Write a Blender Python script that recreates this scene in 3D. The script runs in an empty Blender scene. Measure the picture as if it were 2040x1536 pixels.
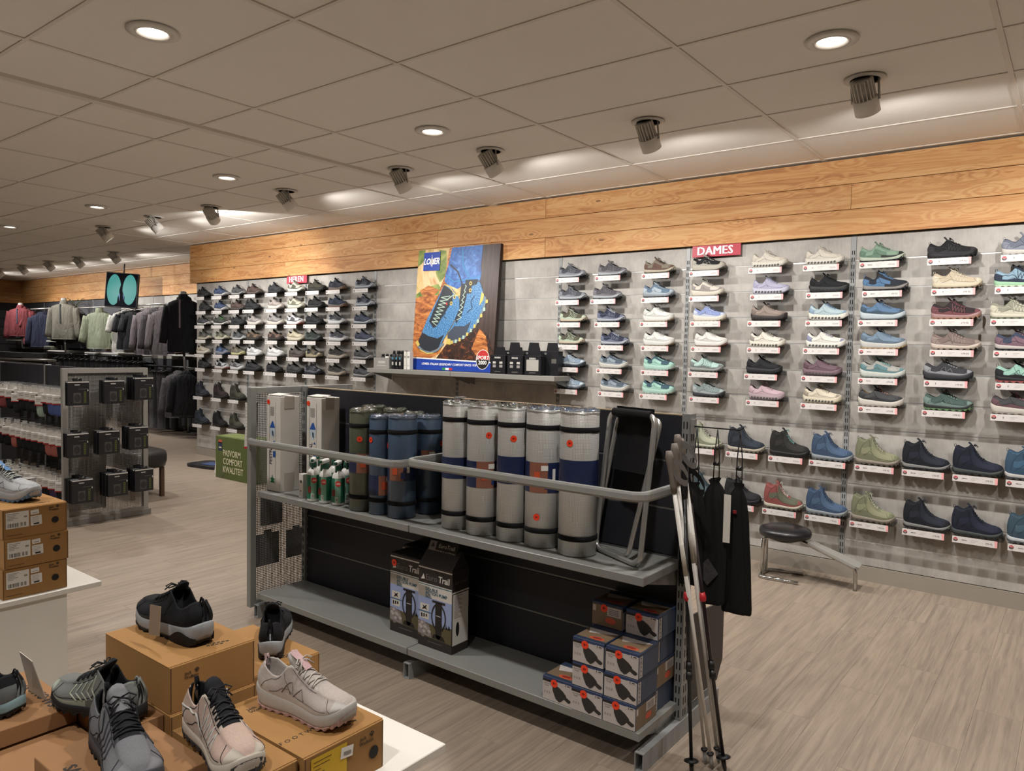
import bpy, math, random
import numpy as np
from mathutils import Vector, Matrix

# ------------------------------------------------------------------ camera, world, exposure
SC = bpy.context.scene
COL = SC.collection
EYE = 1.6
FPX = 1478.551
RW = np.array([[0.791, 0.045, -0.610], [0.611, -0.027, 0.791], [0.019, -0.999, -0.049]])
def _axes():
    c = np.array([1020., 768.])
    v1 = np.array([-899.8, 659.2]) - c; v2 = np.array([2161.55, 718.05]) - c
    f = math.sqrt(-(v1 @ v2))
    X = -np.array([v1[0], v1[1], f]); X /= np.linalg.norm(X)
    Y = np.array([v2[0], v2[1], f]); Y = Y - (Y @ X) * X; Y /= np.linalg.norm(Y)
    return f, np.array([X, Y, np.cross(X, Y)])
FPX, RW = _axes()
cam_data = bpy.data.cameras.new('camera')
cam_data.sensor_fit = 'HORIZONTAL'; cam_data.sensor_width = 36.0
cam_data.lens = 36.0 * FPX / 2040.0
cam_data.clip_start = 0.05; cam_data.clip_end = 100
cam = bpy.data.objects.new('camera', cam_data); COL.objects.link(cam)
cm = Matrix.Identity(4)
for i in range(3):
    cm[i][0] = RW[i][0]; cm[i][1] = -RW[i][1]; cm[i][2] = -RW[i][2]
cm[2][3] = EYE
cam.matrix_world = cm
SC.camera = cam
world = bpy.data.worlds.new('world'); SC.world = world
world.use_nodes = True
world.node_tree.nodes['Background'].inputs[0].default_value = (0.9, 0.93, 1.0, 1)
world.node_tree.nodes['Background'].inputs[1].default_value = 0.02
SC.view_settings.view_transform = 'Standard'
SC.view_settings.look = 'None'
SC.view_settings.gamma = 1.0
SC.view_settings.use_curve_mapping = False
SC.view_settings.exposure = 0.0
SPOT_W, SPILL_W, DOWN_W = 98.0, 26.0, 122.0
SPOT_COL, DOWN_COL = (1.0, 0.97, 0.94), (1.0, 0.965, 0.93)
SC.cycles.max_bounces = 5; SC.cycles.diffuse_bounces = 3; SC.cycles.glossy_bounces = 3; SC.cycles.transmission_bounces = 4; SC.cycles.transparent_max_bounces = 10
SC.cycles.caustics_reflective = False; SC.cycles.caustics_refractive = False

# measured points: a direction from the eye turned into a place on a known plane
def _dir(px, py):
    return RW @ np.array([px - 1020., py - 768., FPX])
def onY(px, py, Y):
    d = _dir(px, py) * (Y / _dir(px, py)[1]); return Vector((d[0], d[1], d[2] + EYE))
def onZ(px, py, Z):
    d = _dir(px, py); d = d * ((Z - EYE) / d[2]); return Vector((d[0], d[1], d[2] + EYE))
def onX(px, py, X):
    d = _dir(px, py); d = d * (X / d[0]); return Vector((d[0], d[1], d[2] + EYE))

# ------------------------------------------------------------------ helpers
PI = math.pi
random.seed(7)
def tag(o, label, cat, group=None, kind=None):
    if label: o['label'] = label
    if cat: o['category'] = cat
    if group: o['group'] = group
    if kind: o['kind'] = kind
    return o
def thing(name, label, cat, loc=(0, 0, 0), rotz=0.0, group=None, rot=None, scale=None):
    o = bpy.data.objects.new(name, None); COL.objects.link(o)
    o.empty_display_size = 0.05
    o.location = loc
    o.rotation_euler = rot if rot else (0, 0, rotz)
    if scale: o.scale = (scale,) * 3 if isinstance(scale, (int, float)) else scale
    return tag(o, label, cat, group)
def link(name, me, parent=None, mats=None):
    o = bpy.data.objects.new(name, me); COL.objects.link(o)
    o.parent = parent
    if mats:
        for i, m in enumerate(mats):
            o.material_slots[i].link = 'OBJECT'; o.material_slots[i].material = m
    return o
def copy_tree(o, parent=None):
    c = o.copy(); COL.objects.link(c); c.parent = parent
    for ch in list(o.children): copy_tree(ch, c)
    return c

_TXT = {}
def text_data(s, bold=0.0, shear=0.0, spacing=1.0, wx=1.0):
    k = (s, bold, shear, spacing, wx)
    if k not in _TXT:
        cu = bpy.data.curves.new('lettering_source', 'FONT')
        cu.body = s; cu.size = 1.0; cu.align_x = 'CENTER'; cu.align_y = 'CENTER'
        cu.offset = bold; cu.shear = shear; cu.space_character = spacing; cu.resolution_u = 2
        ob = bpy.data.objects.new('lettering_source', cu); COL.objects.link(ob)
        dg = bpy.context.evaluated_depsgraph_get()
        me = ob.evaluated_get(dg).to_mesh()
        vs = [(v.co.x * wx, v.co.y) for v in me.vertices]; fs = [tuple(p.vertices) for p in me.polygons]
        ob.evaluated_get(dg).to_mesh_clear()
        bpy.data.objects.remove(ob); bpy.data.curves.remove(cu)
        if vs:
            cy = (min(v[1] for v in vs) + max(v[1] for v in vs)) / 2; cx = (min(v[0] for v in vs) + max(v[0] for v in vs)) / 2
            vs = [(x - cx, y - cy) for x, y in vs]
        _TXT[k] = (vs, fs)
    return _TXT[k]

class MB:
    """collects shapes into one mesh"""
    def __init__(self): self.v = []; self.f = []; self.m = []; self.s = []
    def add(self, vs, fs, mi=0, smooth=False, M=None):
        b = len(self.v)
        if M is not None: vs = [M @ Vector(p) for p in vs]
        self.v += [tuple(p) for p in vs]
        for f in fs:
            self.f.append(tuple(b + i for i in f)); self.m.append(mi); self.s.append(smooth)
        return self
    def box(self, x0, x1, y0, y1, z0, z1, mi=0, M=None, c=0.0):
        if c <= 0:
            vs = [(x, y, z) for z in (z0, z1) for y in (y0, y1) for x in (x0, x1)]
            fs = [(0, 2, 3, 1), (4, 5, 7, 6), (0, 1, 5, 4), (2, 6, 7, 3), (0, 4, 6, 2), (1, 3, 7, 5)]
            return self.add(vs, fs, mi, False, M)
        vs = []; idx = {}
        for sx in (0, 1):
            for sy in (0, 1):
                for sz in (0, 1):
                    X, Y, Z = (x0, x1)[sx], (y0, y1)[sy], (z0, z1)[sz]
                    dx, dy, dz = (c, -c)[sx], (c, -c)[sy], (c, -c)[sz]
                    for a, p in (('x', (X, Y + dy, Z + dz)), ('y', (X + dx, Y, Z + dz)), ('z', (X + dx, Y + dy, Z))):
                        idx[(sx, sy, sz, a)] = len(vs); vs.append(p)
        I = idx; fs = []
        q = ((0, 0), (1, 0), (1, 1), (0, 1))
        for s in (0, 1):
            o = 1 if s else -1
            fx = [I[(s, a, b, 'x')] for a, b in q]; fs.append(tuple(fx[::o]))
            fy = [I[(a, s, b, 'y')] for a, b in q]; fs.append(tuple(fy[::-o]))
            fz = [I[(a, b, s, 'z')] for a, b in q]; fs.append(tuple(fz[::o]))
        for a in (0, 1):
            for b in (0, 1):
                f = (I[(a, b, 0, 'x')], I[(a, b, 1, 'x')], I[(a, b, 1, 'y')], I[(a, b, 0, 'y')]); fs.append(f if (a + b) % 2 else f[::-1])
                f = (I[(a, 0, b, 'x')], I[(a, 1, b, 'x')], I[(a, 1, b, 'z')], I[(a, 0, b, 'z')]); fs.append(f if (a + b) % 2 == 0 else f[::-1])
                f = (I[(0, a, b, 'y')], I[(1, a, b, 'y')], I[(1, a, b, 'z')], I[(0, a, b, 'z')]); fs.append(f if (a + b) % 2 else f[::-1])
                for d in (0, 1):
                    t = (I[(a, b, d, 'x')], I[(a, b, d, 'y')], I[(a, b, d, 'z')]); fs.append(t if (a + b + d) % 2 else t[::-1])
        return self.add(vs, fs, mi, False, M)
    def tube(self, pts, r, seg=8, mi=0, closed=False, M=None, flat=1.0, smooth=True):
        P = [Vector(p) for p in pts]; n = len(P); vs = []; fs = []
        rs = r if isinstance(r, (list, tuple)) else [r] * n
        up = None
        for i in range(n):
            a = P[(i - 1) % n] if (closed or i > 0) else P[i]; b = P[(i + 1) % n] if (closed or i < n - 1) else P[i]
            t = (b - a).normalized()
            if up is None:
                up = Vector((0, 0, 1)) if abs(t.z) < 0.9 else Vector((0, 1, 0))
            u = (up - up.dot(t) * t)
            if u.length < 1e-6: u = t.orthogonal()
            u.normalize(); w = t.cross(u); up = u
            for k in range(seg):
                an = 2 * PI * k / seg
                vs.append(P[i] + (u * math.sin(an) * flat + w * math.cos(an)) * rs[i])
        for i in range(n if closed else n - 1):
            j = (i + 1) % n
            for k in range(seg):
                l = (k + 1) % seg
                fs.append((i * seg + k, i * seg + l, j * seg + l, j * seg + k))
        b = len(self.v)
        self.add(vs, fs, mi, smooth, M)
        if not closed:
            self.f.append(tuple(b + k for k in range(seg))[::-1]); self.m.append(mi); self.s.append(False)
            self.f.append(tuple(b + (n - 1) * seg + k for k in range(seg))); self.m.append(mi); self.s.append(False)
        return self
    def lathe(self, prof, seg=24, mi=0, M=None, smooth=True, mis=None, caps=True):
        n = len(prof); vs = []
        for r, z in prof:
            for k in range(seg):
                a = 2 * PI * k / seg; vs.append((r * math.cos(a), r * math.sin(a), z))
        for i in range(n - 1):
            fs = [(i * seg + k, i * seg + (k + 1) % seg, (i + 1) * seg + (k + 1) % seg, (i + 1) * seg + k) for k in range(seg)]
            if i == 0: b = len(self.v); self.add(vs, [], mi, smooth, M)
            for f in fs:
                self.f.append(tuple(b + q for q in f)); self.m.append(mis[i] if mis else mi); self.s.append(smooth)
        if caps and prof[0][0] > 1e-5:
            self.f.append(tuple(b + k for k in range(seg))[::-1]); self.m.append(mis[0] if mis else mi); self.s.append(False)
        if caps and prof[-1][0] > 1e-5:
            self.f.append(tuple(b + (n - 1) * seg + k for k in range(seg))); self.m.append(mis[-1] if mis else mi); self.s.append(False)
        return self
    def prism(self, poly, h0, h1, mi=0, M=None):
        n = len(poly)
        vs = [(x, y, h0) for x, y in poly] + [(x, y, h1) for x, y in poly]
        fs = [tuple(range(n))[::-1], tuple(range(n, 2 * n))] + [(i, (i + 1) % n, n + (i + 1) % n, n + i) for i in range(n)]
        return self.add(vs, fs, mi, False, M)
    def text(self, s, size, M, mi=0, bold=0.0, shear=0.0, spacing=1.0, wx=1.0, h=0.0):
        vs, fs = text_data(s, bold, shear, spacing, wx)
        return self.add([(x * size, y * size, h) for x, y in vs], fs, mi, False, M)
    def grid(self, P, mi=None, smooth=True, closeu=False, M=None, mf=None):
        """P[i][j] points; mf(i,j)->material"""
        n = len(P); m = len(P[0]); b = len(self.v)
        for row in P:
            for p in row: self.v.append(tuple(M @ Vector(p)) if M is not None else tuple(p))
        for i in range(n - 1):
            for j in range(m if closeu else m - 1):
                k = (j + 1) % m
                self.f.append((b + i * m + j, b + i * m + k, b + (i + 1) * m + k, b + (i + 1) * m + j))
                self.m.append(mf(i, j) if mf else (mi or 0)); self.s.append(smooth)
        return self
    def mesh(self, name, nm=1):
        me = bpy.data.meshes.new(name)
        me.from_pydata(self.v, [], self.f)
        for _ in range(nm): me.materials.append(None)
        me.polygons.foreach_set('material_index', self.m)
        me.polygons.foreach_set('use_smooth', self.s)
        me.update(); return me
    def build(self, name, mats, parent=None, loc=None):
        mats = mats if isinstance(mats, (list, tuple)) else [mats]
        me = self.mesh(name, 0)
        for m in mats: me.materials.append(m)
        o = bpy.data.objects.new(name, me); COL.objects.link(o); o.parent = parent
        if loc is not None: o.location = loc
        return o
def T(x, y, z, rx=0, ry=0, rz=0):
    return Matrix.Translation((x, y, z)) @ Matrix.Rotation(rz, 4, 'Z') @ Matrix.Rotation(ry, 4, 'Y') @ Matrix.Rotation(rx, 4, 'X')
def frame(o, ex, ey, ez):
    m = Matrix.Identity(4)
    for i in range(3): m[i][0] = ex[i]; m[i][1] = ey[i]; m[i][2] = ez[i]; m[i][3] = o[i]
    return m
def face_front(x, y, z):   # flat print on a face looking to -Y
    return frame((x, y, z), (1, 0, 0), (0, 0, 1), (0, -1, 0))
def face_right(x, y, z):   # flat print on a face looking to +X
    return frame((x, y, z), (0, 1, 0), (0, 0, 1), (1, 0, 0))
def disc(r, n=20): return [(r * math.cos(2 * PI * k / n), r * math.sin(2 * PI * k / n)) for k in range(n)]

# ------------------------------------------------------------------ materials
def lin(h):
    if not isinstance(h, str): return tuple(h)
    h = h.lstrip('#'); c = [int(h[i:i + 2], 16) / 255 for i in (0, 2, 4)]
    return tuple(x / 12.92 if x <= 0.04045 else ((x + 0.055) / 1.055) ** 2.4 for x in c)
_M = {}
class NT:
    def __init__(self, name):
        self.mat = bpy.data.materials.new(name); self.mat.use_nodes = True
        self.t = self.mat.node_tree; self.b = self.t.nodes['Principled BSDF']
    def n(self, ty, **kw):
        x = self.t.nodes.new(ty)
        for k, v in kw.items():
            if k.startswith('_'): setattr(x, k[1:], v)
            else: x.inputs[k.replace('__', ' ')].default_value = v
        return x
    def l(self, a, b): self.t.links.new(a, b)
    def math(self, op, a, b=None, c=None):
        x = self.t.nodes.new('ShaderNodeMath'); x.operation = op
        for i, q in enumerate((a, b, c)):
            if q is None: continue
            if isinstance(q, (int, float)): x.inputs[i].default_value = q
            else: self.l(q, x.inputs[i])
        return x.outputs[0]
    def ramp(self, fac, stops, interp='LINEAR'):
        r = self.t.nodes.new('ShaderNodeValToRGB'); r.color_ramp.interpolation = interp
        e = r.color_ramp.elements
        while len(e) < len(stops): e.new(0.5)
        for q, (p, c) in zip(e, stops): q.position = p; q.color = (*lin(c), 1)
        self.l(fac, r.inputs[0]); return r.outputs[0]
    def mix(self, fac, a, b, mode='MIX'):
        x = self.t.nodes.new('ShaderNodeMix'); x.data_type = 'RGBA'; x.blend_type = mode
        for i, q in ((0, fac), (6, a), (7, b)):
            if isinstance(q, (int, float)): x.inputs[i].default_value = q
            elif isinstance(q, (tuple, str)): x.inputs[i].default_value = (*lin(q), 1)
            else: self.l(q, x.inputs[i])
        return x.outputs[2]
    def coords(self, scale=(1, 1, 1), rnd=0.0, kind='Object'):
        tc = self.n('ShaderNodeTexCoord'); mp = self.n('ShaderNodeMapping'); mp.inputs['Scale'].default_value = scale
        self.l(tc.outputs[kind], mp.inputs[0])
        if rnd:
            oi = self.n('ShaderNodeObjectInfo'); cx = self.n('ShaderNodeCombineXYZ')
            r = self.math('MULTIPLY', oi.outputs['Random'], rnd)
            for i in range(3): self.l(r, cx.inputs[i])
            self.l(cx.outputs[0], mp.inputs['Location'])
        return mp.outputs[0]
    def noise(self, vec, scale, detail=3, rough=0.55, dist=0.0):
        x = self.n('ShaderNodeTexNoise'); x.inputs['Scale'].default_value = scale; x.inputs['Detail'].default_value = detail
        x.inputs['Roughness'].default_value = rough; x.inputs['Distortion'].default_value = dist
        self.l(vec, x.inputs['Vector']); return x.outputs[0]
    def bump(self, h, strength=0.3, dist=0.002):
        x = self.n('ShaderNodeBump', Strength=strength, Distance=dist); self.l(h, x.inputs['Height']); self.l(x.outputs[0], self.b.inputs['Normal'])
def plain(hexc, rough=0.5, metal=0.0, spec=0.5, name=None):
    k = ('p', hexc, rough, metal, spec)
    if k not in _M:
        t = NT(name or 'paint')
        v = t.coords((1, 1, 1)); nz = t.noise(v, 9, 2)
        c = lin(hexc)
        col = t.mix(t.math('MULTIPLY', nz, 0.5), tuple(x * 1.05 for x in c), tuple(x * 0.9 for x in c))
        t.l(col, t.b.inputs['Base Color'])
        t.b.inputs['Roughness'].default_value = rough; t.b.inputs['Metallic'].default_value = metal
        t.b.inputs['Specular IOR Level'].default_value = spec
        _M[k] = t.mat
    return _M[k]
def mute(c, k=.40, g=.74):
    l = .3 * c[0] + .59 * c[1] + .11 * c[2]
    return tuple((x + (l - x) * k) * g for x in c)
def fabric(hexc, rough=0.85, scale=260, var=0.22, bump=0.35):
    k = ('f', hexc, rough, scale, var, bump)
    if k not in _M:
        t = NT('fabric'); v = t.coords((1, 1, 1), 5.0); c = mute(lin(hexc))
        nz = t.noise(v, scale, 3, 0.6); nb = t.noise(v, 14, 3)
        a = t.mix(nz, tuple(x * (1 - var) for x in c), tuple(min(1, x * (1 + var) + 0.004) for x in c))
        col = t.mix(t.math('MULTIPLY', nb, 0.35), a, tuple(x * 0.72 for x in c))
        t.l(col, t.b.inputs['Base Color']); t.b.inputs['Roughness'].default_value = rough
        t.b.inputs['Specular IOR Level'].default_value = 0.25
        t.bump(nz, bump, 0.001)
        _M[k] = t.mat
    return _M[k]
def cloth(hexc):
    k = ('cl', hexc)
    if k not in _M:
        t = NT('hanging cloth'); c = mute(lin(hexc)); w = t.noise(t.coords((9, 9, 2.2), 7.0), 1.6, 4, .55, 1.2); f = t.noise(t.coords((1, 1, 1), 7.0), 160, 2)
        t.l(t.mix(f, tuple(x * .85 for x in c), tuple(x * 1.12 for x in c)), t.b.inputs['Base Color']); t.b.inputs['Roughness'].default_value = .85; t.b.inputs['Specular IOR Level'].default_value = .2
        t.bump(w, .9, .045); _M[k] = t.mat
    return _M[k]
def rubber(hexc, rough=0.6):
    k = ('r', hexc, rough)
    if k not in _M:
        t = NT('rubber'); v = t.coords((1, 1, 1)); c = mute(lin(hexc)); nz = t.noise(v, 60, 3)
        t.l(t.mix(nz, tuple(x * 0.88 for x in c), tuple(min(1, x * 1.08) for x in c)), t.b.inputs['Base Color'])
        t.b.inputs['Roughness'].default_value = rough; t.b.inputs['Specular IOR Level'].default_value = 0.35
        t.bump(nz, 0.15, 0.001); _M[k] = t.mat
    return _M[k]
def emit(hexc, strength):
    k = ('e', hexc, strength)
    if k not in _M:
        t = NT('lamp glow'); t.b.inputs['Base Color'].default_value = (0.01, 0.01, 0.01, 1); t.b.inputs['Roughness'].default_value = 0.7
        t.b.inputs['Emission Color'].default_value = (*lin(hexc), 1); t.b.inputs['Emission Strength'].default_value = strength
        _M[k] = t.mat
    return _M[k]
def clear(name, tint=(0.93, 0.95, 0.95), gloss=0.10, rough=0.05, fk=1.0):
    k = ('c', name, tint, gloss, rough)
    if k not in _M:
        t = NT(name); t.t.nodes.remove(t.b); out = t.t.nodes['Material Output']
        tr = t.n('ShaderNodeBsdfTransparent'); tr.inputs[0].default_value = (*tint, 1)
        gl = t.n('ShaderNodeBsdfGlossy'); gl.inputs['Roughness'].default_value = rough
        fr = t.n('ShaderNodeFresnel', IOR=1.45); mx = t.n('ShaderNodeMixShader')
        f = t.math('ADD', t.math('MULTIPLY', fr.outputs[0], fk), gloss * 0.3)
        t.l(f, mx.inputs[0]); t.l(tr.outputs[0], mx.inputs[1]); t.l(gl.outputs[0], mx.inputs[2]); t.l(mx.outputs[0], out.inputs[0])
        _M[k] = t.mat
    return _M[k]
def cladding():
    if 'clad' not in _M:
        t = NT('larch cladding'); v = t.coords((0.36, 1, 4.2), 37.0)
        g1 = t.noise(v, 2.2, 6, 0.62, 1.1); v2 = t.coords((1.5, 1, 55), 37.0); g2 = t.noise(v2, 3, 4, 0.6)
        vk = t.coords((1.6, 1, 4.6), 37.0); vo = t.n('ShaderNodeTexVoronoi'); vo.inputs['Scale'].default_value = 1.9; t.l(vk, vo.inputs['Vector'])
        kn = t.math('LESS_THAN', vo.outputs['Distance'], 0.085)
        kr = t.math('MULTIPLY', t.math('SUBTRACT', 0.45, t.math('MINIMUM', vo.outputs['Distance'], 0.45)), 2.0)
        rings = t.math('SINE', t.math('ADD', t.math('MULTIPLY', g1, 46.0), t.math('MULTIPLY', kr, 20.0)))
        rf = t.math('ADD', t.math('MULTIPLY', rings, 0.12), g1)
        base = t.ramp(rf, [(0.20, '#9c6334'), (0.40, '#c08850'), (0.58, '#d0a067'), (0.85, '#dcb57f')])
        base = t.mix(t.math('MULTIPLY', g2, 0.35), base, '#a87645')
        base = t.mix(t.math('MULTIPLY', kn, 0.75), base, '#5e3a20')
        oi = t.n('ShaderNodeObjectInfo'); base = t.mix(t.math('MULTIPLY', oi.outputs['Random'], 0.22), base, '#ad7c4a')
        t.l(base, t.b.inputs['Base Color']); t.b.inputs['Roughness'].default_value = 0.6; t.bump(rf, 0.15, 0.002)
        _M['clad'] = t.mat
    return _M['clad']
def slatpanel():
    if 'slat' not in _M:
        t = NT('concrete look laminate'); v = t.coords((1.2, 1, 1.0), 23.0)
        a = t.noise(v, 3.5, 5, 0.65); b = t.noise(t.coords((16, 1, 1.6), 23.0), 6, 4, 0.7); s = t.noise(t.coords((2.2, 1, 5), 23.0), 9, 6, 0.8)
        m = t.math('ADD', t.math('MULTIPLY', a, 0.78), t.math('MULTIPLY', b, 0.22))
        col = t.ramp(m, [(0.28, '#837e78'), (0.5, '#a29d96'), (0.75, '#b8b4ad')])
        sp = t.ramp(s, [(0.66, '#000000'), (0.74, '#ffffff')])
        col = t.mix(t.math('MULTIPLY', sp, 0.35), col, '#6e6a65')
        t.l(col, t.b.inputs['Base Color']); t.b.inputs['Roughness'].default_value = 0.55
        _M['slat'] = t.mat
    return _M['slat']
def floorplank():
    if 'flr' not in _M:
        t = NT('vinyl oak plank'); v = t.coords((13, 0.6, 1), 41.0)
        g = t.noise(v, 3.0, 6, 0.66, 0.8); h = t.noise(t.coords((60, 1.6, 1), 41.0), 4, 4, 0.6); w = t.noise(t.coords((3, 1.2, 1), 41.0), 1.6, 3)
        m = t.math('ADD', t.math('MULTIPLY', g, 0.7), t.math('ADD', t.math('MULTIPLY', h, 0.2), t.math('MULTIPLY', w, 0.1)))
        col = t.ramp(m, [(0.25, '#685b50'), (0.42, '#807366'), (0.55, '#938474'), (0.75, '#a09383')])
        oi = t.n('ShaderNodeObjectInfo'); col = t.mix(t.math('MULTIPLY', oi.outputs['Random'], 0.10), col, '#8a7c6e')
        t.l(col, t.b.inputs['Base Color']); t.b.inputs['Roughness'].default_value = 0.42; t.b.inputs['Specular IOR Level'].default_value = 0.4
        t.bump(m, 0.12, 0.001)
        _M['flr'] = t.mat
    return _M['flr']
def ceiltile():
    if 'ct' not in _M:
        t = NT('mineral ceiling tile'); v = t.coords((1, 1, 1), 11.0); n = t.noise(v, 130, 3, 0.7); m = t.noise(v, 1.2, 2)
        col = t.mix(t.math('MULTIPLY', m, 0.5), '#efeae2', '#e2dcd3'); t.l(col, t.b.inputs['Base Color'])
        t.b.inputs['Roughness'].default_value = 0.95; t.b.inputs['Specular IOR Level'].default_value = 0.1; t.bump(n, 0.4, 0.003)
        _M['ct'] = t.mat
    return _M['ct']
def cardboard(h='#b58a55'):
    k = ('cb', h)
    if k not in _M:
        t = NT('cardboard'); v = t.coords((1, 1, 1), 9.0); n = t.noise(v, 7, 4, 0.6); f = t.noise(t.coords((300, 300, 40), 9.0), 1, 2); c = lin(h)
        col = t.mix(n, tuple(x * 0.86 for x in c), tuple(x * 1.08 for x in c)); col = t.mix(t.math('MULTIPLY', f, 0.15), col, tuple(x * 0.7 for x in c))
        t.l(col, t.b.inputs['Base Color']); t.b.inputs['Roughness'].default_value = 0.75; t.b.inputs['Specular IOR Level'].default_value = 0.25
        _M[k] = t.mat
    return _M[k]
def steel(hexc='#8b8b89', rough=0.4):
    return plain(hexc, rough, 0.0, 0.5, 'painted steel')
GREY = '#83837f'
WHITE = '#e6e3dd'; INK = '#1c1a1a'; RED = '#d8341f'
# ------------------------------------------------------------------ the room
CEIL = 3.0; WY = 5.70; W2Y = 6.95; XE = -20.2
XR, YB = 4.2, -7.0
def struct(o, name=None, label=None):
    o['kind'] = 'structure'
    if label: o['label'] = label
    return o
PL = 0.184; PLL = 1.22
plank_me = {}
def plank_mesh(w, l, h=0.004):
    k = (round(w, 3), round(l, 3))
    if k not in plank_me:
        b = MB(); c = 0.0004
        vs = [(-w/2, -l/2, -h), (w/2, -l/2, -h), (w/2, l/2, -h), (-w/2, l/2, -h), (-w/2 + c, -l/2 + c, 0), (w/2 - c, -l/2 + c, 0), (w/2 - c, l/2 - c, 0), (-w/2 + c, l/2 - c, 0)]
        b.add(vs, [(4, 5, 6, 7), (0, 1, 5, 4), (1, 2, 6, 5), (2, 3, 7, 6), (3, 0, 4, 7)])
        me = b.mesh('plank', 0); me.materials.append(floorplank()); plank_me[k] = me
    return plank_me[k]
fb = MB().box(XE - .2, XR, YB, W2Y + .1, -0.06, -0.004)
floor = struct(fb.build('floor', plain('#4a4038', 0.9)), label='grey brown oak look plank floor')
cells = []
nx = int((XR - XE) / PL) + 1
for i in range(nx):
    x = XE + (i + .5) * PL; off = (i * 0.37 % 1.0) * PLL
    for j in range(-1, 13):
        y0 = YB + j * PLL + off; cells.append((x, y0 + PLL / 2))
def proj(p):
    v = RW.T @ (np.array(p) - np.array([0, 0, EYE])); 
    if v[2] < 0.1: return None
    return 1020 + FPX * v[0] / v[2], 768 + FPX * v[1] / v[2], v[2]
def infr(p):
    q = proj(p); return q and -60 < q[0] < 2100 and q[1] < 1640
near = []; rest = []
for c in cells:
    vis = any(infr((c[0], c[1] + d, 0)) for d in (-.6, -.3, 0, .3, .6)) and c[0] < 1.0
    (near if vis else rest).append(c)
near.sort(key=lambda c: (c[0] + 0.2) ** 2 + c[1] ** 2 + (4 if c[1] < 1.45 else 0))
rest += near[300:]; near = near[:300]
for x, y in near:
    o = link('plank', plank_mesh(PL, PLL), floor); o.location = (x, y, 0)
rb = MB()
for x, y in rest:
    w, l, c = PL, PLL, .0004
    y0, y1 = max(y - l/2, YB), min(y + l/2, W2Y)
    if y1 - y0 < .02: continue
    rb.add([(x - w/2 + c, y0 + c, 0), (x + w/2 - c, y0 + c, 0), (x + w/2 - c, y1 - c, 0), (x - w/2 + c, y1 - c, 0)], [(0, 1, 2, 3)])
o = rb.build('far_plank', floorplank(), floor); o['kind'] = 'stuff'

# ceiling: tiles laid in a grid of white bars
xl = [4.3, 3.26, 2.06, 0.855, -0.35, -1.555, -2.765, -3.98, -4.605, -5.15, -6.36, -7.565, -8.8, -10.02, -11.23, -12.43, -13.64, -14.84, -16.05, -17.26, -18.46, -19.67, -20.3]
yl = [2.0 + .602 * k for k in range(-15, 9)] + [W2Y + .1]
yl = [y for y in yl if y > YB - .3]
cb = MB().box(XE - .2, XR + .2, YB, W2Y + .2, CEIL + .02, CEIL + .12)
ceiling = struct(cb.build('ceiling', plain('#55504a', .9)), label='suspended ceiling of off-white mineral tiles')
bars = MB()
for x in xl[1:-1]: bars.box(x - (.03 if abs(x + 4.605) < .01 else .011), x + (.03 if abs(x + 4.605) < .01 else .011), YB, W2Y, CEIL - (.016 if abs(x + 4.605) < .01 else .001), CEIL + .02)
for y in yl[1:-1]: bars.box(XE, XR, y - .009, y + .009, CEIL - .0005, CEIL + .018)
gb = bars.build('grid_bar', plain('#ddd6cc', .6), ceiling); gb['kind'] = 'stuff'
hole_xy = {}
tcache = {}
def tile_mesh(w, l):
    k = (round(w, 2), round(l, 2))
    if k not in tcache:
        b = MB().box(-w/2, w/2, -l/2, l/2, 0, .014, 0, None, .003); me = b.mesh('tile', 0); me.materials.append(ceiltile()); tcache[k] = me
    return tcache[k]
far = MB(); tiles = []
for i in range(len(xl) - 1):
    for j in range(len(yl) - 1):
        x1, x0, y0, y1 = xl[i] - .010, xl[i + 1] + .010, yl[j] + .008, min(yl[j + 1] - .008, W2Y + .05)
        if y1 - y0 < .03: continue
        cx, cy = (x0 + x1) / 2, (y0 + y1) / 2
        v = any((lambda q: q and -80 < q[0] < 2120 and q[1] > -60)(proj((px, py, CEIL))) for px in (x0, cx, x1) for py in (y0, y1))
        if cy > WY + .25 and cx > -9.4: continue
        if v and cx > -20: tiles.append((cx, cy, x1 - x0, y1 - y0))
        else: far.box(x0, x1, y0, y1, CEIL + .004, CEIL + .018)
tiles.sort(key=lambda t: t[0] ** 2 + t[1] ** 2)
for cx, cy, w, l in tiles[:300]:
    o = link('ceiling_tile', tile_mesh(w, l), ceiling); o.location = (cx, cy, CEIL + .004)
for cx, cy, w, l in tiles[300:]: far.box(cx - w/2, cx + w/2, cy - l/2, cy + l/2, CEIL + .004, CEIL + .018)
o = far.build('far_tile', ceiltile(), ceiling); o['kind'] = 'stuff'

# walls
struct(MB().box(-10.18, XR + .2, WY + .03, WY + .2, 0, CEIL + .02).build('wall_front', plain('#3a3836', .9)), label='wall behind the shoe display')
struct(MB().box(XE - .2, -10.0, W2Y + .03, W2Y + .2, 0, CEIL + .02).build('wall_rear', plain('#55524e', .9)), label='wall behind the clothing display')
struct(MB().box(-10.18, -10.1, WY + .1, W2Y + .1, 0, CEIL).build('wall_return', plain('#8a8680', .9)), label='short return wall between shoes and clothing')
struct(MB().box(XE - .2, XE, YB, W2Y + .2, 0, CEIL).build('wall_left', plain('#2b2a2b', .8)), label='dark far end wall')
struct(MB().box(XR, XR + .2, YB, WY + .2, 0, CEIL).build('wall_right', plain('#b5aea4', .9)), label='plain wall')
struct(MB().box(XE - .2, XR + .2, YB - .2, YB, 0, CEIL).build('wall_back', plain('#b5aea4', .9)), label='plain wall')

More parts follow.
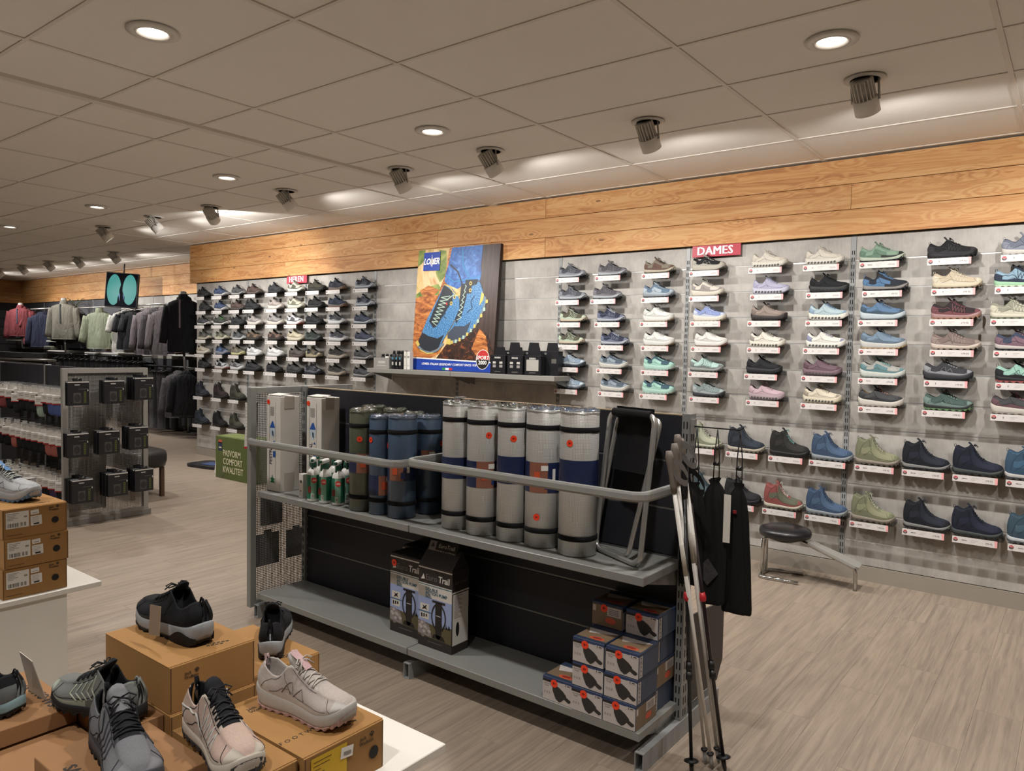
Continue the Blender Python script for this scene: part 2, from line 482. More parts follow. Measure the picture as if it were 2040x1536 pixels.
# wood cladding above the displays, every board its own piece
bcache = {}
def board(x0, x1, y, z0, z1, parent, d=.022, axis='x'):
    k = (round(x1 - x0, 3), round(z1 - z0, 3), d)
    if k not in bcache:
        me = MB().box(-(x1 - x0)/2 + .001, (x1 - x0)/2 - .001, -d, 0, -(z1 - z0)/2 + .0012, (z1 - z0)/2 - .0012, 0, None, .0015).mesh('board', 0); me.materials.append(cladding()); bcache[k] = me
    o = link('board', bcache[k], parent)
    if axis == 'x': o.location = ((x0 + x1)/2, y, (z0 + z1)/2)
    else: o.location = (y, (x0 + x1)/2, (z0 + z1)/2); o.rotation_euler = (0, 0, PI/2)
    return o
tr = struct(MB().box(-10.22, XR, WY - .025, WY + .03, 2.462, 2.992).build('trim_1', plain('#2a1c12', .9)), label='larch board cladding above the shoe wall')
joints = [[-10.235, -7.97, -4.0, 0.0, 4.0], [-10.235, -9.37, -5.36, -1.36, 2.64, 4.1], [-10.235, -7.97, -4.0, 0.0, 4.0]]
for r in range(3):
    z0 = 2.458 + .179 * r
    for a, b in zip(joints[r][:-1], joints[r][1:]): board(a, b, WY - .025 - .003 * ((r + int(a)) % 2), z0, z0 + .178, tr)
tr2 = struct(MB().box(XE, -10.2, W2Y - .02, W2Y + .03, 2.475, 2.995).build('trim_2', plain('#2a1c12', .9)), label='larch board cladding above the clothing wall')
for r in range(3):
    z0 = 2.470 + .177 * r; xs = [[XE, -17.2, -13.2, -10.2], [XE, -18.6, -14.9, -11.5, -10.2], [XE, -16.2, -12.4, -10.2]][r]
    for a, b in zip(xs[:-1], xs[1:]): board(a, b, W2Y - .02, z0, z0 + .176, tr2)
tr3 = struct(MB().box(XE, XE + .02, 0.0, W2Y, 2.475, 2.995).build('trim_3', plain('#2a1c12', .9)), label='larch board cladding on the far end wall')
for r in range(3):
    z0 = 2.470 + .177 * r; xs = [[0, 3.0, W2Y - .03], [0, 1.6, 5.4, W2Y - .03], [0, 3.7, W2Y - .03]][r]
    for a, b in zip(xs[:-1], xs[1:]): board(a, b, XE + .02, z0, z0 + .176, tr3, axis='y')

# slat wall: laminate slats with aluminium grooves, uprights with slots
UP = [-10.05, -8.855, -7.605, -6.352, -5.103, -3.853, -2.598, -1.340, -0.09, 1.16, 2.41, 3.66]
SLOTZ = [.08 + .2 * k for k in range(1, 12)]
slw = struct(MB().box(-10.13, XR, WY + .008, WY + .03, .06, 2.465).build('wall_panelling', plain('#3a3938', .6)), label='grey concrete look slat wall behind the shoes')
scache = {}
def slat(x0, x1, z0, z1, y, parent, m):
    k = (round(x1 - x0, 3), round(z1 - z0, 3), m.name)
    if k not in scache:
        me = MB().box(-(x1 - x0)/2, (x1 - x0)/2, 0, .016, -(z1 - z0)/2, (z1 - z0)/2, 0, None, .0025).mesh('slat', 0); me.materials.append(m); scache[k] = me
    o = link('slat', scache[k], parent); o.location = ((x0 + x1)/2, y, (z0 + z1)/2); return o
zr = [.105] + SLOTZ + [2.462]
for a, b in zip(UP[:-1], UP[1:]):
    if a > .5: continue
    x0 = a + .018 if a > -10 else -10.13; x1 = b - .018
    full = a < -6.0 and a > -10.5
    for k in range(len(zr) - 1):
        if zr[k + 1] - zr[k] < .03: continue
        slat(x0, x1, zr[k] + .004, zr[k + 1] - .004, WY - .002, slw, slatpanel())
gv = MB()
for z in SLOTZ: gv.box(-10.13, 1.2, WY + .0, WY + .012, z - .0042, z + .0042)
g = gv.build('groove_strip', plain('#c9c9c6', .3, .6), slw); g['kind'] = 'stuff'
struct(MB().box(-10.13, XR, WY - .012, WY + .02, 0, .105).build('baseboard_front', plain('#8d8579', .5)), label='taupe skirting below the shoe wall')
slot_me = None
for x in UP[1:9]:
    u = MB()
    u.box(x - .017, x + .017, WY - .004, WY + .02, .02, 2.46, 0)
    up = u.build('upright', steel('#8e8f8e', .35), slw)
    s = MB()
    for k in range(int(2.3 / .05)):
        z = .12 + k * .05
        for d in (-.007, .007): s.box(x + d - .0028, x + d + .0028, WY - .0052, WY - .0036, z, z + .03)
    q = s.build('slot', plain('#141414', .8), up); q['kind'] = 'stuff'
# clothing wall panels
sl2 = struct(MB().box(XE, -10.1, W2Y + .008, W2Y + .03, .06, 2.48).build('wall_panelling', plain('#2b2a2a', .6)), label='slat wall behind the clothing')
dark_lam = plain('#3c3c40', .6); dark_lam.name = 'charcoal laminate'
z2 = [.1 + .2 * k for k in range(0, 12)] + [2.472]
ups2 = [XE + .02, -18.9, -17.65, -16.4, -15.15, -13.9, -12.65, -11.4, -10.15]
for i, (a, b) in enumerate(zip(ups2[:-1], ups2[1:])):
    for k in range(len(z2) - 1):
        slat(a + .012, b - .012, z2[k] + .004, z2[k + 1] - .004, W2Y - .002, sl2, slatpanel() if i >= 4 and z2[k] > 1.2 else dark_lam)
for x in ups2[1:]:
    MB().box(x - .014, x + .014, W2Y - .006, W2Y + .02, .02, 2.47).build('upright', steel('#8e8f8e', .35), sl2)
sl3 = struct(MB().box(XE, XE + .02, 1.0, W2Y, .05, 2.47).build('wall_panelling', plain('#1d1c1d', .7)), label='dark slat panelling on the far end wall')
for k in range(11):
    me = MB().box(0, .015, -1.2, 1.2, 0, .188, 0, None, .003)
    o = me.build('slat', dark_lam, sl3); o.location = (XE + .02, 5.6, .1 + .2 * k + .006)

# ceiling lamps
def downlight(x, y, label, vis=True):
    t = thing('downlight', label, 'ceiling lamp', (x, y, CEIL), 0, 'round recessed ceiling lamps')
    MB().lathe([(.078, -.001), (.112, -.001), (.113, -.007), (.084, -.012), (.078, -.006)], 32, caps=False).build('trim_ring', plain('#d8d4cd', .45), t)
    MB().lathe([(.077, -.005), (.073, -.013), (.068, -.013), (.060, -.002)], 28, caps=False).build('reflector', plain('#f2efe9', .2), t)
    MB().lathe([(.060, -.004), (.03, -.0045), (.0001, -.0045)], 28).build('diffuser', emit('#fff4e6', 9.0), t)
    ld = bpy.data.lights.new('downlight_lamp', 'SPOT'); ld.energy = DOWN_W; ld.color = DOWN_COL; ld.spot_size = math.radians(118); ld.spot_blend = .75; ld.shadow_soft_size = .06
    lo = bpy.data.objects.new('downlight_lamp', ld); COL.objects.link(lo); lo.parent = t; lo.location = (0, 0, -.035)
DLV = {(-3.39, 1.70): 'large round downlight in the ceiling, nearest the upper left', (-.955, 3.52): 'round downlight in the ceiling above the DAMES bay, upper right',
       (-3.40, 3.52): 'round downlight in the ceiling, upper middle of the picture', (-5.78, 3.52): 'round downlight in the ceiling behind the ribbed spots, left of middle', (-8.2, 3.52): 'smallest round downlight, far left on the ceiling'}
for (x, y), l in DLV.items(): downlight(x, y, l)
for x, y in ((1.45, 3.52), (-.95, 1.7), (1.45, 1.7), (-5.8, 1.7), (-.95, -.2), (-3.4, -.2), (-5.8, -.2), (-8.2, 1.7), (-2.2, -2.6), (-10.6, 3.52), (-13.0, 3.9), (-16.4, 3.9)):
    downlight(x, y, 'round recessed downlight in the ceiling outside the picture')
HEAD = []
def spot(x, y, aim, label, pw=1.0, z=None):
    t = thing('spotlight', label, 'spotlight', (x, y, CEIL), 0, 'swivelling ribbed ceiling spots')
    MB().lathe([(.070, -.001), (.1, -.001), (.101, -.006), (.072, -.009)], 28, caps=False).build('trim_ring', plain('#cbc7c0', .45), t)
    MB().lathe([(.070, -.002), (.0001, -.002)], 24).build('recess', plain('#4a4642', .7), t)
    d = (Vector(aim) - Vector((x, y, CEIL - .1))).normalized()
    ex = d.orthogonal().normalized() if abs(d.z) > .98 else Vector((0, 0, 1)).cross(d).normalized(); ey = d.cross(ex)
    c = Vector((0, 0, -.085))
    M = frame(c, ex, ey, d)
    fin = MB(); fin.lathe([(.040, -.085), (.040, .01)], 24, 0, M)
    for k in range(18):
        a = 2 * PI * k / 18; fin.box(.036, .055, -.0028, .0028, -.085, .012, 0, M @ Matrix.Rotation(a, 4, 'Z'))
    fin.build('heat_sink', plain('#cac6be', .45, .0), t)
    MB().lathe([(.058, .012), (.061, .014), (.061, .09), (.056, .092), (.050, .07), (.0001, .066)], 28, 0, M).build('lamp_barrel', plain('#e6e3dd', .4, 0), t)
    MB().lathe([(.048, .073), (.0001, .073)], 20, 0, M).build('lens', emit('#fff2df', 12.0), t)
    for s in (-1, 1):
        p = c + ex * (.066 * s)
        MB().tube([(p.x, p.y, -.003), (p.x, p.y, -.03), tuple(p + d * .03)], .006, 6).build('bracket', plain('#9a968f', .45, .3), t)
    ld = bpy.data.lights.new('spotlight_lamp', 'SPOT'); ld.energy = SPOT_W * pw; ld.color = SPOT_COL; ld.spot_size = math.radians(100); ld.spot_blend = .9; ld.shadow_soft_size = .022
    lo = bpy.data.objects.new('spotlight_lamp', ld); COL.objects.link(lo); lo.parent = t
    lo.location = c + d * .1; lo.rotation_euler = d.to_track_quat('-Z', 'Y').to_euler()
    l2 = bpy.data.lights.new('spotlight_spill', 'SPOT'); l2.energy = SPILL_W * pw; l2.color = SPOT_COL; l2.spot_size = math.radians(158); l2.spot_blend = .25; l2.shadow_soft_size = .03
    o2 = bpy.data.objects.new('spotlight_spill', l2); COL.objects.link(o2); o2.parent = t
    o2.location = c + d * .1; o2.rotation_euler = lo.rotation_euler
SP = [(-.943, 4.1, (-.75, 5.7, .9)), (-2.168, 4.12, (-2.1, 5.7, .9)), (-3.39, 4.1, (-2.9, 5.7, .9)), (-4.33, 4.13, (-4.2, 5.7, .95)), (-5.81, 4.13, (-5.2, 5.7, 1.0)),
      (-7.15, 4.18, (-8.1, 5.6, 1.9)), (-8.285, 4.16, (-7.6, 5.7, 1.0)), (-9.55, 4.18, (-8.9, 5.7, 1.0)), (-12.07, 5.43, (-11.9, 6.9, 1.3)), (-13.4, 5.45, (-13.1, 6.9, 1.3)), (-14.55, 5.43, (-14.2, 6.9, 1.3)), (-15.8, 5.45, (-15.4, 6.9, 1.3)), (-17.0, 5.45, (-16.6, 6.9, 1.3)), (-18.2, 5.45, (-17.8, 6.9, 1.3))]
ORD = ['nearest ribbed ceiling spot, at the upper right', 'second ribbed ceiling spot from the right', 'third ribbed ceiling spot from the right', 'fourth ribbed ceiling spot from the right', 'fifth ribbed ceiling spot from the right, left of the round downlight',
       'pale ceiling spot turned towards the left, beside a bright streak', 'seventh ribbed ceiling spot from the right, in the long row', 'last ribbed spot of the long row, small at the left',
       'first spot of the rear row, above the clothing screen', 'second spot of the rear row above the clothing', 'third spot of the rear row above the clothing', 'fourth spot of the rear row above the clothing', 'fifth spot of the rear row above the clothing', 'sixth spot of the rear row above the clothing']
for (x, y, a), l in zip(SP, ORD): spot(x, y, a, l)
spot(.28, 4.1, (.3, 5.7, 1.55), 'ribbed ceiling spot right of the picture'); spot(1.5, 4.1, (1.6, 5.7, 1.55), 'ribbed ceiling spot right of the picture')
# ------------------------------------------------------------------ shoes
def kp(pts, t):
    xs = [p[0] for p in pts]; ys = [p[1] for p in pts]
    if t <= xs[0]: return ys[0]
    if t >= xs[-1]: return ys[-1]
    i = max(k for k in range(len(xs)) if xs[k] <= t); i = min(i, len(xs) - 2)
    h = xs[i + 1] - xs[i]; s = (t - xs[i]) / h
    d = lambda k: (ys[min(k + 1, len(ys) - 1)] - ys[max(k - 1, 0)]) / (xs[min(k + 1, len(xs) - 1)] - xs[max(k - 1, 0)])
    m0, m1 = d(i) * h, d(i + 1) * h
    return (2*s**3 - 3*s*s + 1) * ys[i] + (s**3 - 2*s*s + s) * m0 + (-2*s**3 + 3*s*s) * ys[i + 1] + (s**3 - s*s) * m1
def sst(a, b, x):
    x = min(1, max(0, (x - a) / (b - a))); return x * x * (3 - 2 * x)
WID = [(0, .010), (.02, .022), (.06, .030), (.14, .035), (.28, .036), (.42, .035), (.55, .039), (.68, .046), (.78, .0485), (.87, .0455), (.94, .037), (.98, .025), (1, .011)]
SPEC = {
 'trail': dict(L=.285, top=[(0, .094), (.05, .092), (.12, .083), (.2, .074), (.28, .076), (.36, .100), (.41, .110), (.47, .104), (.56, .091), (.68, .077), (.8, .067), (.9, .061), (.96, .054), (1, .042)], mid=[(0, .034), (.2, .031), (.5, .025), (.75, .024), (.92, .030), (1, .034)], out=.011, t0=.385, lug=1, spring=.016),
 'runner': dict(L=.285, top=[(0, .100), (.04, .099), (.12, .087), (.2, .079), (.28, .082), (.36, .105), (.41, .114), (.47, .108), (.56, .095), (.68, .082), (.8, .072), (.9, .065), (.96, .057), (1, .045)], mid=[(0, .048), (.15, .044), (.45, .036), (.75, .033), (.92, .036), (1, .037)], out=.007, t0=.385, lug=.5, spring=.020),
 'cloud': dict(L=.28, top=[(0, .104), (.04, .101), (.12, .084), (.2, .077), (.28, .080), (.35, .104), (.40, .116), (.46, .110), (.56, .096), (.68, .082), (.8, .072), (.9, .065), (.96, .057), (1, .045)], mid=[(0, .046), (.15, .044), (.45, .038), (.75, .036), (.92, .038), (1, .038)], out=.004, t0=.385, lug=.3, spring=.022),
 'boot': dict(L=.285, top=[(0, .160), (.05, .164), (.12, .156), (.2, .150), (.28, .160), (.35, .174), (.40, .164), (.46, .134), (.53, .110), (.62, .094), (.75, .081), (.87, .073), (.95, .062), (1, .044)], mid=[(0, .034), (.2, .031), (.5, .026), (.75, .025), (.92, .030), (1, .035)], out=.013, t0=.355, lug=1, spring=.015),
}
def zbot(S, t):
    return S['spring'] * max(0, (t - .72) / .28) ** 2 + .009 * max(0, (.12 - t) / .12) ** 2
def upos(S, t, u):
    L = S['L']; x = (t - .5) * L; w = kp(WID, t) * .97; zb = zbot(S, t); zt = zb + kp(S['mid'], t) - .003
    hc = kp(S['top'], t) + (zb * .5 if t > .5 else 0); hc = max(hc, zt + .004)
    o = sst(S['t0'] + .075, S['t0'] - .01, t)
    v = 1 - abs(2 * u - 1); sd = -1 if u < .5 else 1; vr = .62
    boot = S is SPEC['boot']
    rim = min(w * .78, .030) if t > .06 else w * .6
    if boot: rim = min(w * .9, .033) if t > .06 else w * .75
    r = (1 - o) * w * .56 + o * rim; hr = (1 - o) * (zt + (hc - zt) * .82) + o * hc
    if v <= vr:
        s = v / vr
        y = r + (w - r) * (1 - s ** 1.7) + .10 * w * math.sin(PI * min(1, s * 1.1)) * (1 - .5 * s)
        z = zt + (hr - zt) * s ** .92
    else:
        q = (v - vr) / (1 - vr)
        yd = r * math.cos(q * PI / 2); zd = hr + (hc - hr) * math.sin(q * PI / 2)
        fl = zt + .004
        if q < .22: yi = r - .004 * (1 - math.cos(q / .22 * PI)) * .5; zi = hc + .0035 * math.sin(q / .22 * PI)
        elif q < .75: k = (q - .22) / .53; yi = (r - .004) * (1 - .12 * k); zi = hc + (fl - hc) * k
        else: k = (q - .75) / .25; yi = (r - .004) * .88 * (1 - k); zi = fl
        y = yd * (1 - o) + yi * o; z = zd * (1 - o) + zi * o
    f = (z - zt) / max(.02, hc - zt)
    if t < .3: x += (.010 * f * f - .006 * math.sin(PI * min(1, max(0, f)))) * (1 - t / .3)
    cy = .004 * math.sin(PI * t) if t > .3 else .004 * math.sin(PI * t)
    return Vector((x, sd * y + cy, z))
def unorm(S, t, u):
    e = .004; a = upos(S, min(.999, t + e), u) - upos(S, max(.001, t - e), u); b = upos(S, t, min(.999, u + e)) - upos(S, t, max(.001, u - e))
    n = a.cross(b)
    if n.length < 1e-9: return Vector((0, 0, 1))
    n.normalize(); c = upos(S, t, u)
    if n.dot(c - Vector((c.x, 0, .02))) < 0: n = -n
    return n
def usurf(S, t, u, off=.0015): return upos(S, t, u) + unorm(S, t, u) * off
def ring_pts(S, n):
    ts = [.5 - .5 * math.cos(PI * k / n) for k in range(n + 1)]
    return [(t, 1) for t in ts] + [(t, -1) for t in ts[::-1]]
_SH = {}
def shoe_meshes(kind, pat='', hi=False):
    key = (kind, pat, hi)
    if key in _SH: return _SH[key]
    S = SPEC[kind]; L = S['L']; N, Mn = (46, 40) if hi else (24, 22)
    ts = [.5 - .5 * math.cos(PI * (.015 + .97 * k / N)) for k in range(N + 1)]
    us = [k / Mn for k in range(Mn + 1)]
    b = MB(); P = [[upos(S, t, u) for u in us] for t in ts]
    def mf(i, j):
        t = (ts[i] + ts[i + 1]) / 2; u = (us[j] + us[j + 1]) / 2; v = 1 - abs(2 * u - 1)
        if v > .66 and t < S['t0'] + .03: return 2
        if kind == 'boot' and .40 < v <= .66 and t < S['t0'] + .03: return 1
        if v > .78 and S['t0'] + .02 < t < .68: return 2
        if t > .9 and v < .7: return 3
        if v < .17 and kind != 'cloud' and pat != 'plain': return 3 if t > .5 else 1
        if t < .17 and v < .42: return 1
        if .60 < v < .80 and S['t0'] < t < .68: return 1
        if pat == 'p' and .1 < v < .45 and .3 < t < .62: return 1
        return 0
    b.grid(P, mf=mf)
    n = len(us)
    b.f.append(tuple(range(n))); b.m.append(1); b.s.append(True)
    b.f.append(tuple(N * n + k for k in range(n))[::-1]); b.m.append(3); b.s.append(True)
    out = {'upper': b.mesh('upper', 4)}
    # midsole
    rp = ring_pts(S, 30 if hi else 18); m = MB(); rows = []
    lv = [(0.0, .97), (.25, 1.02), (.6, 1.03), (.9, 1.01), (1.0, .95)]
    for f, k in lv:
        row = []
        for t, sd in rp:
            zb = zbot(S, t) + S['out'] * .7; zt = zbot(S, t) + kp(S['mid'], t) + .001
            w = kp(WID, t) * k; cy = .004 * math.sin(PI * t); x = (t - .5) * L * (1 + .022 * (k - .95) / .1)
            if kind in ('runner', 'cloud') and t < .2 and f > .3: x -= .006 * (1 - t / .2)
            row.append((x, sd * w + cy, zb + (zt - zb) * f))
        rows.append(row)
    m.grid(rows, 0, True, True)
    nr = len(rp); m.f.append(tuple(range(nr))[::-1]); m.m.append(0); m.s.append(False)
    m.f.append(tuple(4 * nr + k for k in range(nr))); m.m.append(0); m.s.append(False)
    out['midsole'] = m.mesh('midsole', 1)
    # outsole with lugs
    q = MB(); rows = []
    nl = 60 if hi else 44; rp2 = ring_pts(S, nl); nr0 = nl + 1
    for f in (0, 1):
        row = []
        for k, (t, sd) in enumerate(rp2):
            lug = (k % nr0) // 2 % 2
            zb = zbot(S, t) + (0 if lug else .0065 * S['lug']) ; zt = zbot(S, t) + S['out']
            if t > .9: zt += .016 * ((t - .9) / .1) * (1 if kind in ('trail', 'boot') or hi else .4)
            w = kp(WID, t) * (1.06 if lug else 1.02) * (.97 if f == 0 else 1.0)
            row.append(((t - .5) * L * (1.018 if f else 1.0), sd * w + .004 * math.sin(PI * t), zb if f == 0 else zt))
        rows.append(row)
    q.grid(rows, 0, False, True); nr = len(rp2)
    q.f.append(tuple(range(nr))[::-1]); q.m.append(0); q.s.append(False)
    q.f.append(tuple(nr + k for k in range(nr))); q.m.append(0); q.s.append(False)
    out['outsole'] = q.mesh('outsole', 1)
    # tongue
    g = MB(); t0 = S['t0']; rows = []
    tip = upos(S, t0 + .03, .5)
    rise = .022 if kind != 'boot' else .016
    for k in range(7):
        s = k / 6
        if s < .6: tt = t0 + .13 - .12 * s / .6; c = upos(S, tt, .5); c = Vector((c.x, c.y, max(c.z, kp(S['top'], tt)))) + Vector((0, 0, .002))
        else:
            tt = t0 + .01; c = Vector(((tt - .5) * L, .004, kp(S['top'], tt) + .002)); e = (s - .6) / .4
            c = c + Vector((-.014 * e * e - .004 * e, 0, rise * e))
        wd = (.017 + .005 * s) * (1 - .25 * max(0, s - .85) / .15)
        rows.append([c + Vector((dx, a * wd, -.006 * a * a + dz)) for a, dx, dz in ((-1, 0, -.003), (-.5, 0, 0), (0, 0, .001), (.5, 0, 0), (1, 0, -.003), (.5, -.007, -.004), (0, -.008, -.004), (-.5, -.007, -.004))])
    g.grid(rows, 0, True, True); g.f.append(tuple(6 * 8 + k for k in range(8))); g.m.append(0); g.s.append(True)
    out['tongue'] = g.mesh('tongue', 1)
    # laces
    c = MB(); n_l = 5 if kind != 'boot' else 7; te = .66 if kind != 'boot' else .62
    for k in range(n_l):
        t = t0 + .045 + (te - t0 - .05) * k / (n_l - 1)
        t2 = t0 + .045 + (te - t0 - .05) * min(n_l - 1, k + .8) / (n_l - 1)
        for s in (0, 1):
            pts = []
            for j in range(6):
                a = j / 5; u = .34 + .32 * a if s == 0 else .66 - .32 * a
                tt = t + (t2 - t) * a
                p = usurf(S, tt, u, .0028); zmin = kp(S['top'], tt) - .012
                if p.z < zmin: p.z = zmin
                pts.append(p)
            c.tube(pts, .0017 if not hi else .0018, 5, 0)
    bx = t0 + .04; p0 = Vector(((bx - .5) * L, .004, kp(S['top'], bx) + .006))
    for s in (-1, 1):
        c.tube([p0, p0 + Vector((.006, s * .014, .008)), p0 + Vector((.012, s * .026, .002)), p0 + Vector((.010, s * .018, -.004)), p0 + Vector((.002, s * .004, 0))], .0017, 5, 0)
        c.tube([p0, p0 + Vector((.014, s * .010, .002)), p0 + Vector((.024, s * .022, -.010))], .0016, 5, 0)
    out['laces'] = c.mesh('laces', 1)
    # heel loop
    h = MB(); ph = upos(S, .03, .3); zt = kp(S['top'], .02)
    x0 = -L / 2 + .008
    h.tube([(x0 + .004, .004, zt - .014), (x0 - .005, .004, zt - .002), (x0 - .006, .004, zt + .010), (x0 + .002, .004, zt + .013), (x0 + .007, .004, zt + .002)], .0035, 6, 0, flat=.45)
    out['heel_loop'] = h.mesh('heel_loop', 1)
    # seams
    e = MB()
    for sd in (0, 1):
        for pl in ([(.10, .10), (.14, .34), (.19, .52), (.30, .60)], [(.90, .10), (.86, .36), (.83, .62)], [(t0 + .02, .62), (t0 + .10, .58), (.62, .56), (.70, .60)], [(.20, .12), (.34, .24), (.52, .18), (.70, .22), (.86, .16)], [(t0 - .05, .60), (t0 - .02, .38), (t0 + .05, .16)]):
            pp = []
            for (ta, va), (tb, vb) in zip(pl[:-1], pl[1:]):
                for k in range(3):
                    a = k / 3; w_ = (va + (vb - va) * a) / 2; pp.append(usurf(S, ta + (tb - ta) * a, w_ if sd == 0 else 1 - w_, .0003))
            w_ = pl[-1][1] / 2; pp.append(usurf(S, pl[-1][0], w_ if sd == 0 else 1 - w_, .0003))
            e.tube(pp, .0009, 4, 0)
    out['seam'] = e.mesh('seam', 1)
    # overlays
    if pat in ('z', 's', 'n'):
        v = MB()
        for sd in (0, 1):
            U = lambda a: a if sd == 0 else 1 - a
            def line(pts, r=.0022, seg=4):
                pp = []
                for (ta, va), (tb, vb) in zip(pts[:-1], pts[1:]):
                    for k in range(4):
                        a = k / 4; pp.append(usurf(S, ta + (tb - ta) * a, U((va + (vb - va) * a) / 2), .0006))
                pp.append(usurf(S, pts[-1][0], U(pts[-1][1] / 2), .0006)); v.tube(pp, r, 5, 0, flat=.6)
            if pat == 'z':
                tz = t0 + .04; pts = []
                for k in range(5): pts += [(tz + .062 * k, .56), (tz + .062 * k + .02, .2)]
                line(pts); line([(.06, .3), (.2, .5), (.32, .42), (.45, .12)], .0026)
            elif pat == 's':
                for k in range(5): line([(t0 + .02 + .06 * k, .56), (t0 + .05 + .06 * k, .34), (t0 - .02 + .055 * k, .14)])
            else:
                line([(.34, .16), (.44, .42), (.47, .16), (.55, .44), (.6, .2)], .0018)
        out['side_overlay'] = v.mesh('side_overlay', 1)
    if kind == 'cloud':
        w = MB()
        for sd in (-1, 1):
            for k in range(9):
                t = .1 + .088 * k; zc = zbot(S, t) + kp(S['mid'], t) * .42; y = sd * (kp(WID, t) * 1.05 + .0005) + .004 * math.sin(PI * t)
                dy = (kp(WID, t + .03) - kp(WID, t - .03)) * 1.05 / (.06 * L) * sd
                poly = [(-.010, -.004), (-.004, -.0075), (.006, -.006), (.010, .002), (.005, .0075), (-.006, .005)]
                ex = Vector((1, dy, 0)).normalized(); ez = Vector((0, 0, 1)); ey = ex.cross(ez) * -1
                M = frame(((t - .5) * L, y, zc), ex, ez, ex.cross(ez))
                w.prism(poly, -.0012, .0012, 0, M)
        out['sole_pods'] = w.mesh('sole_pods', 1)
    _SH[key] = out; return out
def make_shoe(name, label, kind, pat, main, acc, sole, outs, lace, loc, rotz=0, scale=1.0, group=None, lining=None, cap=None, tongue=None, hi=False, rot=None, mirror=False, loop=None, overlay=None):
    t = thing(name, label, 'boot' if kind == 'boot' else 'shoe', loc, rotz, group, rot, (scale, -scale if mirror else scale, scale * (1.08 if hi else 1.13)))
    F = lambda h: fabric(h); A = F(main); B = F(acc)
    Ln = F(lining) if lining else F(acc if sum(lin(acc)) < .6 else '#3a3a3c'); Cp = rubber(cap) if cap else B
    ms = shoe_meshes(kind, pat, hi)
    for k, me in ms.items():
        if k == 'upper': link(k, me, t, [A, B, Ln, Cp])
        elif k == 'midsole': link(k, me, t, [rubber(sole)])
        elif k == 'outsole': link(k, me, t, [rubber(outs)])
        elif k == 'tongue': link(k, me, t, [F(tongue or acc)])
        elif k == 'laces': link(k, me, t, [fabric(lace, .8, 400)])
        elif k == 'heel_loop': link(k, me, t, [F(loop or acc)])
        elif k == 'side_overlay': link(k, me, t, [rubber(overlay or acc)])
        elif k == 'seam': link(k, me, t, [fabric(lace if sum(lin(lace)) < .45 * sum(lin(main)) else '#%02x%02x%02x' % tuple(int(int(main[i:i+2], 16) * .62) for i in (1, 3, 5)), .8, 400)])['kind'] = 'stuff'
        elif k == 'sole_pods': link(k, me, t, [rubber('#55504b' if sum(lin(sole)) > .5 else '#141414')])['kind'] = 'stuff'
    return t
# price-card shelves
ACR = clear('clear acrylic', (.95, .955, .955), .03, .05, .6)
def quad_(p, M, x0, x1, y0, y1, mi, h=0.0): p.add([(x0, y0, h), (x1, y0, h), (x1, y1, h), (x0, y1, h)], [(0, 1, 2, 3)], mi, False, M)
def shelf_meshes():
    p = MB(); p.box(-.125, .155, -.002, .125, -.004, 0); p.box(-.125, .155, .121, .125, 0, .030)
    pl = p.mesh('shelf_plate', 1)
    l = MB(); l.box(-.125, .135, -.006, -.002, -.045, .003); lp = l.mesh('card_holder', 1)
    cards = []
    for var in range(4):
        c = MB(); c.box(-.124, .124, -.0078, -.0062, -.043, 0, 0)
        M = face_front(0, -.0080, -.0215)
        if var != 2:
            c.add([(x * .013 - .105, y * .013, 0) for x, y in disc(1, 16)], [tuple(range(16))], 1, False, M)
            c.add([(x * .0125 - .105, y * .0125 - .0, .0002) for x, y in disc(1, 16) if y <= .01], [tuple(range(len([1 for x, y in disc(1, 16) if y <= .01])))], 2, False, M)
            c.text('SPORT', .006, M @ T(-.105, .003, .0004), 0, .02); c.text('2000', .006, M @ T(-.105, -.004, .0004), 0, .02)
            c.add([(.111, -.0215, 0), (.124, -.0215, 0), (.124, .0215, 0), (.108, .0215, 0)], [(0, 1, 2, 3)], 3, False, M)
            if var: c.text('MEINDL' if var == 3 else 'S', .0085 if var == 3 else .014, M @ T(-.055, .001, .0002), 2, .02)
            else: quad_(c, M, -.060, -.050, -.006, .006, 4, .0002)
            for k, w in enumerate((.038, .024)): c.add([(-.02, .004 - .009 * k, .0002), (-.02 + w, .004 - .009 * k, .0002), (-.02 + w, .0065 - .009 * k, .0002), (-.02, .0065 - .009 * k, .0002)], [(0, 1, 2, 3)], 4, False, M)
            if var: c.text('179.95', .016, M @ T(.078, -.002, .0002), 2, .0)
            else: [quad_(c, M, .060 + .0085 * q, .0665 + .0085 * q, -.008, .003, 4, .0002) for q in range(5)]
        else:
            c.add([(-.112, -.012, 0), (-.098, -.012, 0), (-.098, .010, 0), (-.112, .010, 0)], [(0, 1, 2, 3)], 2, False, M)
            c.add([(-.07, -.002, 0), (.03, -.002, 0), (.03, .003, 0), (-.07, .003, 0)], [(0, 1, 2, 3)], 4, False, M)
            quad_(c, M, .068, .100, -.007, .001, 4)
        cards.append(c.mesh('price_card', 5))
    return pl, lp, cards
PLM, LPM, CARDS = shelf_meshes()
CM = [plain('#cbc6c2', .45), plain('#b8303a', .5), plain('#2a2426', .5), plain('#e2a0a0', .5), plain('#a9a5a2', .6)]
def shelf(x, z, label, var, group):
    t = thing('shoe_shelf', label, 'shelf', (x, 5.573, z), 0, group)
    link('shelf_plate', PLM, t, [ACR]); link('card_holder', LPM, t, [ACR]); link('price_card', CARDS[var], t, CM)
ROWZ = [2.248, 2.049, 1.850, 1.651, 1.450, 1.252]
ROWN = ['top', 'second', 'third', 'fourth', 'fifth', 'sixth']
K = {'t': 'trail', 'r': 'runner', 'c': 'cloud', 'b': 'boot'}
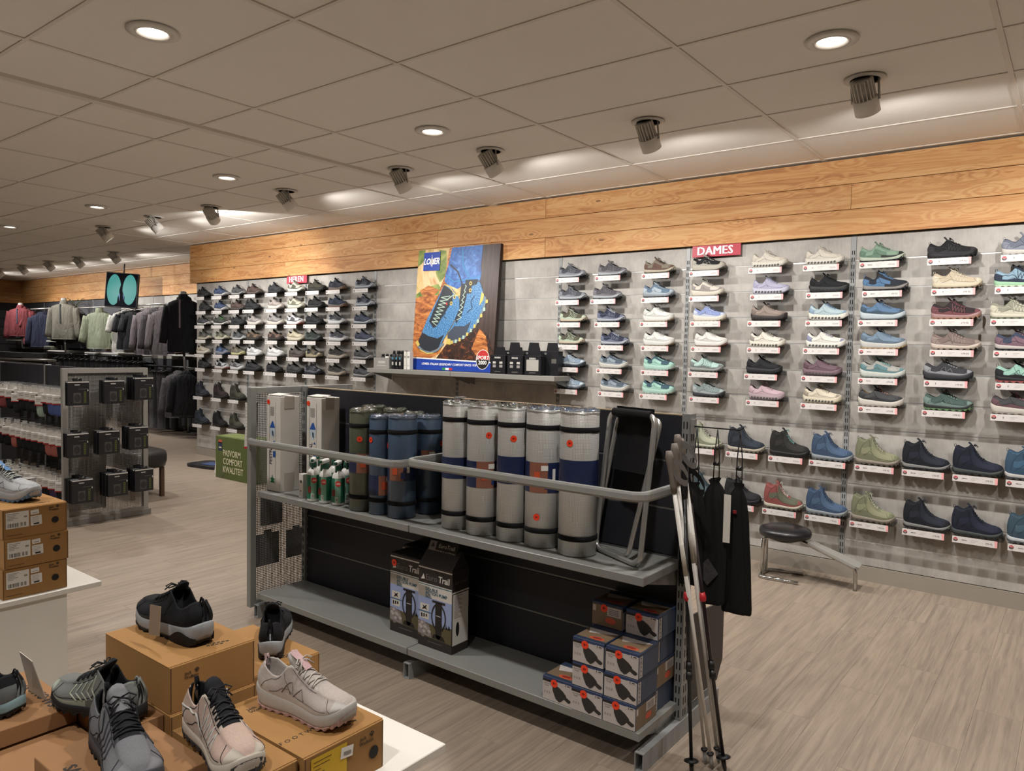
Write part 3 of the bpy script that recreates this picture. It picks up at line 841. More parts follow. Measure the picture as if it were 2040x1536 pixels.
KN = {'trail': 'hiking shoe', 'runner': 'running shoe', 'cloud': 'sneaker', 'boot': 'hiking boot'}
def wall_shoe(sp, x, z, place, group, var, scale, sgroup):
    kp_, main, acc, sole, outs, lace, desc = sp[:7]; kw = sp[7] if len(sp) > 7 else {}
    kind = K[kp_[0]]; pat = kp_[1:]
    shelf(x, z, 'clear price-card shelf, ' + place, var, sgroup)
    L = make_shoe('hiking_boot' if kind == 'boot' else 'sport_shoe', desc + ' ' + KN[kind] + ', ' + place, kind, pat, main, acc, sole, outs, lace, (x + .012 + random.uniform(-.008, .008), 5.632, z + .0008), random.uniform(-.05, .07), scale, group, **kw)
SEC = [
 # ---- HEREN wall
 ('H', 'column %s of the HEREN wall', ['one', 'two', 'three', 'four', 'five', 'six', 'seven', 'eight', 'nine'], 'shoes on the HEREN wall', 2, 1.0,
  [[-9.834, -9.796, -9.834, -9.801, -9.844, -9.819], [-9.397, -9.393, -9.401, -9.381, -9.382, -9.381], [-8.971, -8.978, -8.972, -8.955, -8.987, -8.999], [-8.614, -8.646, -8.601, -8.627, -8.603, -8.630], [-8.149, -8.153, -8.144, -8.138, -8.136, -8.175], [-7.732, -7.728, -7.747, -7.726, -7.694, -7.734], [-7.320, -7.335, -7.360, -7.372, -7.365, -7.375], [-6.937, -6.936, -6.937, -6.917, -6.935, -6.940], [-6.457, -6.465, -6.480, -6.463, -6.484, -6.481]],
  [[('t', '#2c2e2e', '#1f2020', '#2a2a2a', '#1a1a1a', '#222222', 'black'), ('t', '#303234', '#242526', '#2a2a2a', '#1a1a1a', '#222222', 'black'), ('t', '#4a4c50', '#35363a', '#d5cfc4', '#2a2a2a', '#303030', 'grey white-soled'), ('ts', '#45453c', '#8d8a72', '#cfc09a', '#5a5340', '#303030', 'olive and beige'), ('r', '#bfae8e', '#a8977a', '#d8cdb4', '#a8997f', '#c9bda0', 'tan'), ('r', '#2d2e31', '#222325', '#2a2a2b', '#1a1a1a', '#222222', 'black')],
   [('t', '#3f5a86', '#32476a', '#c9c4bd', '#8d8d8d', '#2a3b5a', 'blue'), ('t', '#3f5a86', '#32476a', '#c9c4bd', '#8d8d8d', '#2a3b5a', 'blue'), ('t', '#4c5048', '#303030', '#d8d5cd', '#2a2a2a', '#58b83a', 'grey lime-laced'), ('ts', '#5d5d48', '#c2bf95', '#cfc59f', '#4a4636', '#3a3a30', 'olive striped'), ('rp', '#35425c', '#3f6fae', '#8b8f96', '#2b4f8a', '#23293a', 'navy blue-heeled'), ('rp', '#b9b9ba', '#303033', '#d5d2cc', '#c0563a', '#303033', 'grey orange-soled')],
   [('t', '#5d6065', '#4a4c50', '#a9a9a6', '#3a3a3a', '#3a3a3c', 'grey'), ('t', '#6b4f48', '#57403a', '#5a4a44', '#2a2522', '#3d2f2b', 'brown'), ('t', '#35363a', '#28292c', '#2b2b2d', '#1b1b1b', '#222222', 'charcoal'), ('ts', '#44474c', '#85888e', '#c4c4c0', '#3a3a3c', '#303236', 'charcoal pale-soled'), ('tp', '#6c6450', '#8a7f63', '#d6cf5f', '#8f8530', '#3c382e', 'olive yellow-soled'), ('rp', '#8a8b8d', '#5c5d60', '#d5d3cf', '#8d8d8d', '#3f4042', 'mid grey')],
   [('t', '#6a4f42', '#543d33', '#6d5a4e', '#2f2723', '#3b2c25', 'brown'), ('t', '#30333a', '#23252b', '#2a2b30', '#1a1a1c', '#1f2024', 'charcoal'), ('r', '#a89f98', '#8d857f', '#d9cfc0', '#b0a598', '#8d857f', 'pale grey'), ('tp', '#7d5f3c', '#4a3a28', '#38332f', '#231f1d', '#3a2f22', 'brown black-soled'), ('rp', '#d9d9d7', '#b9babb', '#e0deda', '#b9b9b7', '#c9c9c8', 'white'), ('r', '#2f3036', '#24252a', '#303036', '#1c1c1f', '#222226', 'black')],
   [('t', '#3b3e45', '#2c2e34', '#25262a', '#18181a', '#24262a', 'charcoal'), ('r', '#b5a398', '#9d8c82', '#dccfc0', '#b3a598', '#a89a8f', 'taupe'), ('r', '#9a9491', '#7d7875', '#d9cbb9', '#a89c8e', '#84807d', 'warm grey'), ('tp', '#7a5540', '#3b2d27', '#2c2725', '#1f1b1a', '#2e2420', 'brown black-soled'), ('r', '#dcdad6', '#bdbbb9', '#e0dedb', '#b5b4b2', '#cfcdca', 'white'), ('t', '#2a2b2f', '#1f2023', '#232427', '#161618', '#1d1e20', 'black')],
   [('rp', '#d8d0b8', '#5a5f44', '#d9d3c0', '#4f5340', '#c9c2aa', 'cream camouflage'), ('rp', '#d6cfae', '#7f7f5a', '#dbd4b9', '#8d8a68', '#c9c3a5', 'cream'), ('rp', '#cfcfd2', '#55565a', '#e0dedb', '#b8502e', '#88888c', 'white and grey'), ('r', '#c9bb8f', '#a89a72', '#d3c6a0', '#8d805e', '#b5a87f', 'beige'), ('t', '#5b5148', '#453d36', '#57493f', '#6b3f30', '#38312c', 'olive brown'), ('t', '#3d3f40', '#2d2f30', '#2c2d2e', '#191a1a', '#262727', 'charcoal')],
   [('t', '#4b4632', '#38342a', '#26251f', '#191916', '#2b2a20', 'dark olive'), ('t', '#262729', '#1b1c1d', '#212224', '#141415', '#1b1c1d', 'black'), ('t', '#24262b', '#191a1e', '#202226', '#141517', '#1a1c20', 'black'), ('tn', '#26332d', '#4f5f57', '#202422', '#141615', '#1b201e', 'black green-tinted'), ('ts', '#34332f', '#b5a368', '#a08c5e', '#4a4230', '#2a2926', 'black gold-striped'), ('ts', '#23242f', '#6d7180', '#2a2c38', '#15161d', '#b9bac0', 'navy pale-laced')],
   [('tp', '#3f4858', '#2f3644', '#6f6259', '#9c6a45', '#2b3240', 'navy gum-soled'), ('tp', '#34415c', '#28324a', '#6d5f58', '#a06a48', '#262f44', 'navy gum-soled'), ('rn', '#3a3c44', '#a1a5ad', '#d2d3d2', '#5a5b5f', '#26272c', 'black and silver'), ('rn', '#3f3f48', '#8b8d97', '#cfd0cd', '#55565b', '#2a2a30', 'black and silver'), ('rn', '#2f2d28', '#57524a', '#b9a98e', '#6d5f4c', '#24221e', 'black tan-soled'), ('rn', '#35332c', '#5b574c', '#b3a188', '#6a5e4b', '#26251f', 'black tan-soled')],
   [('ts', '#2b3142', '#8d97a8', '#aeb5bd', '#4a5160', '#232836', 'navy striped'), ('ts', '#2b3142', '#8d97a8', '#aeb5bd', '#4a5160', '#232836', 'navy striped'), ('t', '#47506a', '#3a425a', '#aeb6bf', '#525a68', '#343b50', 'slate blue'), ('t', '#46506b', '#3a425a', '#aeb6bf', '#525a68', '#343b50', 'slate blue'), ('t', '#505156', '#404146', '#9c9a98', '#4a4a4c', '#36373b', 'dark grey'), ('t', '#505156', '#404146', '#9c9a98', '#4a4a4c', '#36373b', 'dark grey')]]),
 ('C', '%s column right of the poster', ['first', 'second', 'third'], 'shoes between the poster and DAMES', 0, .95,
  [[-3.689, -3.686, -3.667, -3.685, -3.679, -3.682], [-3.276, -3.317, -3.272, -3.232, -3.240, -3.218], [-2.825, -2.824, -2.830, -2.814, -2.808, -2.816]],
  [[('ts', '#50545f', '#8d93a0', '#a7afb5', '#3b3e46', '#34363e', 'grey striped'), ('ts', '#50545f', '#8d93a0', '#a7afb5', '#3b3e46', '#34363e', 'grey striped'), ('ts', '#5a5538', '#b9cfa8', '#c9b18a', '#4a4530', '#35332a', 'olive green-striped'), ('ts', '#5a5538', '#b9cfa8', '#c9b18a', '#4a4530', '#35332a', 'olive green-striped'), ('ts', '#7f9cb5', '#c0d0dc', '#3c4652', '#2a313a', '#46525e', 'pale blue dark-soled'), ('ts', '#7f9cb5', '#c0d0dc', '#6a7886', '#2a313a', '#46525e', 'pale blue dark-soled')],
   [('ts', '#5a5660', '#827d86', '#a7b0b6', '#47474c', '#3b3940', 'plum grey'), ('ts', '#5a5660', '#827d86', '#a7b0b6', '#47474c', '#3b3940', 'plum grey'), ('tz', '#2b3350', '#6f7a9a', '#a9aeb8', '#3a3f50', '#d5d6dc', 'navy white-laced'), ('tz', '#2b3350', '#6f7a9a', '#a9aeb8', '#3a3f50', '#d5d6dc', 'navy white-laced'), ('rp', '#4b5d6e', '#8aa0b0', '#cfc9b8', '#8d8a80', '#35424f', 'slate cream-soled'), ('rp', '#4b5d6e', '#8aa0b0', '#cfc9b8', '#8d8a80', '#35424f', 'slate cream-soled')],
   [('tp', '#8a7f66', '#7a5240', '#c2b28e', '#4a3f30', '#4d4738', 'olive and brown'), ('tp', '#5b7f9e', '#a9bfce', '#8a939c', '#3a424a', '#3f5b74', 'blue'), ('r', '#e2e0d6', '#d3d1c6', '#dedbd0', '#b99a6d', '#dedcd2', 'white', dict(lining='#4a6a5c')), ('r', '#e2e0d6', '#d3d1c6', '#dedbd0', '#b99a6d', '#dedcd2', 'white', dict(lining='#4a6a5c')), ('rp', '#2f5f72', '#8edcc2', '#9fdcc4', '#c9d6c8', '#2a4858', 'teal mint-soled'), ('rp', '#2f5f72', '#8edcc2', '#9fdcc4', '#c9d6c8', '#2a4858', 'teal mint-soled')]]),
 ('D', '%s column below the DAMES sign', ['left', 'middle', 'right'], 'shoes in the DAMES bay', 0, .93,
  [[-2.405, -2.400, -2.381, -2.371, -2.388, -2.372], [-1.924, -1.906, -1.919, -1.915, -1.930, -1.910], [-1.525, -1.495, -1.492, -1.502, -1.509, -1.504]],
  [[('rn', '#222428', '#b9b3a0', '#bdb59c', '#5a5648', '#1c1d20', 'black cream-soled'), ('rp', '#ddd0b8', '#a1978c', '#d9ccb0', '#a89c84', '#d6cab2', 'cream and grey'), ('rn', '#7f9ade', '#c3cdea', '#e0d6bf', '#c9b98f', '#6d88cf', 'periwinkle blue'), ('r', '#e5e0d6', '#d9d3c8', '#e6e1d6', '#9c5a42', '#e3ddd2', 'white brown-soled', dict(lining='#d8d2c7')), ('ts', '#a9dccd', '#7d8a86', '#9d9f97', '#4f5350', '#9fd0c2', 'mint'), ('ts', '#7d9694', '#aab8b6', '#3e4244', '#2a2d2f', '#55696a', 'grey teal')],
   [('c', '#ded4bc', '#d6cbb2', '#e0d7c2', '#a39a88', '#ddd3bc', 'cream', dict(lining='#cfc4ab')), ('c', '#b6b3d6', '#a9a6cc', '#c4c2dc', '#56546a', '#b3b0d2', 'lavender', dict(lining='#8d8bae')), ('c', '#a28a7a', '#8a7466', '#3a2f2c', '#1f1a19', '#7a6659', 'taupe dark-soled', dict(lining='#2a2422')), ('c', '#e5dcc3', '#9d9284', '#e6dcc0', '#b9ad92', '#e3dac2', 'cream grey-sided'), ('c', '#26272b', '#1b1c1f', '#2b2c30', '#161618', '#1f2023', 'black'), ('c', '#d6a9b2', '#c497a1', '#b99aa0', '#6d5f62', '#cfa0aa', 'pink', dict(lining='#8a7478'))],
   [('c', '#e0d6bf', '#d8cdb4', '#e2d9c4', '#a39a88', '#ded4bd', 'cream', dict(lining='#cfc4ab')), ('c', '#232427', '#191a1c', '#2e3033', '#141415', '#1b1c1e', 'black'), ('c', '#a9c9d2', '#7fa9c6', '#e6dec7', '#2a2a2c', '#5b93c0', 'pale blue', dict(lining='#5f8fb0')), ('c', '#e3dfce', '#8d90b8', '#e6e1d0', '#9d9a90', '#e0dccb', 'white lavender-sided'), ('c', '#7c5766', '#68424f', '#86606f', '#4a3540', '#74505f', 'plum'), ('c', '#e0cfa9', '#a99878', '#e3d2a8', '#b5a27a', '#ddcca6', 'pale yellow')]]),
 ('E', '%s column of the rightmost bay', ['left', 'middle', 'right'], 'shoes in the rightmost bay', 1, .98,
  [[-1.144, -1.119, -1.138, -1.127, -1.123, -1.115], [-.728, -.698, -.700, -.690, -.716, -.721], [-.322, -.345, -.361, -.337, -.318, -.335]],
  [[('tp', '#7fae8c', '#5f8f70', '#b8c9a8', '#222624', '#7aa688', 'sage green', dict(cap='#2a2f2c')), ('tp', '#2c3340', '#3f7fb5', '#8f8880', '#1f2328', '#3f7fb5', 'navy blue-laced', dict(cap='#23272e')), ('r', '#4a7fae', '#3a5a72', '#b9ccd2', '#5a6468', '#4a8ac0', 'blue', dict(lining='#d9a13a', cap='#3f5a6c')), ('r', '#6d8fac', '#5b7890', '#c9c6bb', '#d9a648', '#6d8fac', 'slate blue yellow-soled'), ('rp', '#a9a99e', '#4f8f96', '#c9cfc2', '#7d8a80', '#8fc9b8', 'grey and teal'), ('r', '#4a4a4c', '#3a3a3c', '#d8cdbb', '#b9a98f', '#c98a80', 'charcoal cream-soled', dict(lining='#d9a52a'))],
   [('tz', '#232326', '#3a3a3e', '#202022', '#141415', '#1b1b1d', 'black'), ('tz', '#d3bb8c', '#e6d4ac', '#d9c493', '#8a6f4a', '#d9c493', 'beige'), ('tz', '#3a2a2c', '#8a3f47', '#b88078', '#b9703f', '#54343a', 'burgundy and black'), ('tz', '#8a6e63', '#a58a7d', '#d9c3aa', '#a98d74', '#6d564d', 'mauve brown'), ('rn', '#3d3e44', '#9a9ba2', '#33343a', '#1c1d20', '#2c2d32', 'charcoal'), ('tn', '#41625a', '#6d9488', '#2a302e', '#5f9a4a', '#2a2f2d', 'dark green')],
   [('tz', '#6f7890', '#8d96ac', '#d6cdc0', '#c3bcb4', '#5a6278', 'lavender grey'), ('tz', '#7fb3cf', '#2f3f58', '#8fd99a', '#c9e6b0', '#3a5570', 'sky blue green-soled'), ('tz', '#98987a', '#d8d0ac', '#d8d0ac', '#7f8458', '#6d6e58', 'olive and cream'), ('tp', '#3c4a68', '#8c5f72', '#cdbfb3', '#222228', '#2c3750', 'navy'), ('tn', '#86d0b4', '#26282b', '#232427', '#c4443a', '#2b2d30', 'mint black-soled'), ('r', '#4b4a4d', '#7a4a55', '#d9ccb9', '#c2b39c', '#c98a94', 'grey pink-laced')]]),
]
for sid, colp, cn, grp, var, sc, xs, sp in SEC:
    for i in range(len(xs)):
        for r in range(6):
            place = '%s row, ' % ROWN[r] + colp % cn[i]
            wall_shoe(sp[i][r], xs[i][r], ROWZ[r], place, grp, 3 if sid == 'E' and i == 0 else var, sc, 'price-card shelves for ' + grp)
BOOTS = [
 ('boot row below the HEREN shoes', .853, 1.02, 2, [(-9.876, ('b', '#2c3140', '#232733', '#2f333c', '#1a1c20', '#1f222b', 'navy black'), 'left'), (-9.412, ('b', '#3d2a26', '#2c1e1b', '#3a302c', '#1c1614', '#241a18', 'dark brown'), 'middle'), (-8.992, ('b', '#45452f', '#363626', '#3a3a2c', '#1f1f18', '#2b2b20', 'olive'), 'right')]),
 ('lowest boot row of the HEREN wall', .459, 1.02, 2, [(-9.90, ('b', '#2a3645', '#212a36', '#2a323a', '#191d22', '#202833', 'blue black'), 'left'), (-9.43, ('b', '#231f1f', '#191616', '#24201f', '#131111', '#181515', 'black'), 'middle'), (-9.022, ('b', '#4a4730', '#3a3826', '#3c3a2a', '#201f18', '#2f2d20', 'olive'), 'right')]),
 ('upper boot row right of the shelving', .844, .98, 0, [(-2.398, ('b', '#b5b78e', '#8a8f66', '#c9c3a0', '#6d6a50', '#d2d0b0', 'pale green'), 'first'), (-2.054, ('b', '#2f3c4c', '#26303d', '#c9b89a', '#7d6f58', '#55606c', 'navy tan-soled'), 'second'), (-1.725, ('b', '#35332f', '#292724', '#2b2a28', '#181716', '#5fa9a5', 'black teal-laced'), 'third'), (-1.43, ('b', '#3d658f', '#31537a', '#9aa3a8', '#6a7278', '#31537a', 'blue'), 'fourth'), (-1.121, ('b', '#93945e', '#7d7e4f', '#a3927a', '#6d5f4c', '#b9b88c', 'olive green'), 'fifth'), (-.823, ('b', '#252c3e', '#1a1e29', '#8d8b86', '#26272b', '#2b3245', 'navy black-collared'), 'sixth'), (-.526, ('b', '#232b45', '#1c2338', '#4a5350', '#2b302f', '#1f2639', 'dark navy'), 'seventh'), (-.236, ('b', '#2f6f98', '#265a7d', '#cfc9bf', '#4a4f54', '#265a7d', 'bright blue'), 'last')]),
 ('lower boot row right of the shelving', .443, .98, 0, [(-2.38, ('b', '#4a6670', '#3a525b', '#5a6468', '#2a3034', '#3a525b', 'teal grey'), 'first'), (-2.069, ('b', '#2c2c30', '#212124', '#26262a', '#151517', '#212124', 'black'), 'second'), (-1.755, ('b', '#66694a', '#a33a2c', '#d2c6a4', '#6d6048', '#cfc8b4', 'olive red-trimmed'), 'third'), (-1.447, ('b', '#3d658f', '#31537a', '#9aa3a8', '#6a7278', '#31537a', 'blue'), 'fourth'), (-1.139, ('b', '#93945e', '#7d7e4f', '#a3927a', '#6d5f4c', '#c3c29c', 'olive green'), 'fifth'), (-.805, ('b', '#252c3e', '#1a1e29', '#8d8b86', '#26272b', '#2b3245', 'navy black-collared'), 'sixth'), (-.511, ('b', '#232b45', '#1c2338', '#4a5350', '#2b302f', '#1f2639', 'dark navy'), 'seventh'), (-.208, ('b', '#3a6a80', '#2f5669', '#cdd3d6', '#5a6468', '#2f5669', 'steel blue'), 'last')]),
]
for rown, z, sc, var, lst in BOOTS:
    for x, sp, o in lst:
        wall_shoe(sp, x, z, '%s in the %s' % (o, rown), 'hiking boots on the wall', 3 if var == 0 and x > -1.6 else var, sc, 'price-card shelves for the boots')
# ------------------------------------------------------------------ middle shelving unit
GX = [-3.78, -2.53, -1.275]; GY = 2.85
gon = thing('shelving_unit', 'grey double-sided gondola shelving unit with black back panels, middle of the shop', 'shelving unit', (0, 0, 0))
SG = steel(GREY, .38); BLK = plain('#232329', .55, 0, .4, 'black laminate')
for x in GX:
    u = MB().box(x - .017, x + .017, GY - .032, GY + .032, .0, 1.352, 0, None, .002).build('upright', steel('#7c7c7a', .35), gon)
    s = MB()
    for k in range(25):
        z = .09 + k * .05
        for sd in (-1, 1):
            for d in (-.007, .007): s.box(x + d - .0026, x + d + .0026, GY + sd * .0315 - .0012, GY + sd * .0315 + .0012, z, z + .03)
        for d in (-.010, .010): s.box(x + .0165, x + .0178, GY + d - .003, GY + d + .003, z, z + .03)
    s.build('slot', plain('#101010', .9), u)['kind'] = 'stuff'
    f = MB(); w = .019
    for (a, b, c, d) in ((-w, w, .0, .004), (-w, w, .072, .076), (-w, -w + .004, .004, .072), (w - .004, w, .004, .072)):
        f.box(x + a, x + b, 2.49, 3.22, c, d)
    f.build('foot', steel('#8a8b8a', .4), gon)
for a, b in zip(GX[:-1], GX[1:]):
    zz = [.12, .35, .55, .75, .95, 1.15, 1.345]
    for z0, z1 in zip(zz[:-1], zz[1:]):
        MB().box(a + .018, b - .018, GY - .012, GY + .012, z0 + .004, z1 - .004, 0, None, .002).build('back_panel', BLK, gon)
    MB().box(a + .018, b - .018, GY - .012, GY + .012, 1.3415, 1.346).build('top_edge', plain('#a8977d', .5), gon)
    for z in zz[1:-1]:
        MB().box(a + .018, b - .018, GY - .009, GY + .009, z - .0042, z + .0042).build('groove_strip', plain('#6f6f6d', .35, .3), gon)
    for z, nm in ((.15, 'bottom_shelf'), (.75, 'middle_shelf')):
        d = MB()
        d.box(a + .003, b - .003, 2.492, GY - .03, z - .035, z, 0, None, .0025)
        d.build(nm, SG, gon)
for x in GX[:]:
    for z in (.15, .75):
        for dx in (-.022, .022):
            if (x == GX[0] and dx < 0) or (x == GX[2] and dx > 0): continue
            m = frame((x + dx, 0, 0), (0, 1, 0), (0, 0, 1), (1, 0, 0))
            MB().prism([(2.53, z - .037), (GY - .03, z - .037), (GY - .03, z - .11), (GY - .07, z - .10)], -.0015, .0015, 0, m).build('shelf_bracket', SG, gon)
# back side shelves
for z in (.15,):
    MB().box(GX[0] + .003, GX[2] - .003, GY + .03, 3.2, z - .035, z, 0, None, .0025).build('rear_shelf', SG, gon)
m = frame((GX[2] + .012, 0, 0), (0, 1, 0), (0, 0, 1), (1, 0, 0))
MB().prism([(GY + .035, .12), (3.20, .12), (3.26, .20), (3.26, .47), (GY + .035, .50)], -.004, .004, 0, m).build('end_panel', plain('#3a3430', .6), gon)
# mesh end panel
def mesh_panel(parent, x, y0, y1, z0, z1, fr, m1, m2, pitch=.0105):
    o = MB(); t = .019
    o.box(x - t, x + t, y0, y0 + fr, z0, z1, 0, None, .002).build('frame_post', m1, parent)
    MB().box(x - t, x + t, y1 - fr, y1, z0, z1, 0, None, .002).build('frame_post', m1, parent)
    MB().box(x - t, x + t, y0 + fr, y1 - fr, z1 - fr, z1, 0, None, .002).build('frame_rail', m1, parent)
    MB().box(x - t, x + t, y0 + fr, y1 - fr, z0, z0 + fr, 0, None, .002).build('frame_rail', m1, parent)
    g = MB(); a = .0016
    n = int((y1 - y0 - 2 * fr) / pitch)
    for k in range(n + 1):
        y = y0 + fr + k * pitch; g.box(x - .001, x + .001, y - a, y + a, z0 + fr, z1 - fr)
    n = int((z1 - z0 - 2 * fr) / pitch)
    for k in range(n + 1):
        z = z0 + fr + k * pitch; g.box(x - .0012, x + .0012, y0 + fr, y1 - fr, z - a, z + a)
    g.build('wire_mesh', m2, parent)['kind'] = 'stuff'
mesh_panel(gon, GX[0] - .038, 2.465, 3.22, .06, 1.352, .038, SG, steel('#6f6f6c', .45))
# guard rails
def rail(pts, label, z):
    p = []
    for i, (x, y) in enumerate(pts):
        if 0 < i < len(pts) - 1:
            a = Vector(pts[i - 1]); c = Vector((x, y)); b = Vector(pts[i + 1]); r = .07
            p0 = c + (a - c).normalized() * min(r, (a - c).length * .45); p1 = c + (b - c).normalized() * min(r, (b - c).length * .45)
            for k in range(6):
                s = k / 5; q = p0 * (1 - s) ** 2 + c * 2 * s * (1 - s) + p1 * s * s; p.append((q.x, q.y, z))
        else: p.append((x, y, z))
    o = MB(); vs = []
    P = [Vector(q) for q in p]; prof = [(-.0095, -.018), (.0095, -.018), (.013, -.010), (.013, .010), (.0095, .018), (-.0095, .018), (-.013, .010), (-.013, -.010)]
    rows = []
    for i in range(len(P)):
        t = (P[min(i + 1, len(P) - 1)] - P[max(i - 1, 0)]).normalized(); n = Vector((-t.y, t.x, 0))
        rows.append([P[i] + n * a + Vector((0, 0, b)) for a, b in prof])
    o.grid(rows, 0, False, True); nn = len(prof)
    o.f += [tuple(range(nn))[::-1], tuple((len(P) - 1) * nn + k for k in range(nn))]; o.m += [0, 0]; o.s += [False, False]
    r = o.build('guard_rail', steel('#949490', .35), gon); r['label'] = label
rail([(-3.802, 2.462), (-3.74, 2.44), (-2.565, 2.44), (-2.565, GY - .03)], 'left grey guard rail', 1.042)
rail([(-2.50, GY - .03), (-2.50, 2.44), (-1.265, 2.44), (-1.265, GY - .03)], 'right grey guard rail', 1.062)

# stickers
ORANGE = plain('#f0411c', .45)
def sticker(parent, M, r=.013):
    b = MB(); b.prism(disc(r, 20), 0, .0006, 0, M); b.box(-r * .35, r * .1, -r * .25, r * .3, .0006, .0008, 1, M); b.box(r * .2, r * .45, -r * .1, r * .2, .0006, .0008, 1, M)
    b.build('price_sticker', [ORANGE, plain('#7a1206', .6)], parent)

# white tent boxes
def tent_box(loc, label, rz=0.0):
    t = thing('tall_carton', label, 'box', loc, rz, 'white festival tent cartons')
    w, d, h = .128, .135, .553; Wm = cardboard('#d6d1c9')
    b = MB(); b.box(0, w, 0, d, 0, h, 0, None, .003); b.build('body', Wm, t)
    for s, (y0, y1) in enumerate(((0, d * .55), (d * .45, d))):
        fl = MB().box(.004, w - .004, y0 + .004, y1, 0, .0025, 0, T(0, 0, h + .004, 0.10 if s == 0 else -.08)); fl.build('top_flap', Wm, t)
    MB().box(w + .0002, w + .0012, .03, .095, h - .07, h, 0).build('tape', plain('#a9a197', .25), t)
    MB().box(w + .0002, w + .0012, .03, .095, 0, .11, 0).build('tape', plain('#b5ada3', .25), t)
    p = MB(); M = face_front(0, -.0008, 0)
    for x in (.026, .086): p.add([(x, .04, 0), (x + .0018, .04, 0), (x + .0018, .52, 0), (x, .52, 0)], [(0, 1, 2, 3)], 0, False, M)
    MT = lambda x, z: M @ T(x, z, .0004, 0, 0, PI / 2)
    p.text('FESTIVAL', .034, MT(.041, .225), 1, .01)
    p.add([(.03, .37, .0003), (.082, .37, .0003), (.062, .41, .0003), (.05, .405, .0003)], [(0, 1, 2, 3)], 2, False, M)
    p.add([(.03, .368, .0003), (.082, .368, .0003), (.078, .33, .0003), (.055, .305, .0003), (.036, .335, .0003)], [(0, 1, 2, 3, 4)], 3, False, M)
    p.add([(.05, .355, .0005), (.066, .35, .0005), (.068, .32, .0005), (.054, .325, .0005)], [(0, 1, 2, 3)], 4, False, M)
    p.add([(.062, .20, .0003), (.085, .20, .0003), (.085, .235, .0003), (.062, .235, .0003)], [(0, 1, 2, 3)], 2, False, M)
    p.add([(.062, .285, .0003), (.082, .285, .0003), (.072, .30, .0003)], [(0, 1, 2)], 2, False, M)
    for k in range(9): p.add([(.034, .44 + k * .006, .0003), (.072, .44 + k * .006, .0003), (.072, .443 + k * .006, .0003), (.034, .443 + k * .006, .0003)], [(0, 1, 2, 3)], 5, False, M)
    p.add([(.034, .05, .0003), (.084, .05, .0003), (.07, .062, .0003), (.08, .075, .0003), (.062, .08, .0003), (.058, .10, .0003), (.048, .078, .0003), (.036, .075, .0003), (.046, .062, .0003)], [tuple(range(9))], 6, False, M)
    p.build('print', [plain('#24423a', .6), plain('#1f2230', .6), plain('#2152a0', .6), plain('#b9c9d6', .6), plain('#3a4a5c', .6), plain('#9a9893', .6), plain('#1d6a45', .6)], t)['kind'] = 'stuff'
    sticker(t, face_front(.018, -.0015, h - .035), .014)
    return t
tent_box((-3.762, 2.547, .751), 'white tall tent carton standing against the mesh end panel')
tent_box((-3.535, 2.655, .751), 'white tall tent carton standing behind the spray bottles', .04)
t = thing('small_carton', 'small white carton left of the spray bottles', 'box', (-3.44, 2.535, .751))
MB().box(0, .036, 0, .036, 0, .135, 0, None, .0015).build('body', cardboard('#d9d5cf'), t)
p = MB(); M = face_front(0, -.0008, 0); p.add([(.008, .085, 0), (.028, .085, 0), (.028, .1, 0), (.008, .1, 0)], [(0, 1, 2, 3)], 0, False, M); p.prism(disc(.005, 10), 0, .0003, 0, M @ T(.018, .04, 0))
p.build('print', plain('#5a5652', .6), t)['kind'] = 'stuff'

# spray bottles
def bottle(loc, rz, label):
    t = thing('spray_bottle', label, 'bottle', loc, rz, 'green and white spray bottles')
    Wp = plain('#e4e2dc', .3); Gp = plain('#1f6b52', .45); Gl = plain('#7fb29a', .45)
    MB().lathe([(.0301, .0), (.033, .004), (.0335, .012), (.0335, .150), (.031, .162), (.022, .176), (.0135, .184), (.0135, .196)], 20, 0).build('body', Wp, t)
    l = MB(); seg = 20
    rows = [[(.0341 * math.cos(2 * PI * k / seg), .0341 * math.sin(2 * PI * k / seg), z) for k in range(seg)] for z in (.016, .146)]
    l.grid(rows, 0, True, True, None, lambda i, j: 1 if 14 <= j <= 16 else 0); l.build('label', [Gp, Gl], t)
    pr = MB(); M = frame((0, -.0348, 0), (1, 0, 0), (0, 0, 1), (0, -1, 0))
    pr.prism(disc(.0155, 18), 0, .0012, 0, M @ T(.008, .118, -.001)); pr.text('-50%', .012, M @ T(.008, .118, .0006), 1, .02)
    pr.box(-.006, .008, -.0352, -.0345, .02, .045, 1)
    for k in range(5): pr.box(-.004 + k * .0024, -.0028 + k * .0024, -.0356, -.0351, .023, .042, 2)
    pr.box(-.024, -.008, -.0335, -.030, .05, .085, 3)
    pr.build('discount_print', [plain('#c8322e', .5), plain('#efece6', .4), plain(INK, .6), plain('#7a2a22', .5)], t)['kind'] = 'stuff'
    MB().lathe([(.0175, .186), (.0175, .212), (.014, .216)], 16).build('collar', plain('#17533f', .4), t)
    h = MB(); h.box(-.013, .013, -.052, .026, .216, .240, 0, None, .006); h.build('spray_head', Wp, t)
    g = MB(); g.tube([(0, -.030, .222), (0, -.038, .205), (0, -.046, .180)], [.008, .007, .005], 6); g.build('trigger', plain('#17533f', .4), t)
    n = MB(); n.box(-.008, .008, -.062, -.050, .222, .238, 0, None, .002); n.build('nozzle', plain('#17533f', .4), t)
    return t
BT = [(624, 1000, 'front row, leftmost', .9), (648, 1004, 'front row, second', .1), (674, 1008, 'front row, third, by the green mat', .5), (690, 1000, 'second row, right', 1.2), (640, 992, 'second row, left', .4), (666, 994, 'second row, middle', 2.0), (700, 990, 'back row, touching the green mat', .8)]
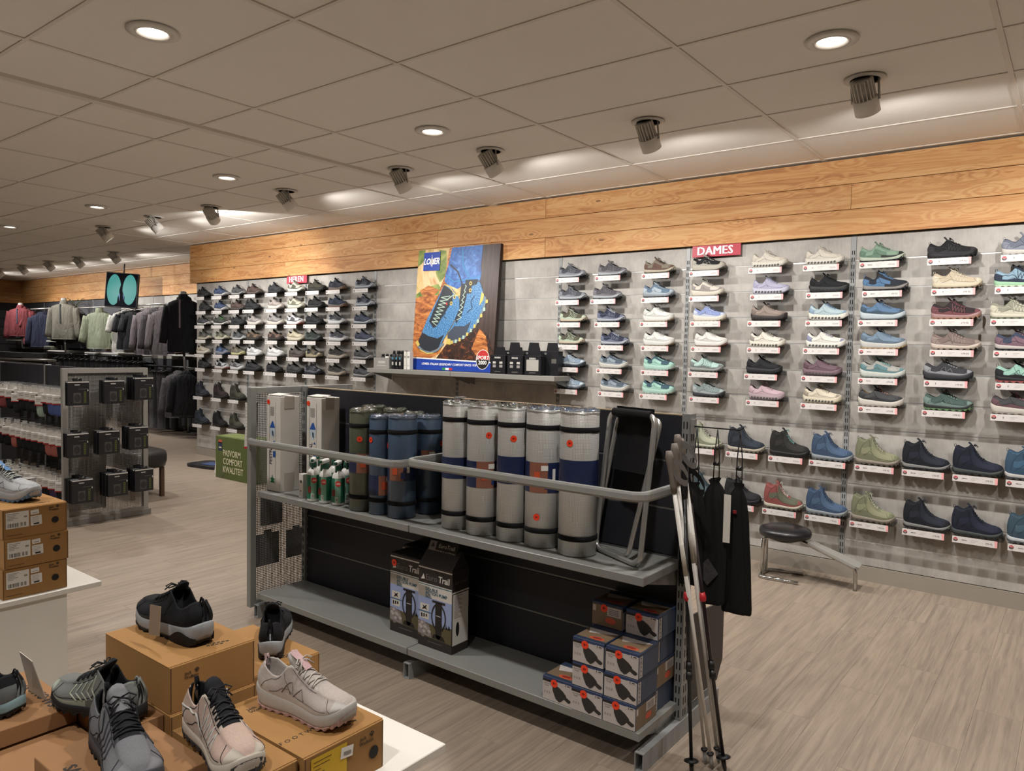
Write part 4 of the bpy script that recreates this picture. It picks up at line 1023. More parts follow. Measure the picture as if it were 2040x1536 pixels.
for px, py, l, rz in BT:
    c = onZ(px, py, .75); d = Vector((c.x, c.y)).normalized() * .03
    bottle((c.x + d.x, c.y + d.y, .751), rz * .5 + .35, 'white green-labelled spray bottle, ' + l)

# sleeping mats
def foil():
    if 'foil' not in _M:
        t = NT('embossed foil'); tc = t.n('ShaderNodeTexCoord'); sx = t.n('ShaderNodeSeparateXYZ'); t.l(tc.outputs['Object'], sx.inputs[0])
        ang = t.math('MULTIPLY', t.math('ARCTAN2', sx.outputs[1], sx.outputs[0]), .078 / .0062)
        z = t.math('MULTIPLY', sx.outputs[2], 1 / .0062)
        fa = t.math('ABSOLUTE', t.math('SUBTRACT', t.math('FRACT', ang), .5)); fz = t.math('ABSOLUTE', t.math('SUBTRACT', t.math('FRACT', z), .5))
        m = t.math('MAXIMUM', fa, fz)
        col = t.ramp(m, [(.36, '#d6d5d1'), (.48, '#95948f')]); t.l(col, t.b.inputs['Base Color'])
        t.b.inputs['Metallic'].default_value = .35; t.b.inputs['Roughness'].default_value = .38; t.b.inputs['Coat Weight'].default_value = .5; t.b.inputs['Coat Roughness'].default_value = .08
        t.bump(t.math('SUBTRACT', 1.0, m), .5, .002); _M['foil'] = t.mat
    return _M['foil']
def foam(h):
    k = ('foam', h)
    if k not in _M:
        t = NT('foam mat'); v = t.coords((1, 1, 1), 4.0); n = t.noise(v, 90, 3); c = mute(lin(h), .25, 1.0)
        t.l(t.mix(n, tuple(x * .85 for x in c), tuple(x * 1.1 for x in c)), t.b.inputs['Base Color']); t.b.inputs['Roughness'].default_value = .6
        t.b.inputs['Coat Weight'].default_value = .7; t.b.inputs['Coat Roughness'].default_value = .1; t.bump(n, .2, .001); _M[k] = t.mat
    return _M[k]
def mat_roll(c, r, h, kind, label, dots=(), band=(.22, .33), face=0.0, picture=True):
    t = thing('sleeping_mat', label, 'sleeping mat', (c[0], c[1], .751), face, 'rolled sleeping mats on the shelf')
    side = {'silver': foil(), 'blue': foam('#33506e'), 'green': foam('#4c5138')}[kind]
    core = {'silver': foam('#4f5a44'), 'blue': foam('#3a5a7c'), 'green': foam('#5c6348'), }[kind]
    if kind == 'silver' and r > .079: core = foam('#3b74ad')
    MB().lathe([(r - .006, 0), (r, .004), (r, h - .006), (r - .004, h)], 36, caps=True).build('roll', side, t)
    sp = MB(); rows = []
    n = 90
    for s in range(2):
        row = []
        for k in range(n + 1):
            a = k / n * 5.2 * 2 * PI; rr = .012 + (r - .018) * k / n + (.0085 if s else 0)
            row.append((rr * math.cos(a), rr * math.sin(a), h + .004 + .003 * math.sin(a * 1.3)))
        rows.append(row)
    sp.grid(rows, 0, True); sp.build('spiral_end', core, t)
    wr = MB(); rows = []
    for q, (rr, dz) in enumerate(((r + .0015, -.012), (r + .0015, .004), (r * .75, .010), (r * .3, .006))):
        rows.append([(rr * math.cos(a) * (1 + .02 * math.sin(5 * a + q)), rr * math.sin(a) * (1 + .02 * math.sin(7 * a)), h + dz + (.005 * math.sin(9 * a + q) if q > 1 else 0)) for a in [2 * PI * k / 30 for k in range(30)]])
    wr.grid(rows, 0, True, True); wr.build('film', clear('packing film', (.99, .99, .99), .10, .12, .7), t)
    for z in (.075, h - .075):
        MB().lathe([(r + .001, z - .011), (r + .003, z - .009), (r + .003, z + .009), (r + .001, z + .011)], 36, caps=False).build('strap', fabric('#17171a', .9, 500), t)
    z0, z1 = band[0] * 1.0, band[1]
    bl = MB(); seg = 36
    rows = [[((r + .0016) * math.cos(2 * PI * k / seg), (r + .0016) * math.sin(2 * PI * k / seg), z) for k in range(seg)] for z in (z0, z1)]
    def bm(i, j):
        if not picture: return 0
        return 1 if 20 <= j <= 25 else 0
    bl.grid(rows, 0, True, True, None, bm); bl.build('wrapper_label', [plain('#1f2a4c', .35), plain('#8a5a48', .4)], t)
    if picture:
        pr = MB()
        for k, (da, zz, w, hh, mi) in enumerate(((.10, .82, .030, .022, 0), (-.30, .5, .026, .05, 1), (.25, .25, .02, .03, 2), (.62, .6, .014, .05, 0))):
            a = -PI / 2 - .45 + da; M = frame(((r + .0022) * math.cos(a), (r + .0022) * math.sin(a), z0 + (z1 - z0) * zz), (-math.sin(a), math.cos(a), 0), (0, 0, 1), (math.cos(a), math.sin(a), 0))
            pr.box(-w / 2, w / 2, -min(hh, (z1 - z0) * .4) / 2, min(hh, (z1 - z0) * .4) / 2, 0, .0006, mi, M)
        pr.build('label_print', [plain('#e3dfd8', .4), plain('#c2512f', .4), plain('#2c3f78', .4)], t)['kind'] = 'stuff'
    for a, z in dots:
        M = frame(((r + .0008) * math.cos(a), (r + .0008) * math.sin(a), z), (-math.sin(a), math.cos(a), 0), (0, 0, 1), (math.cos(a), math.sin(a), 0))
        sticker(t, M, .0145)
    return t
def ctr(px, py, r):
    b = onZ(px, py, .75); d = Vector((b.x, b.y)).normalized() * r; return (b.x + d.x, b.y + d.y)
VD = lambda c: math.atan2(-c[1], -c[0])     # towards the eye
def add_mat(px, py, r, h, kind, label, dots, band, face=0, picture=True):
    c = ctr(px, py, r); mat_roll(c, r, h, kind, label, [(VD(c) + a - face, z) for a, z in dots], band, face, picture)
add_mat(722, 1020, .070, .518, 'green', 'olive rolled mat beside the spray bottles, with orange dot', [(-.25, .375)], (.20, .30), 1.6)
add_mat(757, 1027, .058, .496, 'blue', 'blue rolled mat, narrow, between the olive mat and the wide blue mat', [(-1.0, .38)], (.10, .20), 1.9)
add_mat(800, 1035, .072, .505, 'blue', 'wide blue rolled mat in front, left of the rail corner', [(-1.45, .36)], (.19, .29), 1.05)
add_mat(853, 1026, .066, .498, 'blue', 'blue rolled mat behind the rail corner', [(1.2, .36)], (.23, .33), 1.35)
add_mat(908, 1056, .070, .592, 'silver', 'silver rolled mat, leftmost of the silver row', [], (.24, .34), .3, False)
add_mat(961, 1069, .078, .592, 'silver', 'silver rolled mat with picture label, second in the silver row', [(.28, .46)], (.22, .34), 1.5)
add_mat(1020, 1082, .073, .594, 'silver', 'silver rolled mat with barcode label, middle of the silver row', [(-.02, .46)], (.26, .38), .1, False)
add_mat(1080, 1094, .0795, .594, 'silver', 'silver rolled mat with low orange dot, fourth in the silver row', [(-.35, .135)], (.24, .37), 1.0)
add_mat(1149, 1112, .0815, .60, 'silver', 'silver rolled mat, rightmost, beside the folding stool', [(-.5, .47)], (.28, .40), .0, False)
for i, (x, y, r, h, k, l) in enumerate(((-3.07, 2.752, .07, .52, 'green', 'olive rolled mat in the back row, leftmost'), (-2.90, 2.752, .066, .515, 'green', 'olive rolled mat in the back row behind the blue mats'), (-2.765, 2.757, .055, .505, 'green', 'olive rolled mat at the back beside the rail corner'),
                                        (-2.41, 2.757, .060, .515, 'green', 'olive rolled mat at the back left of the silver mats'),
                                        (-2.27, 2.765, .058, .585, 'silver', 'silver rolled mat in the back row, left'), (-2.08, 2.767, .058, .585, 'silver', 'silver rolled mat in the back row, middle'), (-1.90, 2.767, .056, .585, 'silver', 'silver rolled mat in the back row, right'))):
    mat_roll((x, y), r, h, k, l, [], (.22, .33), .4 * i, False)

# folding stool leaning on the shelf
t = thing('folding_stool', 'folded silver tube camping stool with black seat cloth', 'stool', (0, 0, 0))
AL = plain('#bdbcb8', .28, .75, .5, 'aluminium')
def rtube(pts, r, rad, name, mat_, parent, closed=False):
    P = [Vector(p) for p in pts]; q = []; n = len(P)
    for i in range(n):
        if not closed and i in (0, n - 1): q.append(P[i]); continue
        a, c, b = P[i - 1], P[i], P[(i + 1) % n]
        p0 = c + (a - c).normalized() * min(rad, (a - c).length * .45); p1 = c + (b - c).normalized() * min(rad, (b - c).length * .45)
        for k in range(6): s = k / 5; q.append(p0 * (1 - s) ** 2 + c * 2 * s * (1 - s) + p1 * s * s)
    return MB().tube(q, r, 10, 0, closed).build(name, mat_, parent)
A = [onY(1217, 812, 2.76), onY(1306, 825, 2.70), onZ(1274, 1128, .763), onZ(1186, 1090, .763)]
A[0].z = A[1].z = 1.345
rtube(A, .0115, .045, 'outer_frame', AL, t, True)
B_ = [onY(1232, 822, 2.80), onY(1317, 836, 2.74), onZ(1250, 1112, .765), onZ(1194, 1084, .765)]
B_[0].z = B_[1].z = 1.325; B_[3] = B_[2] + (A[3] - A[2]) * .78
rtube(B_, .0105, .04, 'inner_frame', AL, t, True)
rows = []
for k in range(9):
    s = k / 8; row = []
    for j in range(9):
        u = .08 + .84 * j / 8; p = A[0].lerp(A[1], u)
        dn = (A[3].lerp(A[2], u) - p).normalized()
        sag = .018 * math.sin(PI * s) + .004 * math.sin(j * 1.9 + s * 6)
        row.append(p + dn * (-.012 + .26 * s) + Vector((0, .02 + sag + .02 * s, .012 * math.cos(PI * s) if s < .2 else 0)))
    rows.append(row)
MB().grid(rows, 0).build('seat_cloth', fabric('#17171b', .8, 300), t)
MB().tube([A[0].lerp(A[1], .08), A[0].lerp(A[1], .92)], .0175, 10).build('seat_hem', fabric('#17171b', .8, 300), t)

# hand pump cartons
def pump_box(loc, label, flap=False, stick=True, w=.222, d=.12, h=.40):
    t = thing('pump_carton', label, 'box', loc, 0, 'double action pump cartons')
    b = MB(); b.box(0, w, 0, d, 0, h, 0, None, .002); b.build('body', plain('#2c2624', .55), t)
    M = face_front(0, -.0008, 0); F = M
    p = MB(); R4 = [(0, 1, 2, 3)]
    def q(x0, x1, z0, z1, mi, lv=0): p.add([(x0, z0, lv * .0003), (x1, z0, lv * .0003), (x1, z1, lv * .0003), (x0, z1, lv * .0003)], R4, mi, False, F)
    top = h - .005
    q(.001, w - .001, top - .098, top - .084, 1); q(.001, w - .001, top - .093, top - .089, 2, 1)
    q(.001, w - .001, top - .012, top - .006, 1)
    q(.001, w * .34, top - .152, top - .098, 3); q(w * .34, w - .001, top - .152, top - .098, 1)
    q(.001, w - .001, .11, top - .152, 4)
    p.add([(.001, .05, .0003), (w - .001, .045, .0003), (w - .001, .125, .0003), (w * .7, .112, .0003), (w * .4, .116, .0003), (.001, .125, .0003)], [tuple(range(6))], 5, False, F)
    p.add([(.002, .06, .0006), (w * .42, .05, .0006), (w * .36, .1, .0006), (w * .18, .125, .0006), (.002, .12, .0006)], [tuple(range(5))], 6, False, F)
    random.seed(3)
    for k in range(16):
        x = random.uniform(.01, w * .42); z = random.uniform(.05, .115); r = random.uniform(.006, .013)
        p.add([(x + a * r, z + b_ * r * .7, .0008 + k * .00002) for a, b_ in disc(1, 7)], [tuple(range(7))], 7 if k % 2 else 10, False, F)
    for k in range(14):
        x = w * .6 + random.uniform(0, w * .38); z = .115; hh = random.uniform(.010, .025)
        p.add([(x - .004, z, .0008), (x + .004, z, .0008), (x, z + hh, .0008)], [(0, 1, 2)], 8, False, F)
    q(w * .07, w * .33, .175, .210, 1, 2); q(w * .07, w * .33, .135, .166, 1, 2); q(.002, w * .4, .169, .1722, 2, 3)
    p.add([(w * .12, .178, .0012), (w * .17, .193, .0012), (w * .13, .203, .0012), (w * .2, .197, .0012), (w * .27, .207, .0012), (w * .24, .192, .0012), (w * .29, .181, .0012), (w * .21, .186, .0012)], [tuple(range(8))], 0, False, F)
    for k in range(3): q(w * (.1 + .07 * k), w * (.14 + .07 * k), .141 + .003 * k, .161, 0, 4)
    # pump silhouette
    cx = w * .62
    q(cx - .042, cx + .042, .228, .238, 0, 5); q(cx - .021, cx + .021, .10, .230, 0, 5); q(cx - .006, cx + .006, .055, .11, 0, 5)
    p.add([(cx + a * .021, .100 + b_ * .046, .0016) for a, b_ in disc(1, 14)], [tuple(range(14))], 0, False, F)
    p.add([(cx - .04, .055, .0016), (cx + .045, .05, .0016), (cx + .03, .072, .0016), (cx - .03, .075, .0016)], R4, 0, False, F)
    for k in range(22):
        a0 = PI * (.5 + 2 * k / 22); a1 = PI * (.5 + 2 * (k + 1) / 22); ra, rb = .048, .041
        p.add([(cx + ra * math.cos(a0), .160 + 1.42 * ra * math.sin(a0), .0017), (cx + ra * math.cos(a1), .160 + 1.42 * ra * math.sin(a1), .0017), (cx + rb * math.cos(a1), .160 + 1.42 * rb * math.sin(a1), .0017), (cx + rb * math.cos(a0), .160 + 1.42 * rb * math.sin(a0), .0017)], R4, 0, False, F)
    q(cx - .016, cx + .014, .165, .168, 1, 6)
    p.text('Euro', .040, F @ T(w * .40, top - .052, .001), 9, .008); p.text('Trail', .044, F @ T(w * .77, top - .050, .001), 1, .02, .1, 1.0, .9)
    p.add([(w * .08, top - .068, .001), (w * .2, top - .064, .001), (w * .16, top - .04, .001)], [(0, 1, 2)], 1, False, F)
    for k, s in enumerate(('DOUBLE', 'ACTION PUMP', '2x2L')):
        vs, _ = text_data(s, .02); wd = (max(v[0] for v in vs) - min(v[0] for v in vs)) * .0215
        p.text(s, .0215, F @ T(w * .22 + wd / 2, top - .110 - .0175 * k, .001), 2, .02)
    q(w * .3, w * .72, .028, .0305, 10, 2)
    G = face_right(w + .0008, 0, 0)
    p.add([(.004, .04, 0), (d - .004, .04, 0), (d - .004, top - .11, 0), (.004, top - .11, 0)], R4, 1, False, G)
    p.add([(.001, top - .105, 0), (d - .001, top - .105, 0), (d - .001, top - .098, 0), (.001, top - .098, 0)], R4, 1, False, G)
    p.text('EuroTrail', .022, G @ T(d * .5, top - .055, .0004), 9)
    for k in range(16): p.add([(.016, .17 + k * .007, .0004), (.07 - .012 * (k % 3), .17 + k * .007, .0004), (.07 - .012 * (k % 3), .1725 + k * .007, .0004), (.016, .1725 + k * .007, .0004)], R4, 10, False, G)
    p.add([(.04 + a * .012, .115 + b_ * .035, .0005) for a, b_ in disc(1, 14)], [tuple(range(14))], 0, False, G)
    p.build('print', [plain('#1b1716', .5), plain('#d2cec6', .5), plain('#1f5a70', .5), plain('#9d968c', .5), plain('#97a6cf', .5), plain('#5b5438', .6), plain('#8d8686', .6), plain('#b5acaa', .6), plain('#2c3322', .6), plain('#6d6560', .5), plain('#77706a', .6)], t)['kind'] = 'stuff'
    if flap:
        g = frame((0, 0, 0), (0, 1, 0), (0, 0, 1), (1, 0, 0))
        MB().prism([(.0, h), (d, h), (d * .62, h + .075), (d * .56, h + .075)], .003, w - .003, 0, g).build('gable_lid', plain('#2a2524', .5), t)
        sl = MB().box(.006, w - .03, -.0008, .0008, 0, .11, 0, T(0, .03, h + .004, -.42)); pf = sl.build('hang_flap', plain('#2a2524', .5), t)
        pp = MB(); FM = frame((0, 0, 0), (1, 0, 0), (0, 0, 1), (0, -1, 0)); FM = T(0, .03, h + .004, -.42) @ face_front(0, -.0014, 0)
        pp.text('EuroTrail', .028, FM @ T(.125, .088, 0), 0, .01); pp.text('DOUBLE ACTION', .017, FM @ T(.12, .06, 0), 0, .015); pp.text('HAND PUMP 2x2L', .017, FM @ T(.12, .04, 0), 0, .015)
        pp.add([(.012, .058, 0), (.056, .058, 0), (.056, .106, 0), (.012, .106, 0)], R4, 1, False, FM)
        pp.add([(.022, .078, .0004), (.046, .078, .0004), (.034, .1, .0004)], [(0, 1, 2)], 2, False, FM)
        pp.build('flap_print', [plain('#c9c5bf', .5), plain('#8d8a88', .5), plain('#3a3634', .5)], t)['kind'] = 'stuff'
    else:
        MB().box(.003, w - .003, .003, d - .003, 0, .002, 0, T(0, 0, h + .001, .02)).build('lid', plain('#191516', .5), t)
    if stick: sticker(t, face_front(.03, -.0022, h - .045), .018)
pump_box((-2.765, 2.60, .151), 'double action pump carton, left one of the front pair')
pump_box((-2.53, 2.566, .151), 'double action pump carton with raised hang flap', True, False)
pump_box((-2.80, 2.719, .151), 'double action pump carton standing behind the left one', False, True, .222, .118, .41)

# electric pump cartons
def epump(loc, label, turned=False, rz=0.0):
    w, d, h = .145, .167, .0985
    t = thing('electric_pump_carton', label, 'box', loc, rz, 'electric pump cartons in a stack')
    MB().box(0, w, 0, d, 0, h, 0, None, .0015).build('body', plain('#2b3850', .5), t)
    p = MB(); R4 = [(0, 1, 2, 3)]
    def Q(M, x0, x1, z0, z1, mi, lv=1): p.add([(x0, z0, lv * .0003), (x1, z0, lv * .0003), (x1, z1, lv * .0003), (x0, z1, lv * .0003)], R4, mi, False, M)
    FR = face_front(0, -.0005, 0); RT = face_right(w + .0005, 0, 0); TP = T(0, 0, h + .0005)
    if turned == 'front':
        SD, W_, PH, DW = RT, d, FR, w
    else: SD, W_, PH, DW = FR, w, RT, d
    # product face
    Q(SD, .001, W_ - .001, .001, h - .012, 0); Q(SD, .001, W_ - .001, h - .012, h - .001, 1); Q(SD, .001, W_ * .3, h - .022, h - .012, 2, 2)
    Q(SD, W_ * .72, W_ - .006, h - .02, h - .010, 0, 3); Q(SD, W_ * .78, W_ * .8, h - .019, h - .011, 2, 4); Q(SD, W_ * .84, W_ * .93, h - .017, h - .013, 2, 4)
    pts = [(.34, .78), (.42, .86), (.56, .80), (.70, .66), (.80, .50), (.82, .40), (.95, .30), (.97, .22), (.90, .12), (.84, .16), (.74, .26), (.66, .10), (.58, .02), (.46, .14), (.40, .34), (.35, .55)]
    p.add([(x * W_, .004 + z * (h - .02), .0008) for x, z in pts], [tuple(range(len(pts)))], 3, False, SD)
    p.text('ELECTRIC', .008, SD @ T(W_ * .17, h * .70, .0008), 4); p.text('PUMP', .008, SD @ T(W_ * .15, h * .61, .0008), 4)
    for k in range(3): Q(SD, W_ * (.06 + .08 * k), W_ * (.11 + .08 * k), h * .28, h * .38, 5, 2)
    # photo / spec face
    if turned:
        Q(PH, .001, DW - .001, .001, h - .010, 6); Q(PH, DW * .5, DW * .95, h * .5, h * .88, 0, 2)
        for k in range(4): Q(PH, DW * .55, DW * .88, h * (.56 + .07 * k), h * (.585 + .07 * k), 4, 3)
        p.add([(DW * .62 + a * .026, h * .3 + b_ * .013, .0009) for a, b_ in disc(1, 12)], [tuple(range(12))], 7, False, PH)
        Q(PH, .004, .018, h * .6, h * .85, 0, 2)
    else:
        Q(PH, .004, .03, .004, h - .012, 0)
        for k in range(5):
            Q(PH, .007, .027, .006 + k * .0165, .0205 + k * .0165, 3 if k == 3 else 5, 2); Q(PH, .0085, .0255, .0075 + k * .0165, .019 + k * .0165, 0, 3); Q(PH, .012, .021, .010 + k * .0165, .0165 + k * .0165, 4, 4)
        Q(PH, .036, DW - .004, .004, h - .012, 8)
    # top face photo
    p.add([(.004, .02, .0003), (w - .004, .02, .0003), (w - .004, d * .75, .0003), (.004, d * .75, .0003)], R4, 6, False, TP)
    p.add([(.03, d * .45, .0005), (w - .03, d * .62, .0005), (w - .004, d * .75, .0005), (.004, d * .75, .0005)], R4, 0, False, TP)
    p.add([(w * .62 + a * .034, d * .22 + b_ * .016, .0007) for a, b_ in disc(1, 12)], [tuple(range(12))], 7, False, TP)
    p.add([(w * .62 + a * .022, d * .235 + b_ * .010, .0009) for a, b_ in disc(1, 10)], [tuple(range(10))], 9, False, TP)
    p.build('print', [plain('#bdb6b2', .5), plain('#2a3c63', .5), plain('#1a1718', .5), plain('#2b2928', .5), plain('#55504e', .5), plain('#9d9794', .5), plain('#7a664f', .5), plain('#c8553c', .5), plain('#39465e', .5), plain('#8d3426', .5)], t)['kind'] = 'stuff'
    sticker(t, face_front(w * .40, -.0016, h * .78), .0165)
    return t
H = .1
E_ = [(-1.716, 2.495, 0, False, 'bottom left, standing alone'), (-1.572, 2.492, 0, False, 'bottom middle of the front stack'), (-1.574, 2.498, 1, False, 'second up in the middle column'), (-1.573, 2.496, 2, False, 'top of the middle column'),
      (-1.425, 2.492, 0, 'side', 'bottom right corner with photo side'), (-1.424, 2.496, 1, False, 'second up in the right front column'), (-1.422, 2.50, 2, False, 'top of the right front column'),
      (-1.415, 2.674, 0, False, 'bottom of the back right column'), (-1.41, 2.676, 1, 'side', 'second up in the back right column'), (-1.412, 2.675, 2, False, 'third up in the back right column'), (-1.405, 2.674, 3, False, 'top of the back right column'),
      (-1.565, 2.676, 0, False, 'bottom of the back left column'), (-1.565, 2.676, 1, False, 'second up in the back left column'), (-1.565, 2.676, 2, False, 'third up in the back left column'), (-1.565, 2.672, 3, 'front', 'top of the back left column, photo side forward')]
for x, y, k, tr_, l in E_: epump((x - .014 - (.022 if y > 2.6 else 0), y if y < 2.6 else y - .008, .151 + k * H), 'electric pump carton, ' + l, tr_)

# walking poles
def pole(base, top, rad, col, label, basket=True, grip='#8a7a6a', dark=False, strap=True):
    t = thing('walking_pole', label, 'walking pole', (0, 0, 0), 0, 'walking poles leaning on the upright')
    b, p = Vector(base), Vector(top); d = (p - b).normalized()
    L = (p - b).length
    MB().tube([b + d * .05, b + d * (L - .13)], [rad * .8, rad], 10).build('shaft', plain(col, .3, .2 if dark else 0), t)
    MB().tube([b, b + d * .02, b + d * .06], [.004, .008, rad * 1.05], 8).build('tip', plain('#8f8f8d' if not dark else '#161616', .4), t)
    if basket: MB().tube([b + d * .055, b + d * .06, b + d * .066], [.012, .028 if dark else .014, .010], 14).build('basket', plain('#111112', .5), t)
    gp = [b + d * (L - .15), b + d * (L - .12), b + d * (L - .08), b + d * (L - .04), b + d * (L - .01), b + d * (L + .012)]
    MB().tube(gp, [.0105, .0135, .0125, .0145, .016, .011], 10).build('grip', rubber(grip), t)
    if dark:
        for f, c in ((.30, '#111111'), (.55, '#b3202a'), (.33, '#111111')):
            q = b + d * (L * f); MB().tube([q, q + d * .01, q + d * .035], [rad * 1.2, rad * 1.7, rad * 1.3], 8).build('lock_collar', plain(c, .4), t)
    else:
        q = b + d * (L * .62); MB().tube([q, q + d * .12], rad * 1.02, 10).build('decal', plain('#b3aca0', .4), t)
    if strap:
        q = b + d * (L - .035); s = Vector((.9, -.3, 0)).normalized(); rows = []
        for k in range(13):
            a = k / 12 * 2 * PI; c = q + s * (.045 - .045 * math.cos(a)) + Vector((0, 0, -.045 * (1 - math.cos(a)) * .55 + .03 * math.sin(a)))
            rows.append([c + Vector((0, .0, -.012)) + s * .002, c + Vector((.004, -.004, .012))])
        MB().grid(rows, 0).build('wrist_strap', fabric('#8d857e' if not dark else '#1c1c1e', .8, 200), t)
def fb(px, py): return onZ(px, py, 0.002)
pole(fb(1419, 1531), onY(1333, 905, 2.565), .0085, '#d6d2ca', 'white walking pole in front, cork grip with grey strap')
pole(fb(1406, 1522), onY(1344, 890, 2.61), .0075, '#d0ccc4', 'white walking pole behind the front one', True, '#8d7d6c', False, False)
pole(fb(1432, 1520), onY(1350, 872, 2.64), .008, '#d6d2ca', 'white walking pole with the highest grip', True, '#8a7a6a')
pole(fb(1440, 1524), onY(1357, 880, 2.67), .0075, '#cfcbc3', 'white walking pole farthest to the right', True, '#857566', False, False)
pole(fb(1378, 1548), onY(1362, 915, 2.655), .0085, '#19191b', 'black walking pole standing upright, left', True, '#18181a', True, False)
pole(fb(1445, 1540), onY(1366, 925, 2.70), .0085, '#231a1b', 'black walking pole with red collars, leaning right', True, '#18181a', True)

# pouches hanging from a hook
hk = thing('display_hook', 'thin black display hook on the end upright', 'hook', (0, 0, 0))
MB().tube([(-1.255, GY, 1.300), (-1.06, GY, 1.300), (-1.045, GY, 1.312)], .003, 6).build('hook_arm', plain('#2a2a2a', .4, .6), hk)
MB().box(-1.258, -1.250, GY - .02, GY + .02, 1.27, 1.33).build('hook_plate', SG, hk)
def pouch(x, y, z0, z1, w, d, label, seed, tagged=False, badge=False):
    t = thing('mesh_pouch', label, 'bag', (x, y, 0), 0, 'black drawstring pouches on the hook')
    r_ = random.Random(seed); rows = []; n = 36
    zs = [0, .012, .05, .2, .4, .58, .7, .8, .88, .93, .965, 1.0]
    ws = [.94, 1.0, 1.02, 1, .99, .95, .87, .74, .58, .42, .24, .34]
    ph = r_.uniform(0, 6)
    for s, k in zip(zs, ws):
        z = z0 + (z1 - z0) * s
        row = []
        for j in range(n):
            a = 2 * PI * j / n; f = 1 + .07 * math.sin(5 * a + ph + s * 2.5) * (1 + 1.6 * s * s) + .05 * math.sin(9 * a + 2 * ph + s * 3) * (1 + 1.5 * s)
            ca, sa = math.cos(a), math.sin(a); e = .75
            row.append((w / 2 * k * f * abs(ca) ** e * (1 if ca > 0 else -1) + .006 * math.sin(s * 5 + ph), d / 2 * k * f * abs(sa) ** e * (1 if sa > 0 else -1), z + .006 * math.cos(a + ph)))
        rows.append(row)
    b = MB(); b.grid(rows, 0, True, True); b.f.append(tuple(range(n))[::-1]); b.m.append(0); b.s.append(False)
    b.build('bag', fabric('#131316', .75, 120, .35, .5), t)
    for s in (-1, 1):
        MB().tube([(s * .012, 0, z1 - .01), (s * .010, 0, z1 + (1.29 - z1) * .5), (0, 0, 1.297)], .0024, 5).build('cord', plain('#0e0e0f', .7), t)
    MB().tube([(-.012, 0, z1 + .06), (.012, 0, z1 + .06)], .009, 8).build('cord_lock', plain('#101012', .4), t)
    if tagged: MB().prism([(-.045, .0), (.0, -.055), (.045, .0), (.0, .055)], 0, .001, 0, face_front(-.008, -d / 2 - .004, z0 + .13)).build('mesh_badge', fabric('#4a4648', .8, 90, .5), t)
    if tagged: MB().box(w * .40, w * .40 + .028, -d / 2 - .004, -d / 2 - .003, z1 - .24, z1 - .05).build('price_tag', plain('#d8d4cb', .5), t)
    if badge:
        MB().box(-.007, .007, -d / 2 - .006, -d / 2 - .002, z1 - .115, z1 - .100, 0, None, .002).build('red_tab', plain('#8a1a22', .6), t)
pouch(-1.225, GY - .03, .66, 1.075, .12, .07, 'black drawstring pouch nearest the upright', 1, False, True)
pouch(-1.145, GY - .015, .60, 1.10, .125, .07, 'black drawstring pouch in the middle with white tag', 2, True)
pouch(-1.065, GY + .02, .565, 1.085, .115, .065, 'black drawstring pouch at the outer end, red mark', 3, False, True)
# ------------------------------------------------------------------ display tables with shoe boxes
TZ = .58
WHT = plain('#dcd8cf', .35, 0, .5, 'white lacquer')
def table(x0, x1, y0, y1, label, inset):
    t = thing('display_table', label, 'table', (x0, y0, 0))
    MB().box(0, x1 - x0, 0, y1 - y0, TZ - .022, TZ, 0, None, .002).build('table_top', WHT, t)
    w = x1 - x0; d = y1 - y0
    for nm, a, b, c, e in (('front_panel', .02, w - .02, .12, .14), ('back_panel', .02, w - .02, d - inset - .02, d - inset), ('left_panel', .02, .04, .14, d - inset - .02), ('right_panel', w - .04, w - .02, .14, d - inset - .02)):
        MB().box(a, b, c, e, 0, TZ - .022).build(nm, WHT, t)
table(-4.55, -3.28, .55, 1.415, 'white display table at the left edge, carrying three brown boxes', .13)
table(-2.078, -1.262, .28, 1.388, 'white display table in front, covered with shoe boxes', .22)
table(-2.75, -2.084, .05, .79, 'white display table at the lower left corner under one box', .1)
PAW = [(-.5, .1, .16, .2), (-.18, .42, .15, .2), (.18, .42, .15, .2), (.5, .1, .16, .2), (0, -.25, .36, .3)]
def jw_logo(p, M, s, mi):
    p.text('Jack', .30 * s, M @ T(-.26 * s, .14 * s, 0), mi, .015); p.text('Wolfskin', .30 * s, M @ T(0, -.14 * s, 0), mi, .015)
    for x, y, a, b in PAW: p.add([(.42 * s + (x * .26 + a * .3 * u) * s, .22 * s + (y * .26 + b * .3 * v) * s, 0) for u, v in disc(1, 9)], [tuple(range(9))], mi, False, M)
INKM = plain('#2a2119', .7); LBL = plain('#d6d2ca', .5)
R4 = [(0, 1, 2, 3)]
def quad(p, M, x0, x1, y0, y1, mi, h=0.0): p.add([(x0, y0, h), (x1, y0, h), (x1, y1, h), (x0, y1, h)], R4, mi, False, M)
